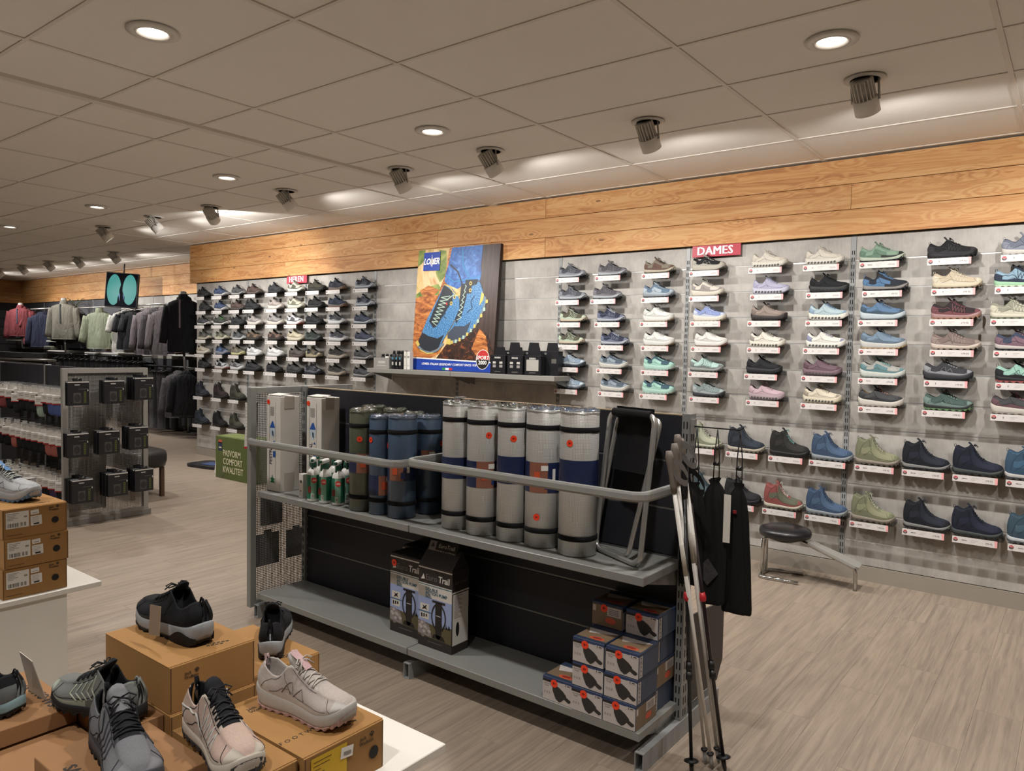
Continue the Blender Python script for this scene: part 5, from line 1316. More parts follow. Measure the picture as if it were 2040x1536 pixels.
def shoe_box(x1, y1, ztop, label, end='plain', lx=.338, ly=.232, h=.117, brand='jw', rz=0.0, front=True):
    """box whose right back top corner stands at x1,y1,ztop"""
    t = thing('shoe_box', label, 'shoe box', (x1 - lx, y1 - ly, ztop - h), rz, 'brown cardboard shoe boxes')
    cb_ = cardboard('#9c7445' if brand == 'jw' else '#916b48')
    if brand == 'jw':
        MB().box(0, lx, 0, ly, 0, h - .002, 0, None, .0012).build('body', cb_, t)
        MB().box(-.0006, lx - .004, -.0006, ly + .0006, h - .0022, h, 0, None, .0006).build('lid', cb_, t)
        MB().box(lx - .0025, lx + .0004, .002, .0045, .004, h - .003).build('corner_slot', plain('#5a4126', .9), t)
        MB().box(lx - .0025, lx + .0004, ly - .0045, ly - .002, .004, h - .003).build('corner_slot', plain('#5a4126', .9), t)
    else:
        MB().box(.004, lx - .004, .004, ly - .004, 0, h - .02, 0, None, .001).build('body', cb_, t)
        MB().box(0, lx, 0, ly, h - .042, h, 0, None, .0015).build('lid', cb_, t)
    p = MB(); E = face_right(lx + .0012, 0, 0); TPM = T(0, 0, h + .0006)
    mats = [INKM, LBL, plain('#17130f', .8), plain('#d0a91e', .5), plain('#8d8780', .6), plain('#e8e5df', .5)]
    if brand == 'jw':
        if end == 'plain':
            jw_logo(p, E @ T(.055, h - .033, 0), .034, 0); quad(p, E, .04, .11, .012, .0135, 0)
        if end == 'label':
            jw_logo(p, E @ T(ly - .05, h - .020, 0), .034, 0)
            quad(p, E, .012, .092, .040, h - .014, 1); 
            for k in range(5): quad(p, E, .017, .017 + (.04, .03, .026, .036, .02)[k], h - .022 - k * .006, h - .0195 - k * .006, 4, .0004)
            for k in range(14): quad(p, E, .018 + k * .0028 + .0006 * (k % 3), .0195 + k * .0028 + .0006 * (k % 4) * .5, .044, .060, 2, .0004)
            for k in range(2): quad(p, E, .062 + k * .012, .070 + k * .012, .045, .060, 4, .0004)
            quad(p, E, .074, .086, h - .04, h - .033, 4, .0004)
            M2 = E @ T(.113, h - .024, 0, 0, 0, .08); quad(p, M2, -.015, .015, -.009, .009, 1); quad(p, M2, -.009, .010, -.004, -.001, 4, .0004)
            M3 = E @ T(.118, h - .058, 0, 0, 0, .03); quad(p, M3, -.02, .02, -.019, .019, 1)
            for k in range(4): quad(p, M3, -.015, .008 + .003 * (k % 2), .012 - k * .006, .0135 - k * .006, 4, .0004)
            quad(p, M3, -.010, .010, -.016, -.010, 2, .0004)
            p.add([(ly - .045 + u * .0135, h * .43 + v * .0135, .0004) for u, v in disc(1, 18)], [tuple(range(18))], 2, False, E)
            quad(p, E, .014, .07, .012, .0135, 0)
        if end == 'yellow':
            jw_logo(p, E @ T(ly - .055, h - .030, 0), .040, 0)
            quad(p, E, .018, .118, .008, h - .010, 3)
            for k in range(5): quad(p, E, .024, .024 + (.05, .045, .02, .03, .016)[k], h - .022 - k * .009, h - .0205 - k * .009, 0, .0004)
            quad(p, E, .034, .07, .012, .05, 5, .0004); quad(p, E, .044, .055, .03, .045, 4, .0008)
            M2 = E @ T(.118, h * .72, .0008, 0, 0, -.12); quad(p, M2, -.018, .018, -.013, .013, 5); quad(p, M2, -.01, .012, -.006, .002, 4, .0004)
            p.add([(ly - .032 + u * .0145, h * .42 + v * .0155, .0004) for u, v in disc(1, 18)], [tuple(range(18))], 2, False, E)
        [quad(p, TPM @ T(lx - .055 + .012 * j, ly - .075, 0, 0, 0, 1.2), -.045 + .012 * j + .011 * q, -.037 + .012 * j + .011 * q, -.003, .003, 0) for j in range(2) for q in range(7 - 3 * j)]
        if end == 'yellow': p.text('FOOTWEAR', .018, TPM @ T(lx - .09, ly * .30, 0, 0, 0, PI / 2), 0, 0, 0, 1.6); jw_logo(p, TPM @ T(.06, ly * .30, 0, 0, 0, PI / 2), .05, 0)
        if front:
            F = face_front(0, -.0012, 0)
            p.add([(.06, .06, 0), (.10, .10, 0), (.115, .085, 0), (.13, .105, 0), (.17, .06, 0)], [(0, 1, 2, 3, 4)], 4 if False else 0, False, F) if end == 'peaks' else None
    else:
        up = end == 'up'
        p.text('SALOMON', .036, TPM @ T(lx * .60, (ly - .035) if up else .032, 0, 0, 0, PI if up else 0), 0, .03)
    if p.v: p.build('print', mats, t)['kind'] = 'stuff'
    return t
shoe_box(-3.301, 1.289, .938, 'brown shoe box with black hole, top of the left stack', 'label', h=.118)
shoe_box(-3.298, 1.292, .8195, 'brown shoe box, middle of the left stack', 'label', h=.118)
shoe_box(-3.303, 1.288, .701, 'brown shoe box, bottom of the left stack on the white table', 'label', h=.1205)
shoe_box(-1.309, 1.214, .699, 'brown shoe box with yellow label, right end of the front table', 'yellow', h=.1185)
shoe_box(-1.745, 1.362, .699, 'brown shoe box at the back of the front table, under a black shoe', 'plain', h=.1185)
shoe_box(-1.715, 1.126, .8165, 'brown shoe box on top of another, under the black tagged shoe', 'plain', h=.117)
shoe_box(-1.708, 1.124, .699, 'brown shoe box below the one with the tagged shoe', 'plain', h=.1185)
shoe_box(-1.322, .975, .697, 'brown shoe box beside the yellow-label box, under the peach shoe', 'plain', h=.1165, lx=.325, ly=.11, front=False)
shoe_box(-1.94, .776, .699, 'brown shoe box at the lower left corner, under a black shoe', 'up', .31, .235, .1185, 'sal')
shoe_box(-1.735, .890, .697, 'brown shoe box behind, under the sage green shoe', 'up', .30, .11, .1165, 'sal')
shoe_box(-1.776, .772, .655, 'low brown shoe box wedged between the front boxes', 'down', .16, .24, .0745, 'sal')
shoe_box(-1.655, .855, .694, 'brown shoe box in the front, under the grey shoe', 'down', .13, .232, .1135, 'sal') if False else shoe_box(-1.47, .853, .694, 'brown shoe box in the front, under the grey shoe', 'down', .302, .232, .1135, 'sal')

# the shoes on the boxes
def hero(label, kind, pat, cols, heel, ang, z, scale=1.0, mirror=False, pitch=0.0, **kw):
    a = math.radians(ang); h = Vector(heel); L = SPEC[kind]['L'] * scale
    c = h + Vector((math.cos(a), math.sin(a))) * (L / 2)
    return make_shoe('display_shoe', label, kind, pat, *cols, (c.x, c.y, z + .0008), a, scale, 'shoes displayed on the boxes', hi=True, mirror=mirror, **kw)
s1 = hero('pale grey and bright blue trail shoe on the left box stack', 'runner', 'n', ('#b9bcbd', '#a3a8aa', '#b5b8ba', '#3f8fd0', '#cfd2c8'), (-3.655, 1.085), 23, .938, 1.06, cap='#b9bcbe', lining='#23262c', tongue='#2b2f36', loop='#4aa0e0', overlay='#7d8284')
s2 = hero('black shoe with light grey sole and cardboard hang tag', 'runner', '', ('#1b1c22', '#15161b', '#a9aeb2', '#17181b', '#1b1c20'), (-1.775, 1.02), 181, .8165, 1.03, cap='#20222a', lining='#111216', tongue='#15161a', loop='#15161a')
s3 = hero('black shoe seen from the heel on the back box', 'runner', '', ('#1b1c22', '#15161b', '#a9aeb2', '#17181b', '#1b1c20'), (-1.80, 1.232), 140, .699, .95, cap='#20222a', lining='#111216', tongue='#15161a', loop='#15161a')
s4 = hero('beige running shoe with pink tongue strap and pink lugs', 'runner', 'n', ('#cdb9ab', '#d6c8ba', '#c9c2b7', '#dfa092', '#d6cabb'), (-1.61, 1.083), 9, .699, 1.0, cap='#d2c9bd', lining='#c3b6aa', tongue='#cdbfb1', loop='#e8b0b0', overlay='#8d7d74')
s5 = hero('sage green hiking shoe with dark collar', 'trail', 's', ('#7d8078', '#6f726a', '#23262a', '#1c1e20', '#2a2c2e'), (-1.735, .835), 194, .697, .98, cap='#a8b59c', lining='#17181b', tongue='#2a2d30', loop='#8d9a9a', overlay='#b9c6a5')
s6 = hero('grey hiking shoe with black laces, nearest in the front', 'trail', 's', ('#7b7b82', '#4a4c57', '#4b4d57', '#202126', '#1b1c22'), (-1.745, .755), -12, .694, 1.12, cap='#8a8b92', lining='#1f2128', tongue='#85868c', loop='#23252c', overlay='#3a3d49')
s7 = hero('peach and cream hiking shoe with black tongue', 'trail', 'z', ('#d9ae94', '#d8bfa6', '#dccdb4', '#3a3a42', '#2c2c34'), (-1.625, .905), -9, .697, 1.07, cap='#dccbb0', lining='#1a1b22', tongue='#1d1e27', loop='#17181d', overlay='#cfc8bc')
s8 = hero('black hiking shoe with aqua midsole at the left edge', 'trail', 'p', ('#16171d', '#6f7676', '#7fb0b8', '#1b1d20', '#15161a'), (-1.99, .668), 205, .699, .98, cap='#23262c', lining='#101116', tongue='#14151a', loop='#101115')
# tags, pull straps
def tagcard(parent, pts, col, name='hang_tag'):
    P = [Vector(p) for p in pts]; n = (P[1] - P[0]).cross(P[3] - P[0]).normalized() * .0012
    b = MB(); b.add([p for p in P] + [p + n for p in P], [(0, 1, 2, 3), (7, 6, 5, 4), (0, 4, 5, 1), (1, 5, 6, 2), (2, 6, 7, 3), (3, 7, 4, 0)])
    o = b.build(name, cardboard(col), parent); return o
def local(o, p):
    bpy.context.view_layer.update(); return o.matrix_world.inverted() @ Vector(p)
def world_tag(o, px, Y0, Y1, col, lines=True):
    """card whose four corners are measured on the photo, hanging in front of the shoe"""
    w = [onY(px[0][0], px[0][1], Y0), onY(px[1][0], px[1][1], Y0), onY(px[2][0], px[2][1], Y1), onY(px[3][0], px[3][1], Y1)]
    return tagcard(o, [local(o, p) for p in w], col)
world_tag(s2, ((299, 1204), (320, 1208), (317, 1268), (296, 1264)), .945, .93, '#8d7763')
world_tag(s8, ((38, 1298), (64, 1318), (92, 1395), (62, 1386)), .70, .735, '#cfc8be')
p_ = MB(); S = SPEC['runner']
rows = []
for k in range(9):
    s = k / 8; tt = .385 + .14 * s; c = upos(S, tt, .5); z = kp(S['top'], tt) + .012 - .006 * s
    if s < .2: c = Vector(((.385 - .5) * S['L'] - .012 + .06 * s, .004, 0)); z = kp(S['top'], .385) + .026 - .05 * s
    rows.append([Vector((c.x, c.y + a * .011, z)) for a in (-1, 0, 1)])
p_.grid(rows, 0)
for s_, c_ in ((s4, '#e3a9ab'), (s1, '#3f97dc')): o = bpy.data.objects.new('tongue_strap', p_.mesh('tongue_strap', 0)); o.data.materials.append(fabric(c_, .7, 300)); COL.objects.link(o); o.parent = s_
# heel wave of the thick soles
def sole_wave(parent, col, side=(0, 1)):
    b = MB(); S = SPEC['runner']
    for sd in (-1, 1):
        rows = []
        for k in range(15):
            t = .02 + .34 * k / 14; w = kp(WID, t) * 1.045 + .0005; top = .012 + .020 * math.sin(PI * min(1, (t) / .34)) ** 1.2
            zb = zbot(S, t)
            rows.append([((t - .5) * S['L'] * 1.01 - (.004 * (1 - t / .2) if t < .2 else 0), sd * w + .004 * math.sin(PI * t), zb + .002), ((t - .5) * S['L'] * 1.01 - (.004 * (1 - t / .2) if t < .2 else 0), sd * (w + .001) + .004 * math.sin(PI * t), zb + top)])
        b.grid(rows, 0, True)
    b.build('heel_wave', rubber(col), parent)
sole_wave(s2, '#17181b'); sole_wave(s3, '#17181b')
# ------------------------------------------------------------------ sock rack on the left
rk = thing('sock_rack', 'grey sock rack with mesh end panel and dark back panel, at the left', 'shelving unit', (0, 0, 0))
RX, RY = -6.9, 3.03
mesh_panel(rk, RX, 2.66, 3.39, .03, 1.366, .045, steel('#8f8c85', .45), steel('#8a877f', .5), .0112)
MB().box(RX - .03, RX + .03, 2.64, 3.41, .0, .05, 0, None, .003).build('base_plinth', steel('#77756f', .45), rk)
for a, b in ((-6.93, -8.18), (-8.18, -9.43), (-9.43, -10.68)):
    MB().box(b + .016, a - .016, RY - .012, RY + .012, .1, 1.355, 0, None, .002).build('back_panel', plain('#2c2b30', .55), rk)
    MB().box(b - .016, b + .016, RY - .03, RY + .03, 0, 1.36, 0, None, .002).build('upright', steel('#7c7c7a', .4), rk)
    MB().box(b + .003, a - .003, 2.68, RY - .03, .11, .14, 0, None, .002).build('bottom_shelf', steel('#5a5a58', .4), rk)
# flat packs on the mesh panel
def pack_mesh():
    w, h, d = .172, .205, .011
    b = MB().box(-d / 2, d / 2, -w / 2, w / 2, -h, 0, 0, None, .0025); m1 = b.mesh('pouch', 1)
    p = MB(); M = face_right(d / 2 + .0006, 0, -h / 2)
    quad(p, M, -w / 2 + .003, w / 2 - .003, h / 2 - .012, h / 2 - .004, 0)
    quad(p, M, -.03, .012, h * .33, h * .37, 1, .0004)
    quad(p, M, w * .02, w * .44, h * .17, h * .178, 2)
    quad(p, M, -w * .22, w * .12, -h * .40, h * .02, 3); p.add([(-w * .05 + u * .026, -h * .2 + v * .034, .0005) for u, v in disc(1, 10)], [tuple(range(10))], 4, False, M)
    [quad(p, M, w * .25, w * .36, -h * .40 + .017 * q, -h * .40 + .012 + .017 * q, 5, .0005) for q in range(6)]
    quad(p, M, w * .42, w * .46, h * .08, h * .15, 0)
    m2 = p.mesh('print', 6)
    k = MB(); k.box(-.001, .001, -.03, .03, -.002, .022, 0); m3 = k.mesh('hanger_tab', 1)
    return m1, m2, m3
PM = pack_mesh(); PMAT = plain('#16161a', .38); PPR = [plain('#c9c6c0', .35), plain('#a9a6a2', .5), plain('#7d7b76', .5), plain('#3f3d3a', .5), plain('#232121', .5), plain('#4a5122', .5)]
HN = ['upper left', 'upper middle', 'upper right', 'centre left', 'centre', 'centre right', 'lower left', 'lower middle', 'lower right']
HP = [(2.715, 1.262, 2), (3.015, 1.265, 5), (3.27, 1.285, 6), (2.715, .822, 4), (2.965, .825, 5), (3.225, .842, 6), (2.745, .425, 6), (3.035, .445, 6), (3.265, .455, 6)]
for (y, z, n), l in zip(HP, HN):
    hk_ = MB(); hk_.tube([(RX, y, z + .016), (RX + .20, y, z + .016), (RX + .21, y, z + .026)], .0028, 6); hk_.build('hook', steel('#9a9a98', .3), rk)
    for k in range(n):
        fr_ = k == n - 1
        t = thing('underwear_pack', 'flat black pack, %s on the %s hook of the mesh panel' % (['frontmost', 'second', 'third', 'fourth', 'fifth', 'sixth'][n - 1 - k], l), 'package', (RX + .185 - (n - 1 - k) * .028, y + random.uniform(-.006, .006), z), random.uniform(-.05, .05), 'black packs on the %s hook' % l)
        link('pouch', PM[0], t, [PMAT]); link('hanger_tab', PM[2], t, [PMAT])
        if k >= n - 2: link('print', PM[1], t, PPR)['kind'] = 'stuff'
for k, (px, py, sc_) in enumerate(((541, 985, .9), (533, 1062, .95), (590, 1052, .85))):
    q = onX(px, py, -3.885); t = thing('underwear_pack', 'dark pack hanging outside the mesh end panel, %s' % ['topmost', 'lower left', 'lower right'][k], 'package', (q.x, q.y, q.z), 0, 'packs on the outside of the mesh panel', None, sc_)
    link('pouch', PM[0], t, [plain('#2a2726', .5)]); link('hanger_tab', PM[2], t, [PMAT])
    MB().tube([(.0, 0, .012), (.05 / sc_, 0, .016)], .002, 5).build('hook', steel('#77756f', .4), t)
# socks on cards
def sock_meshes():
    c = MB(); c.box(-.048, .048, -.0145, .0145, -.118, -.045, 0, None, .003); c.box(-.026, .026, -.0015, .0015, -.045, 0, 0)
    c.box(-.0485, .0485, -.0150, .0150, -.127, -.118, 1)
    p = face_front(0, -.0152, -.08); quad(c, p, -.03, .01, .008, .012, 2); quad(c, p, -.03, .03, -.006, -.003, 2); quad(c, p, .014, .036, .004, .02, 2)
    card = c.mesh('card', 3)
    rows = []
    for z, w, d, x in ((-.045, .036, .010, 0), (-.06, .044, .011, 0), (-.12, .044, .012, 0), (-.17, .041, .013, .002), (-.20, .040, .013, .004), (-.222, .034, .010, .008), (-.229, .02, .005, .01)):
        rows.append([(x + w * math.cos(a) * (1 if abs(math.cos(a)) > .3 else 1), d * math.sin(a), z) for a in [2 * PI * k / 10 for k in range(10)]])
    s = MB(); s.grid(rows, 0, True, True); s.f.append(tuple(6 * 10 + k for k in range(10))); s.m.append(0); s.s.append(True)
    return card, s.mesh('sock', 1)
CARD, SOCK = sock_meshes()
CMT = [plain('#cbc6be', .6), plain('#9c2a2c', .6), plain('#6d6965', .6)]
random.seed(5)
SR = [('top', 1.165, [-8.75, -8.58, -8.40, -8.22, -8.05, -7.90, -7.76, -7.62, -7.49, -7.36, -7.23, -7.10], {2: '#a32b31', 8: '#9fbfa9', 10: '#3f63b5', 11: '#3f63b5', 1: '#c9c2b5'}),
      ('middle', .80, [-8.7, -8.5, -8.3, -8.12, -7.98, -7.84, -7.70, -7.57, -7.44, -7.31, -7.18, -7.06], {3: '#d0532a', 9: '#d0532a', 10: '#c84c28'}),
      ('bottom', .40, [-8.5, -8.3, -8.1, -7.9, -7.76, -7.62, -7.48, -7.35, -7.22, -7.08], {4: '#b02432', 5: '#a8222f', 8: '#53306a'})]
cn_ = {'#a32b31': 'dark red', '#9fbfa9': 'mint green', '#3f63b5': 'blue', '#c9c2b5': 'cream', '#d0532a': 'orange', '#c84c28': 'orange', '#b02432': 'crimson', '#a8222f': 'crimson', '#53306a': 'purple'}
ordn = ['first', 'second', 'third', 'fourth', 'fifth', 'sixth', 'seventh', 'eighth', 'ninth', 'tenth', 'eleventh', 'twelfth']
for rn, z, xs, cols in SR:
    for i, x in enumerate(xs):
        MB().tube([(x, RY - .012, z + .004), (x, 2.70, z + .004), (x, 2.69, z + .014)], .0025, 5).build('hook', steel('#9a9a98', .3), rk)
        for k in range(3):
            hexc = cols.get(i, '#1d1d22') if k == 0 else random.choice(['#1d1d22', '#24242b', '#1a1c24'])
            lab = ('%s socks on a card at the front, ' % cn_.get(hexc, 'black')) if k == 0 else 'black socks on a card, %s behind the front pair, ' % ['', 'directly', 'second'][k]
            t = thing('sock_pair', lab + '%s hook of the %s row' % (ordn[i], rn), 'socks', (x + random.uniform(-.01, .01), 2.715 + k * .075, z - (0 if rn != 'top' else random.choice((0, .0, .03)))), random.uniform(.45, .95), 'socks hanging in the %s row' % rn)
            link('card', CARD, t, CMT); link('sock', SOCK, t, [fabric(hexc, .9, 200)])
# grey cylinder stand and bench
t = thing('cylinder_stand', 'grey tapered cylindrical stand in front of the socks', 'stand', (onY(54, 920, 2.35).x, 2.35, 0))
MB().lathe([(.12, 0), (.13, .01), (.045, .12), (.045, .36), (.052, .38), (.060, .475)], 28).build('body', plain('#6f6b66', .5), t)
MB().lathe([(.060, .475), (.062, .478), (.060, .482), (.0001, .483)], 28).build('cap', plain('#8d8983', .5), t)
t = thing('fitting_bench', 'black upholstered fitting bench behind the mesh panel', 'bench', (-7.9, 3.72, 0))
rows = []
for k, (z, s) in enumerate(((.30, .80), (.32, .95), (.38, 1.0), (.44, 1.0), (.475, .97), (.485, .88))):
    rows.append([(( .42 * s * abs(math.cos(a)) ** .45 * (1 if math.cos(a) > 0 else -1)), .23 * s * abs(math.sin(a)) ** .55 * (1 if math.sin(a) > 0 else -1), z) for a in [2 * PI * j / 36 for j in range(36)]])
b = MB(); b.grid(rows, 0, True, True); b.f += [tuple(range(36))[::-1], tuple(5 * 36 + j for j in range(36))]; b.m += [0, 0]; b.s += [False, True]
b.build('seat', plain('#1f1c1c', .4), t)
for sx in (-1, 1):
    for sy in (-1, 1): MB().box(sx * .33 - .02, sx * .33 + .02, sy * .15 - .02, sy * .15 + .02, 0, .31, 0, None, .003).build('leg', plain('#4a3324', .5), t)

# ------------------------------------------------------------------ clothing area
def garment_parts(t, w, ln, dp, col, sl=.55, sw=.06, hood=False, collar=False, seed=0, flare=1.05, pants=False, lean=.04, hanger=True, zipc=None):
    r_ = random.Random(seed); ph = r_.uniform(0, 6); m = cloth(col)
    n = 22; b = MB(); rows = []
    if pants:
        for sd in (-1, 1):
            rows = []
            for s in (0, .08, .25, .5, .75, 1):
                hw = w / 4 * (1 - .25 * s); rows.append([(sd * (w / 4 + .01 * s) + hw * math.cos(a) * (1 + .08 * math.sin(4 * a + ph)), dp / 2 * (1 - .2 * s) * math.sin(a), -s * ln) for a in [2 * PI * j / 14 for j in range(14)]])
            q = MB(); q.grid(rows, 0, True, True); q.f += [tuple(range(14)), tuple(5 * 14 + j for j in range(14))[::-1]]; q.m += [0, 0]; q.s += [False, False]
            q.build('trouser_leg', m, t)
    else:
        prof = [(0, .16, .45), (.02, .30, .6), (.05, .62, .8), (.09, .90, .95), (.15, .98, 1), (.3, .96, 1), (.5, .95, 1), (.7, .97, 1), (.88, 1.0 * flare, 1), (.97, 1.0 * flare, .95), (1.0, .96 * flare, .9)]
        for s, kw_, kd in prof:
            row = []
            for j in range(n):
                a = 2 * PI * j / n; f = 1 + (.05 * math.sin(6 * a + ph) + .03 * math.sin(11 * a + 2 * ph)) * min(1, s * 2.5)
                row.append((w / 2 * kw_ * f * math.cos(a), dp / 2 * kd * f * math.sin(a) * (1 + .25 * math.sin(3 * a + ph + s * 2) * s), -s * ln))
            rows.append(row)
        b.grid(rows, 0, True, True); b.f.append(tuple((len(prof) - 1) * n + j for j in range(n))[::-1]); b.m.append(0); b.s.append(False)
        b.build('body', m, t)
        for sd in (-1, 1):
            if sl <= 0: continue
            p0 = Vector((sd * w * .43, 0, -.10 * ln / .7)); p1 = p0 + Vector((sd * .05, -.01, -sl * .45)); p2 = p0 + Vector((sd * (.05 + lean), -.03, -sl))
            pts = [p0.lerp(p1, k / 3) for k in range(4)] + [p1.lerp(p2, k / 3) for k in (1, 2, 3)]
            MB().tube(pts, [sw * 1.25, sw * 1.2, sw * 1.15, sw * 1.1, sw, sw * .95, sw * .85], 10, 0, flat=.7).build('sleeve', m, t)
        if hood:
            rows = [[(.115 * k * math.cos(a), .03 + .07 * k * math.sin(a), z) for a in [2 * PI * j / 14 for j in range(14)]] for z, k in ((-.11, .55), (-.08, .9), (-.03, 1.05), (.01, .95), (.035, .6))]
            q = MB(); q.grid(rows, 0, True, True); q.f.append(tuple(4 * 14 + j for j in range(14))); q.m.append(0); q.s.append(True); q.build('hood', m, t)
        if collar: MB().lathe([(.075, -.03), (.07, .02), (.062, .06), (.055, .058), (.06, -.01)], 16, caps=False).build('collar', m, t)
        if zipc: MB().box(-.012, .012, -dp / 2 - .008, -dp / 2 + .01, -ln * .55, -.03).build('shirt_front', fabric(zipc), t)
    if hanger:
        MB().tube([(-.16, 0, -.03), (0, 0, .03), (.16, 0, -.03)], .006, 6).build('hanger', plain('#17171a', .5), t)
        MB().tube([(0, 0, .03), (0, 0, .07), (.012, 0, .085), (.022, 0, .075)], .003, 5).build('hanger_hook', plain('#8d8d8b', .3, .7), t)
FC = math.radians(38)
def hang(px, py, Y, label, cat, w, ln, dp, col, rz, name='garment', **kw):
    p = onY(px, py, Y)
    if py > 730 and px > 295: p = onY(px, 738, 6.5); p.z = 1.10
    elif py > 700: p.z = 1.235
    else: p = onY(px, py, 6.5); p.z = 2.18
    t = thing(name, label, cat, (p.x, p.y, p.z), rz, 'clothes hanging on the rear wall')
    garment_parts(t, w, ln, dp, col, **kw); return t
SIDE = PI / 2 + .1
hang(84, 634, 6.35, 'navy hooded sweatshirt hanging on the rear wall, left', 'sweatshirt', .50, .72, .16, '#2b3352', FC, 'hooded_sweatshirt', hood=True, seed=1, sl=.56, sw=.07)
hang(70, 636, 6.55, 'red shirt hanging behind the navy sweatshirt', 'shirt', .46, .66, .10, '#a0303c', .9, 'shirt', seed=2, sl=.2)
hang(139, 634, 6.5, 'black long-sleeved top hanging beside the beige mannequin', 'shirt', .46, .66, .10, '#1d1e22', .95, 'long_sleeved_top', seed=3, sl=.5)
hang(153, 632, 6.45, 'charcoal shirt hanging left of the pale green pullover', 'shirt', .46, .72, .10, '#2a2b31', .8, 'shirt', seed=4, sl=.24)
hang(198, 624, 6.35, 'pale green half-zip pullover facing front', 'pullover', .50, .72, .18, '#8f9a72', FC, 'pullover', collar=True, seed=5, sl=.50, sw=.08, flare=1.02, lean=.06)
hang(249, 624, 6.5, 'white shirt hanging right of the screen', 'shirt', .44, .78, .10, '#c6c1b6', .95, 'shirt', seed=6, sl=.3)
hang(263, 620, 6.5, 'black shirt hanging next to the white shirt', 'shirt', .46, .72, .10, '#1f1f24', 1.0, 'shirt', seed=7, sl=.3)
hang(276, 619, 6.52, 'charcoal shirt hanging in front of the mauve hoodies', 'shirt', .46, .72, .10, '#26262b', 1.05, 'shirt', seed=8, sl=.3)
hang(299, 617, 6.4, 'mauve grey hoodie hanging, frontmost', 'hoodie', .48, .80, .16, '#77696e', .85, 'hooded_sweatshirt', hood=True, seed=9, sl=.60)
hang(317, 617, 6.5, 'brown grey hoodie hanging second', 'hoodie', .46, .80, .12, '#4d4448', 1.1, 'hooded_sweatshirt', hood=True, seed=10, sl=.58)
hang(330, 616, 6.55, 'mauve grey hoodie hanging third, beside the black mannequin', 'hoodie', .46, .80, .12, '#6b5f63', 1.15, 'hooded_sweatshirt', hood=True, seed=11, sl=.58)
hang(299, 738, 6.4, 'grey trousers on the lower rail, frontmost', 'trousers', .34, .98, .10, '#6d6366', .9, 'trousers', pants=True, seed=12)
for k, (px, c, l) in enumerate(((310, '#3d383b', 'second'), (318, '#55504f', 'third'), (326, '#2e2b2d', 'fourth'), (334, '#413c3e', 'fifth'))):
    hang(px, 738 + k, 6.45 + .04 * k, 'dark trousers on the lower rail, %s from the left' % l, 'trousers', .34, .98, .08, c, 1.1, 'trousers', pants=True, seed=13 + k)
hang(357, 738, 6.2, 'grey two-tone hooded jacket on the lower rail', 'jacket', .48, .76, .18, '#5d565a', FC, 'hooded_jacket', hood=True, seed=20, sl=.6, sw=.065)
hang(374, 738, 6.4, 'dark jacket behind the grey two-tone jacket', 'jacket', .46, .72, .14, '#232327', .9, 'jacket', hood=True, seed=21, sl=.55)
random.seed(9)
for k in range(17):
    px = 116 + k * 10.6; c = random.choice(['#1a1b1d', '#22231f', '#1e2024', '#2a2b24', '#26262b'])
    hang(px, 713 + k * .8, 6.5, 'dark folded garment on the lower rail behind the rack, number %s from the left' % (ordn + ['thirteenth', 'fourteenth', 'fifteenth', 'sixteenth', 'seventeenth'])[k], 'trousers', .36, .9, .07, c, 1.15, 'trousers', pants=True, seed=40 + k)
# rails and shelves on the clothing wall
def wall_rail(x0, x1, z, y, label, col='#b9b7b2'):
    t = thing('wall_rail', label, 'rail', (x0, 0, z), 0, 'chrome clothes rails on the rear wall')
    MB().tube([(0, y, 0), (x1 - x0, y, 0)], .016, 8).build('bar', plain(col, .25, .7), t)
    for x in (.02, x1 - x0 - .02): MB().box(x - .008, x + .008, y, W2Y - .002, -.012, .012).build('arm', plain(col, .3, .6), t)
wall_rail(-19.6, -17.3, 2.28, 6.5, 'chrome rail above the red and navy clothes')
wall_rail(-17.0, -14.55, 2.26, 6.5, 'chrome rail above the pale green pullover')
wall_rail(-14.3, -12.2, 2.27, 6.5, 'chrome rail above the mauve hoodies')
wall_rail(-13.9, -11.2, 1.19, 6.5, 'dark lower rail carrying the grey trousers', '#3a3a3a')
wall_rail(-19.6, -13.95, 1.33, 6.5, 'long dark lower rail of the clothing wall', '#3a3a3a')
def wall_shelf(px0, px1, py, y, label):
    a = onY(px0, py, y - .15); b = onY(px1, py, y - .15)
    t = thing('wall_shelf', label, 'shelf', (a.x, W2Y - .004, a.z), 0, 'light grey shelves on the clothing wall')
    MB().box(0, b.x - a.x, -(W2Y - .004 - y + .15), 0, -.03, 0, 0, None, .002).build('board', plain('#a9a7a2', .5), t)
    MB().box(.1, .115, -.25, 0, -.1, -.03).build('bracket', plain('#8d8d8b', .4), t)
    return a
wall_shelf(327, 395, 683, 6.65, 'grey wall shelf carrying the beige cap')
wall_shelf(327, 390, 705, 6.65, 'grey wall shelf below the cap shelf')
wall_shelf(168, 235, 701, 6.65, 'grey wall shelf below the pale green pullover')
wall_shelf(92, 130, 678, 6.65, 'grey wall shelf below the olive backpack')
wall_shelf(92, 132, 697, 6.65, 'grey wall shelf with folded clothes')
wall_shelf(12, 50, 676, 6.65, 'grey wall shelf below the red jacket')
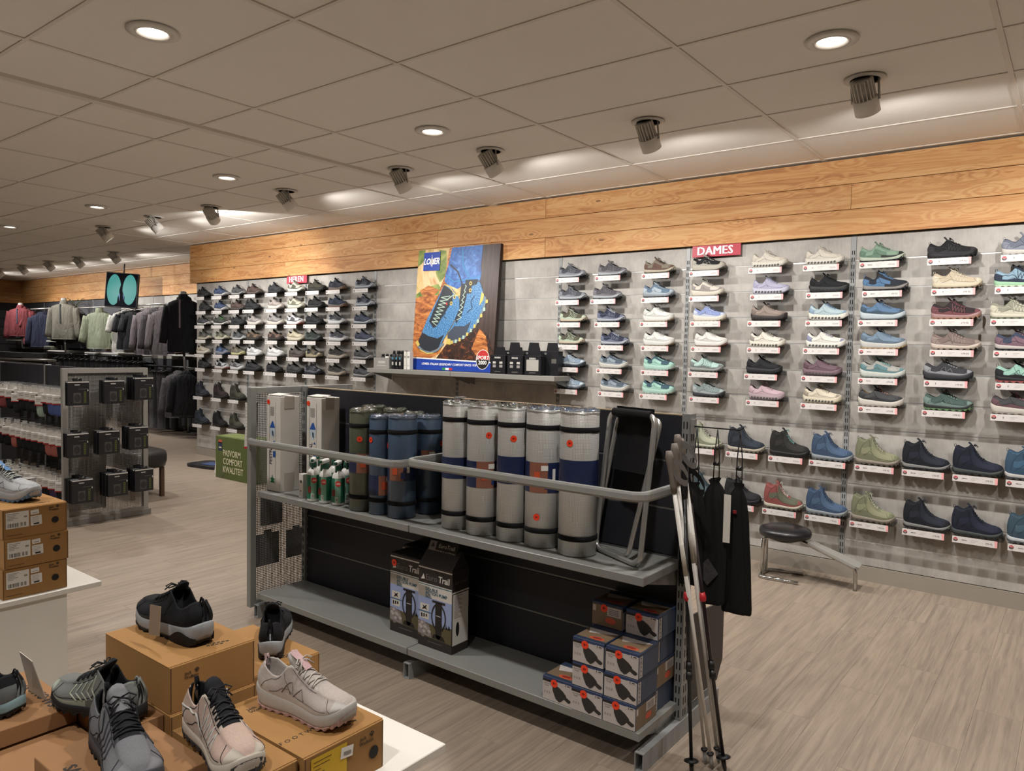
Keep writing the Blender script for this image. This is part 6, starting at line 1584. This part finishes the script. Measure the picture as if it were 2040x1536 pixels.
# hats and folded items
def cap(px, py, y, col, label):
    p = onY(px, py, y); t = thing('cap', label, 'cap', (p.x, p.y, p.z), .7)
    MB().lathe([(.10, 0), (.102, .03), (.092, .075), (.06, .11), (.02, .122), (.0001, .123)], 18).build('crown', fabric(col), t)
    MB().prism([(.09 * math.cos(a) + .03, .085 * math.sin(a) - .10) for a in [PI + PI * k / 10 for k in range(11)]] + [(.09, -.02), (-.04, -.02)], 0, .006, 0).build('visor', fabric(col), t)
cap(362, 681, 6.6, '#8f8a72', 'khaki cap on the upper grey shelf'); cap(384, 681, 6.62, '#b9a682', 'beige cap at the end of the upper grey shelf'); cap(360, 703, 6.62, '#b58458', 'tan cap on the lower grey shelf'); cap(340, 703, 6.62, '#20242e', 'navy cap on the lower grey shelf'); cap(222, 700, 6.75, '#a87a52', 'tan cap on the shelf beside the pullover')
def folded(px, py, y, col, label, n=1, name='folded_clothes', w=.3):
    p = onY(px, py, y); t = thing(name, label, 'clothes', (p.x, p.y, p.z), .3)
    rows = [[(w / 2 * k * abs(math.cos(a)) ** .5 * (1 if math.cos(a) > 0 else -1) * (1 + .05 * math.sin(5 * a)), .12 * k * abs(math.sin(a)) ** .5 * (1 if math.sin(a) > 0 else -1), z) for a in [2 * PI * j / 20 for j in range(20)]] for z, k in ((0, .95), (.015, 1.03), (.03, .97), (.045, 1.03), (.06, 1.0), (.072, .9))]
    b = MB(); b.grid(rows, 0, True, True); b.f += [tuple(range(20))[::-1], tuple(5 * 20 + j for j in range(20))]; b.m += [0, 0]; b.s += [False, True]; b.build('stack', fabric(col), t)
    MB().box(-w * .3, w * .3, -.125, -.115, .012, .05).build('fold_edge', fabric('#2a2a2c'), t)
folded(105, 696, 6.6, '#6d6a52', 'olive folded clothes on the shelf left of the black tops'); folded(35, 674, 6.6, '#57575b', 'grey folded clothes below the red jacket')
p = onY(107, 676, 6.6); t = thing('backpack', 'small olive green backpack on the shelf', 'bag', (p.x, p.y, p.z), .5)
rows = [[(.13 * k * abs(math.cos(a)) ** .7 * (1 if math.cos(a) > 0 else -1), .09 * k * math.sin(a), z) for a in [2 * PI * j / 18 for j in range(18)]] for z, k in ((0, .85), (.03, 1.0), (.12, 1.05), (.2, .95), (.25, .7), (.27, .35))]
b = MB(); b.grid(rows, 0, True, True); b.f += [tuple(range(18))[::-1], tuple(5 * 18 + j for j in range(18))]; b.m += [0, 0]; b.s += [False, True]; b.build('body', fabric('#77805a'), t)
MB().tube([(-.05, 0, .26), (0, 0, .31), (.05, 0, .26)], .008, 6).build('handle', fabric('#4a4f38'), t)
# mannequins
def mannequin(px, py, Y, label, col, zipc, ln, seed, w=.50, hood=False, base='#8f8b86', arm=.55):
    p = onY(px, py, Y); t = thing('mannequin_torso', label, 'mannequin', (p.x, p.y, p.z), FC, 'headless display torsos')
    MB().lathe([(.055, -.30), (.06, -.06), (.062, .0), (.050, .04), (.048, .09), (.030, .105), (.0001, .107)], 18).build('neck', plain(base, .5), t)
    j = bpy.data.objects.new('jacket', None); COL.objects.link(j); j.parent = t
    garment_parts(j, w, ln, .24, col, .58, .07, hood, True, seed, 1.0, hanger=False, zipc=zipc)
    MB().tube([(0, .02, -ln), (0, .05, -ln - .25)], .02, 8).build('support', plain('#8d8d8b', .3, .6), t)
    MB().box(-.012, .012, 0, arm, -.02, .02, 0, T(0, .05, -ln - .25, 0, 0, -FC)).build('wall_arm', plain('#8d8d8b', .3, .6), t)
mannequin(41, 613, 6.3, 'headless torso wearing a red jacket, far left', '#8d1f2b', '#3a4660', .62, 31, hood=True)
mannequin(127, 604, 6.3, 'headless torso wearing a beige half-zip top', '#7d7764', '#3a3c3e', .72, 32)
mannequin(365, 594, 6.0, 'headless torso wearing a black jacket over a mauve shirt', '#1d1d22', '#8d7a80', .84, 33, hood=True, arm=.87)
def plant(px, py, y, label, h, col):
    p = onY(px, py, y); t = thing('potted_grass', label, 'plant', (p.x, p.y, p.z))
    MB().lathe([(.05, 0), (.07, .10), (.064, .10), (.05, .09), (.0001, .09)], 14, caps=True).build('pot', plain('#6d5a4a', .7), t)
    r_ = random.Random(3)
    for k in range(16):
        a = r_.uniform(0, 2 * PI); l = r_.uniform(.6, 1) * h; o = r_.uniform(.08, .22)
        MB().tube([(0, 0, .08), (o * .35 * math.cos(a), o * .35 * math.sin(a), .08 + l * .6), (o * math.cos(a), o * math.sin(a), .08 + l * .9), (o * 1.35 * math.cos(a), o * 1.35 * math.sin(a), .08 + l * .78)], [.006, .005, .004, .001], 4).build('blade', fabric(col), t)
plant(150, 627, 6.7, 'green grass plant behind the beige torso', .3, '#6d7a4a'); plant(391, 683, 6.6, 'dark green grass plant beside the black jacket torso', .42, '#3a5a38')
# hanging screen
c = onY(242, 578, 6.25)
t = thing('hanging_screen', 'black hanging screen showing two turquoise ovals', 'screen', (c.x, c.y, c.z), FC + .12, rot=None); t.rotation_euler = (math.radians(-4), math.radians(3), FC + .12)
MB().box(-.275, .275, 0, .06, -.31, .31, 0, None, .006).build('casing', plain('#0f0f11', .7), t)
MB().tube([(0, .05, .30), (0, .05, CEIL - c.z)], .014, 8).build('ceiling_pole', plain('#3a3a3c', .4, .4), t)
s = MB(); M = face_front(0, -.0012, 0)
def el(cx, cy, rx, ry, mi, h): s.add([(cx + u * rx, cy + v * ry, h) for u, v in disc(1, 28)], [tuple(range(28))], mi, False, M)
quad(s, M, -.262, .262, -.297, .297, 0); el(-.125, .0, .118, .275, 1, .0008); el(.135, .015, .118, .27, 1, .0008)
s.add([(x, y, .0016) for x, y in ((-.06, -.28), (-.055, -.14), (-.03, -.06), (-.035, .0), (-.015, .09), (.005, .10), (.02, .05), (.012, .0), (.035, -.06), (.06, -.12), (.065, -.28))], [tuple(range(11))], 0, False, M)
s.add([(x, y, .002) for x, y in ((-.04, -.10), (-.03, -.05), (-.02, -.10), (-.02, -.20))], [(0, 1, 2, 3)], 2, False, M); s.add([(x, y, .002) for x, y in ((.03, -.06), (.045, -.10), (.05, -.18), (.035, -.12))], [(0, 1, 2, 3)], 2, False, M)
s.build('display', [plain('#08090d', .9, 0, .05), emit('#0f8f88', .9), emit('#5f9ad8', .6)], t)
# silver rail in front, at the far left
t = thing('display_rail', 'silver rail with a wooden board at the far left behind the sock rack', 'rail', (0, 0, 0))
a, b = onY(-30, 714, 4.6), onY(110, 718, 4.6)
MB().tube([a, b], .018, 8).build('bar', plain('#8f8d89', .3, .6), t)
MB().box(a.x, b.x - .6, 4.62, 4.66, a.z - .10, a.z - .03).build('board', plain('#6a5a49', .6), t); MB().box(a.x, b.x - .5, 4.62, 4.68, a.z + .05, a.z + .13).build('cap_board', plain('#2c2b2b', .5), t)
for x in (a.x + .2, b.x - .1): MB().box(x - .02, x + .02, 4.64, 4.68, 0, a.z).build('post', plain('#4a4a4a', .5), t)
# ------------------------------------------------------------------ poster shelf, signs, small things along the shoe wall
for a, b, l in ((-6.10, -4.897, 'left'), (-4.893, -3.665, 'right')):
    t = thing('display_shelf', 'long grey wall shelf under the poster, %s half' % l, 'shelf', (a, WY, 1.37), 0, 'grey shelves under the poster')
    MB().box(0, b - a, -.34, -.006, -.045, 0, 0, None, .003).build('shelf_board', steel('#85837d', .4), t)
    for x in (.03, b - a - .03):
        m = frame((x, 0, 0), (0, 1, 0), (0, 0, 1), (1, 0, 0)); MB().prism([(-.30, -.047), (-.006, -.047), (-.006, -.13), (-.04, -.12)], -.0015, .0015, 0, m).build('bracket', steel('#6f6f6c', .4), t)
# poster: a leaning canvas print
PW, PH = 1.098, 1.245
pst = thing('poster', 'large leaning poster of blue hiking boots in a forest', 'poster', (-5.585, 5.515, 1.374), 0)
pst.rotation_euler = (math.radians(-4.2), 0, 0)
MB().box(0, PW, 0, .04, 0, PH, 0, None, .002).build('canvas', plain('#2a1d1a', .7), pst)
def printmat(key, stops, scale=(3, 1, 3), sc=3.0, detail=6, dist=1.5, rough=.45):
    if key not in _M:
        t = NT(key); v = t.coords(scale); n = t.noise(v, sc, detail, .65, dist); t.l(t.ramp(n, stops), t.b.inputs['Base Color']); t.b.inputs['Roughness'].default_value = rough; _M[key] = t.mat
    return _M[key]
PMT = [printmat('forest blur', [(.3, '#7d8a4a'), (.45, '#c9a86a'), (.6, '#e0c79a'), (.75, '#b5702f')], (2, 1, 1.2), 2.5, 3, .5),
       printmat('root bark', [(.25, '#3a1c10'), (.42, '#8a4a22'), (.56, '#c47a3c'), (.75, '#dba266')], (2.2, 1, 7), 2.2, 7, 2.2),
       printmat('tree trunk', [(.3, '#241714'), (.55, '#42302a'), (.75, '#5c463d')], (22, 1, 1.2), 2, 5, .6),
       printmat('denim', [(.3, '#12336e'), (.5, '#2a62ad'), (.7, '#5d97d6')], (4, 1, 5), 2.2, 6, 1.2),
       printmat('boot mesh', [(.38, '#17406e'), (.5, '#3274ad'), (.62, '#7fb0d0')], (60, 1, 60), 2.0, 2, 0),
       plain('#20242c', .5), plain('#3a4350', .5), plain('#c9b25a', .5), plain('#1d3f9c', .4), plain('#f0eee8', .4), plain('#6d7d88', .5), plain('#a9bfae', .5), plain('#b8312e', .4), plain('#1f1c1c', .4), plain('#2f8a4a', .4),
       printmat('mulch', [(.35, '#140e0c'), (.55, '#3a2218'), (.72, '#9a5428')], (3, 1, 4), 3.5, 7, 2.0), plain('#2b7fb4', .5), printmat('moss blur', [(.35, '#4f6a2c'), (.6, '#94a04e'), (.8, '#c3b070')], (2, 1, 2), 3, 4, .8)]
pp = MB(); PF = face_front(0, -.0006, 0)
def PG(pts, mi, lv): pp.add([(x * PW, y * PH, lv * .0004) for x, y in pts], [tuple(range(len(pts)))], mi, False, PF)
def PL_(pts, wd, mi, lv):
    for (x0, y0), (x1, y1) in zip(pts[:-1], pts[1:]):
        a = Vector((x0 * PW, y0 * PH)); b = Vector((x1 * PW, y1 * PH)); n = (b - a).normalized(); n = Vector((-n.y, n.x)) * wd
        pp.add([(*(a - n), lv * .0004), (*(b - n), lv * .0004), (*(b + n), lv * .0004), (*(a + n), lv * .0004)], R4, mi, False, PF)
PG([(0, .0), (1, 0), (1, 1), (0, 1)], 0, 0)
PG([(0, .86), (.07, .9), (.09, 1), (0, 1)], 17, 1); PG([(.27, .99), (.36, .98), (.38, .78), (.30, .72), (.24, .80)], 17, 1)
PG([(0, .63), (.12, .68), (.28, .71), (.34, .66), (.30, .62), (.1, .60), (0, .58)], 17, 1)
PG([(0, .60), (.2, .63), (.33, .60), (.40, .5), (.42, .3), (.36, .14), (.0, .10)], 1, 2); PG([(.05, .66), (.16, .70), (.30, .66), (.24, .62), (.08, .62)], 1, 2)
PG([(.40, 1), (.44, 1), (.42, .76), (.36, .60), (.30, .52), (.28, .60), (.36, .78)], 1, 2)
PG([(.70, 1), (1, 1), (1, .06), (.72, .06), (.66, .4), (.68, .7)], 2, 2)
PG([(.30, .08), (1, .06), (1, .16), (.92, .30), (.80, .34), (.64, .26), (.44, .22)], 15, 3); PG([(.0, .1), (.12, .12), (.3, .24), (.38, .36), (.42, .30), (.36, .14), (.2, .08)], 1, 3)
PG([(.74, .18), (.82, .34), (.90, .28), (.95, .12), (.86, .08)], 1, 4)
# jeans
PG([(.43, 1), (.80, 1), (.79, .84), (.80, .78), (.79, .72), (.62, .71), (.53, .66), (.40, .70), (.36, .73), (.37, .80), (.40, .87)], 3, 5)
PL_([(.37, .78), (.48, .72), (.60, .73), (.79, .75)], .006, 16, 6); PL_([(.56, .98), (.58, .84), (.66, .76)], .010, 16, 6); PL_([(.42, .86), (.52, .80), (.58, .70)], .008, 5, 6)
# right boot
PG([(.60, .71), (.79, .71), (.84, .62), (.88, .56), (.84, .46), (.76, .36), (.62, .26), (.46, .24), (.44, .29), (.52, .40), (.56, .50), (.57, .6)], 4, 7)
PG([(.44, .30), (.52, .36), (.64, .36), (.72, .40), (.66, .28), (.52, .235), (.45, .235)], 6, 8)
PG([(.57, .70), (.66, .70), (.64, .58), (.60, .44), (.54, .38), (.52, .42), (.56, .52)], 5, 8); PG([(.62, .73), (.77, .73), (.76, .69), (.70, .68), (.70, .62), (.62, .62)], 5, 9)
PG([(.82, .62), (.88, .58), (.87, .50), (.78, .36), (.66, .27), (.50, .215), (.44, .22), (.45, .235), (.62, .26), (.74, .34), (.82, .46), (.86, .55)], 10, 9)
for k in range(12):
    s_ = k / 11; x = .885 - .03 * s_ - .40 * s_ ** 1.25; y = .55 - .325 * math.sin(s_ * PI / 2) ** .85; PG([(x - .012, y - .012), (x + .014, y - .010), (x + .012, y + .016), (x - .012, y + .016)], 11 if k % 2 else 7, 10)
PG([(.82, .63), (.85, .61), (.84, .56), (.80, .52)], 7, 10); PG([(.43, .215), (.49, .21), (.485, .255), (.44, .26)], 7, 11)
for y in (.70, .645): pp.add([(.685 * PW + u * .018, y * PH + v * .02, .0044) for u, v in disc(1, 10)], [tuple(range(10))], 7, False, PF); pp.add([(.685 * PW + u * .009, y * PH + v * .010, .0048) for u, v in disc(1, 8)], [tuple(range(8))], 5, False, PF)
for k in range(7): PL_([(.545 + .012 * k, .41 + .04 * k), (.60 + .006 * k, .43 + .042 * k)], .004, 11, 10); PL_([(.60 + .006 * k, .43 + .04 * k), (.55 + .012 * k, .45 + .04 * k)], .004, 11, 10)
PL_([(.74, .60), (.70, .56), (.72, .50), (.68, .48), (.66, .46)], .004, 5, 10)
# left boot
PG([(.36, .70), (.47, .66), (.56, .58), (.57, .50), (.50, .38), (.42, .28), (.36, .20), (.26, .165), (.16, .17), (.09, .24), (.11, .30), (.17, .42), (.25, .53), (.31, .62)], 4, 12)
PG([(.08, .25), (.12, .31), (.20, .28), (.32, .26), (.40, .29), (.34, .185), (.24, .15), (.14, .16), (.08, .21)], 5, 13)
PG([(.36, .70), (.47, .645), (.48, .56), (.42, .50), (.30, .36), (.26, .345), (.20, .40), (.25, .50), (.31, .60)], 5, 13)
PL_([(.05, .23), (.08, .19), (.16, .155), (.24, .14), (.33, .165), (.40, .22)], .012, 10, 13); PL_([(.05, .235), (.085, .20)], .018, 7, 14); PL_([(.10, .165), (.2, .135), (.28, .14)], .006, 7, 14)
for k in range(8):
    PL_([(.235 + .014 * k, .40 + .028 * k), (.30 + .018 * k, .365 + .03 * k)], .004, 11, 14); PL_([(.235 + .014 * k, .40 + .028 * k), (.32 + .018 * k, .395 + .03 * k)], .004, 11, 14)
for x, y in ((.50, .595), (.465, .545)): pp.add([(x * PW + u * .018, y * PH + v * .02, .006) for u, v in disc(1, 10)], [tuple(range(10))], 7, False, PF); pp.add([(x * PW + u * .009, y * PH + v * .010, .0064) for u, v in disc(1, 8)], [tuple(range(8))], 5, False, PF)
PL_([(.36, .70), (.42, .69), (.50, .62), (.56, .60)], .005, 7, 15); PL_([(.40, .57), (.48, .61), (.56, .60)], .005, 11, 15); PL_([(.42, .42), (.38, .44), (.40, .47)], .004, 5, 14)
PG([(.40, .535), (.42, .53), (.418, .55), (.402, .555)], 12, 16)
# band, logos
PG([(0, 0), (1, 0), (1, .075), (.9, .078), (.4, .088), (0, .096)], 8, 17); PL_([(0, .097), (.4, .089), (.9, .079), (1, .076)], .006, 9, 18)
pp.text('LOMER: ITALIAN LEGENDARY COMFORT SINCE 1978', .030, PF @ T(.48 * PW, .050 * PH, .0076), 9, .02, .15, 1.05)
for k, c_ in enumerate((14, 9, 12)): PG([(.405 + k * .042, .004), (.447 + k * .042, .004), (.447 + k * .042, .022), (.405 + k * .042, .022)], c_, 19)
PG([(.08, .825), (.29, .82), (.29, .975), (.08, .975)], 8, 17); pp.text('LOMER', .088, PF @ T(.185 * PW, .90 * PH, .0076), 9, .03, .25, .95, .82)
PG([(.17, .86), (.19, .87), (.185, .955), (.20, .90)], 9, 19); PG([(.175, .90), (.185, .955), (.20, .88), (.19, .85)], 9, 19)
pp.add([(.885 * PW + u * .085, .098 * PH + v * .097, .0080) for u, v in disc(1, 30)], [tuple(range(30))], 9, False, PF)
pp.add([(.885 * PW + u * .080, .098 * PH + v * .092, .0084) for u, v in disc(1, 30)], [tuple(range(30))], 13, False, PF)
hh = [(u, v) for u, v in disc(1, 40) if v >= -.01]; pp.add([(.885 * PW + u * .079, .098 * PH + v * .091, .0087) for u, v in hh], [tuple(range(len(hh)))], 12, False, PF)
pp.text('SPORT', .054, PF @ T(.885 * PW, .112 * PH, .0092), 9, .02); pp.text('2000', .052, PF @ T(.885 * PW, .074 * PH, .0092), 9, .02)
pp.build('print', PMT, pst)['kind'] = 'stuff'
# products on the shelf
t = thing('display_tray', 'grey printed counter tray at the left end of the poster shelf', 'tray', (-6.06, 5.42, 1.371))
MB().box(0, .24, 0, .005, 0, .115).build('front_board', plain('#8d8a85', .6), t); MB().box(0, .005, .005, .18, 0, .10).build('side_board', plain('#7d7a75', .6), t); MB().box(.235, .24, .005, .18, 0, .10).build('side_board', plain('#7d7a75', .6), t); MB().box(.005, .235, .005, .18, 0, .004).build('tray_floor', plain('#6d6a65', .6), t)
p = MB(); M = face_front(0, -.0012, 0); [quad(p, M, .07 + .016 * q, .081 + .016 * q, .055, .08, 0) for q in range(7)]; quad(p, M, .05, .19, .03, .036, 0); p.build('print', plain('#c9c5bd', .5), t)['kind'] = 'stuff'
for k in range(3):
    t = thing('care_can', '%s small black and white can in the grey tray' % ['left', 'middle', 'right'][k], 'can', (-6.0 + k * .065, 5.50, 1.376), 0, 'cans in the grey tray')
    MB().lathe([(.022, 0), (.024, .004), (.024, .115), (.018, .125)], 14).build('can', plain('#d2cfc9' if k % 2 else '#26262a', .35), t); MB().lathe([(.017, .125), (.017, .145), (.012, .15)], 12).build('cap', plain('#1b1b1d', .4), t)
n_ = 0
for k in range(6):
    t = thing('care_spray', 'black shoe care spray, %s of the row left of the poster' % ['first', 'second', 'third', 'fourth', 'fifth', 'sixth'][k], 'spray can', (-5.775 + (k % 3) * .055, 5.45 + (k // 3) * .07, 1.371), 0, 'black sprays left of the poster')
    MB().lathe([(.022, 0), (.023, .004), (.023, .15), (.016, .162)], 14).build('can', plain('#1a1a1d', .35), t); MB().lathe([(.014, .162), (.014, .19), (.010, .194)], 12).build('cap', plain('#232326', .4), t)
    p = MB(); M = face_front(0, -.0236, 0); quad(p, M, -.011, .011, .04, .075, 0); quad(p, M, -.012, .012, .10, .125, 1); p.build('label', [plain('#b9b6b0', .5), plain('#4a7d95', .5)], t)
for k in range(2):
    t = thing('slim_carton', ['white slim carton, nearest the poster', 'cream slim carton beside the black sprays'][k], 'box', (-5.565 - k * .048, 5.43, 1.371), 0, 'slim cartons left of the poster')
    MB().box(0, .042, 0, .05, 0, .185, 0, None, .002).build('body', plain('#cfcac0' if k else '#d8d5cf', .5), t)
    p = MB(); M = face_front(0, -.001, 0); quad(p, M, .008, .034, .12, .14, 0); quad(p, M, .008, .034, .04, .044, 0); p.build('print', plain('#8d8a85', .5), t)['kind'] = 'stuff'
BX = [(-4.40, 5.372, 0, 'front row, left'), (-4.20, 5.374, 0, 'front row, middle'), (-4.00, 5.372, 1, 'front row, right, with pale window'), (-4.31, 5.478, 2, 'back row, left'), (-4.09, 5.478, 2, 'back row, middle'), (-3.88, 5.474, 2, 'back row, right, beside the grey shoe')]
for x, y, v, l in BX:
    t = thing('accessory_box', 'black hanging box on the poster shelf, ' + l, 'box', (x, y, 1.371), .05, 'black boxes right of the poster')
    w, h, d = .17, (.22 if v == 2 else .175), .08; Bk = plain('#17171a', .4)
    MB().box(0, w, 0, d, 0, h, 0, None, .002).build('body', Bk, t)
    m = face_front(0, d * .5, h); MB().prism([(.02, 0), (w - .02, 0), (w - .035, .075), (.035, .075)], -.001, .001, 0, m).build('hang_tab', Bk, t)
    p = MB(); M = face_front(0, -.001, 0)
    if v < 2: [quad(p, M, .05 + .014 * q, .060 + .014 * q, h - .032, h - .017, 0) for q in range(5)]
    else: p.text('O', .026, M @ T(.035, h - .024, 0), 0, .01)
    if v < 2:
        for sx in (0, 1): quad(p, M, .03 + sx * .075, .065 + sx * .075, .095, .115, 0); quad(p, M, .03 + sx * .075, .065 + sx * .075, .06, .085, 1)
        quad(p, M, .05, .12, .018, .026, 2)
        if v == 1: quad(p, M, .02, w - .02, .04, h - .035, 3, .0004)
    else: quad(p, M, .10, .15, .11, .15, 2)
    p.build('print', [plain('#b9b6b0', .5), plain('#8d8a86', .5), plain('#55524e', .5), plain('#9d9a92', .5)], t)['kind'] = 'stuff'
# signs
def sign(x0, x1, z0, z1, word, label):
    t = thing('section_sign', label, 'sign', (x0, WY - .032, z0)); w, h = x1 - x0, z1 - z0
    MB().box(0, w, -.006, 0, 0, h, 0, None, .001).build('plate', plain('#a8243a', .4), t)
    p = MB(); [p.text(word, h * .98, face_front(w * .48 + dx_, -.0072 - dz_, h * .52), 0, 0, 0.0, 1.06, .92 if word == 'HEREN' else 1.0) for dx_, dz_ in ((-.0035, 0), (0, .0006), (.0035, .0012))]; p.build('lettering', plain('#f2efea', .4), t)
sign(-2.549, -2.150, 2.367, 2.460, 'DAMES', 'red sign reading DAMES on the shoe wall')
sign(-7.950, -7.548, 2.364, 2.464, 'HEREN', 'red sign reading HEREN on the shoe wall')
# fitting stool
CH = plain('#b8b6b2', .12, .95, .5, 'chrome')
t = thing('fitting_stool', 'shoe fitting stool with round black seat, chrome legs and sloping foot board', 'stool', (-1.64, 5.36, 0), .08)
b = MB().lathe([(.155, .305), (.172, .312), (.178, .335), (.172, .358), (.14, .372), (.0001, .376)], 36); b.build('seat', plain('#19181a', .35), t)
MB().lathe([(.06, .27), (.15, .304)], 24).build('seat_plate', plain('#2a2a2a', .4), t)
rtube([(.12, -.10, .012), (-.15, -.10, .012), (-.15, .0, .012)], .013, .06, 'base_tube', CH, t); rtube([(-.15, .0, .012), (-.15, .12, .012), (.10, .16, .012)], .013, .06, 'base_tube', CH, t)
for y in (-.05, .05): MB().tube([(-.14, y, .012), (-.14, y, .28), (-.05, y, .30)], .013, 8).build('leg', CH, t)
rtube([(.10, 0, .29), (.16, 0, .27), (.44, 0, .165), (.47, 0, .14), (.47, 0, .0)], .013, .06, 'foot_rest_frame', CH, t)
m = T(.32, 0, .225, 0, math.atan2(.115, .32))
MB().prism([(-.17, -.045), (.16, -.075), (.185, -.06), (.185, .06), (.16, .075), (-.17, .045)], 0, .016, 0, m).build('foot_board', plain('#8f8d87', .5), t)
# floor scanner, green carton, papers
c0 = onZ(442, 952, 0); 
t = thing('green_carton', 'green printed carton with white Dutch lettering on the floor', 'box', (-8.22, 4.86, 0), 0.0)
gx, gy, gz = .80, .30, .50
MB().box(0, gx, 0, gy, 0, gz, 0, None, .003).build('body', cardboard('#555f33'), t)
p = MB(); M = face_front(0, -.0015, 0)
for k, s_ in enumerate(('PASVORM', 'COMFORT', 'KWALITEIT')):
    vs, _ = text_data(s_, .012, 0, 1, .8); wd = (max(v[0] for v in vs) - min(v[0] for v in vs)) * .105; p.text(s_, .105, M @ T(.165 + wd / 2, .31 - .098 * k, .0006), 0, .012, 0, 1, .8)
quad(p, M, .06, .145, .33, .43, 1); quad(p, M, .065, .14, .42, .46, 2); quad(p, M, .075, .13, .36, .375, 0, .0004); p.add([(0, .0, .0), (.15, .0, .0), (.30, .22, .0), (.12, .15, .0)], [(0, 1, 2, 3)], 3, False, M)
p.build('print', [plain('#cfc9a8', .6), plain('#24304a', .6), plain('#b5543f', .6), plain('#4a542b', .7)], t)['kind'] = 'stuff'
MB().box(.0, gx, .02, gy - .02, gz, gz + .003, 0).build('lid_flap', cardboard('#656f40'), t)
t = thing('foot_scanner', 'black floor foot scanner with blue screen beside the green carton', 'scanner', (-8.95, 5.25, 0), .15)
MB().prism([(.32 * math.copysign(abs(math.cos(a)) ** .4, math.cos(a)), .20 * math.copysign(abs(math.sin(a)) ** .4, math.sin(a))) for a in [2 * PI * k / 28 for k in range(28)]], 0, .035).build('base', plain('#17181b', .4), t)
MB().box(-.12, .12, -.09, .09, .035, .038).build('plate', emit('#3a5590', .5), t)
pz = onX(488, 802, -3.90)
t = thing('paper_strip', 'long white receipt strips hanging left of the mesh end panel', 'paper', (pz.x, pz.y, pz.z), math.radians(50), 'paper')
for k, (x0, w_, ln_) in enumerate(((0, .040, .26), (.034, .036, .285))):
    rows = [[(x + x0 + .004 * math.sin(z * 16 + k), .004 * math.sin(z * 22 + k) - .003 * k, -z) for x in (0, w_)] for z in [ln_ * j / 9 for j in range(10)]]
    st = MB(); st.grid(rows, 0); o_ = st.build('strip', plain('#d6d2cb', .6), t)
    e_ = MB(); e_.box(x0 + .004 * math.sin(ln_ * 16 + k), x0 + w_ + .004 * math.sin(ln_ * 16 + k), -.004, -.0005, -ln_ - .014, -ln_); e_.build('red_edge', plain('#b8323a', .5), o_)
    p = MB(); M = face_front(x0, -.0075, 0)
    for j in range(11): quad(p, M, .006, w_ - .008 - .006 * (j % 3), -.03 - j * .019, -.0275 - j * .019, 0)
    p.build('print', plain('#8d8984', .6), o_)['kind'] = 'stuff'
MB().tube([(.03, .002, .004), (.03 + .05, -.09, .004)], .002, 5).build('hook', plain('#6f6f6c', .4), t)
t = thing('leaning_print', 'white print with a tree drawing leaning beside the green carton', 'picture', (-8.52, 5.02, 0), .05); t.rotation_euler = (-.12, 0, .05)
MB().box(0, .26, 0, .006, 0, .36).build('sheet', plain('#cdc9c2', .6), t)
p = MB(); M = face_front(0, -.0012, 0); r_ = random.Random(4)
for k in range(26):
    x, z = r_.uniform(.04, .22), r_.uniform(.10, .28); quad(p, M, x, x + r_.uniform(.01, .03), z, z + r_.uniform(.006, .02), 0)
quad(p, M, .125, .135, .05, .2, 0); p.build('drawing', plain('#3a3836', .6), t)['kind'] = 'stuff'
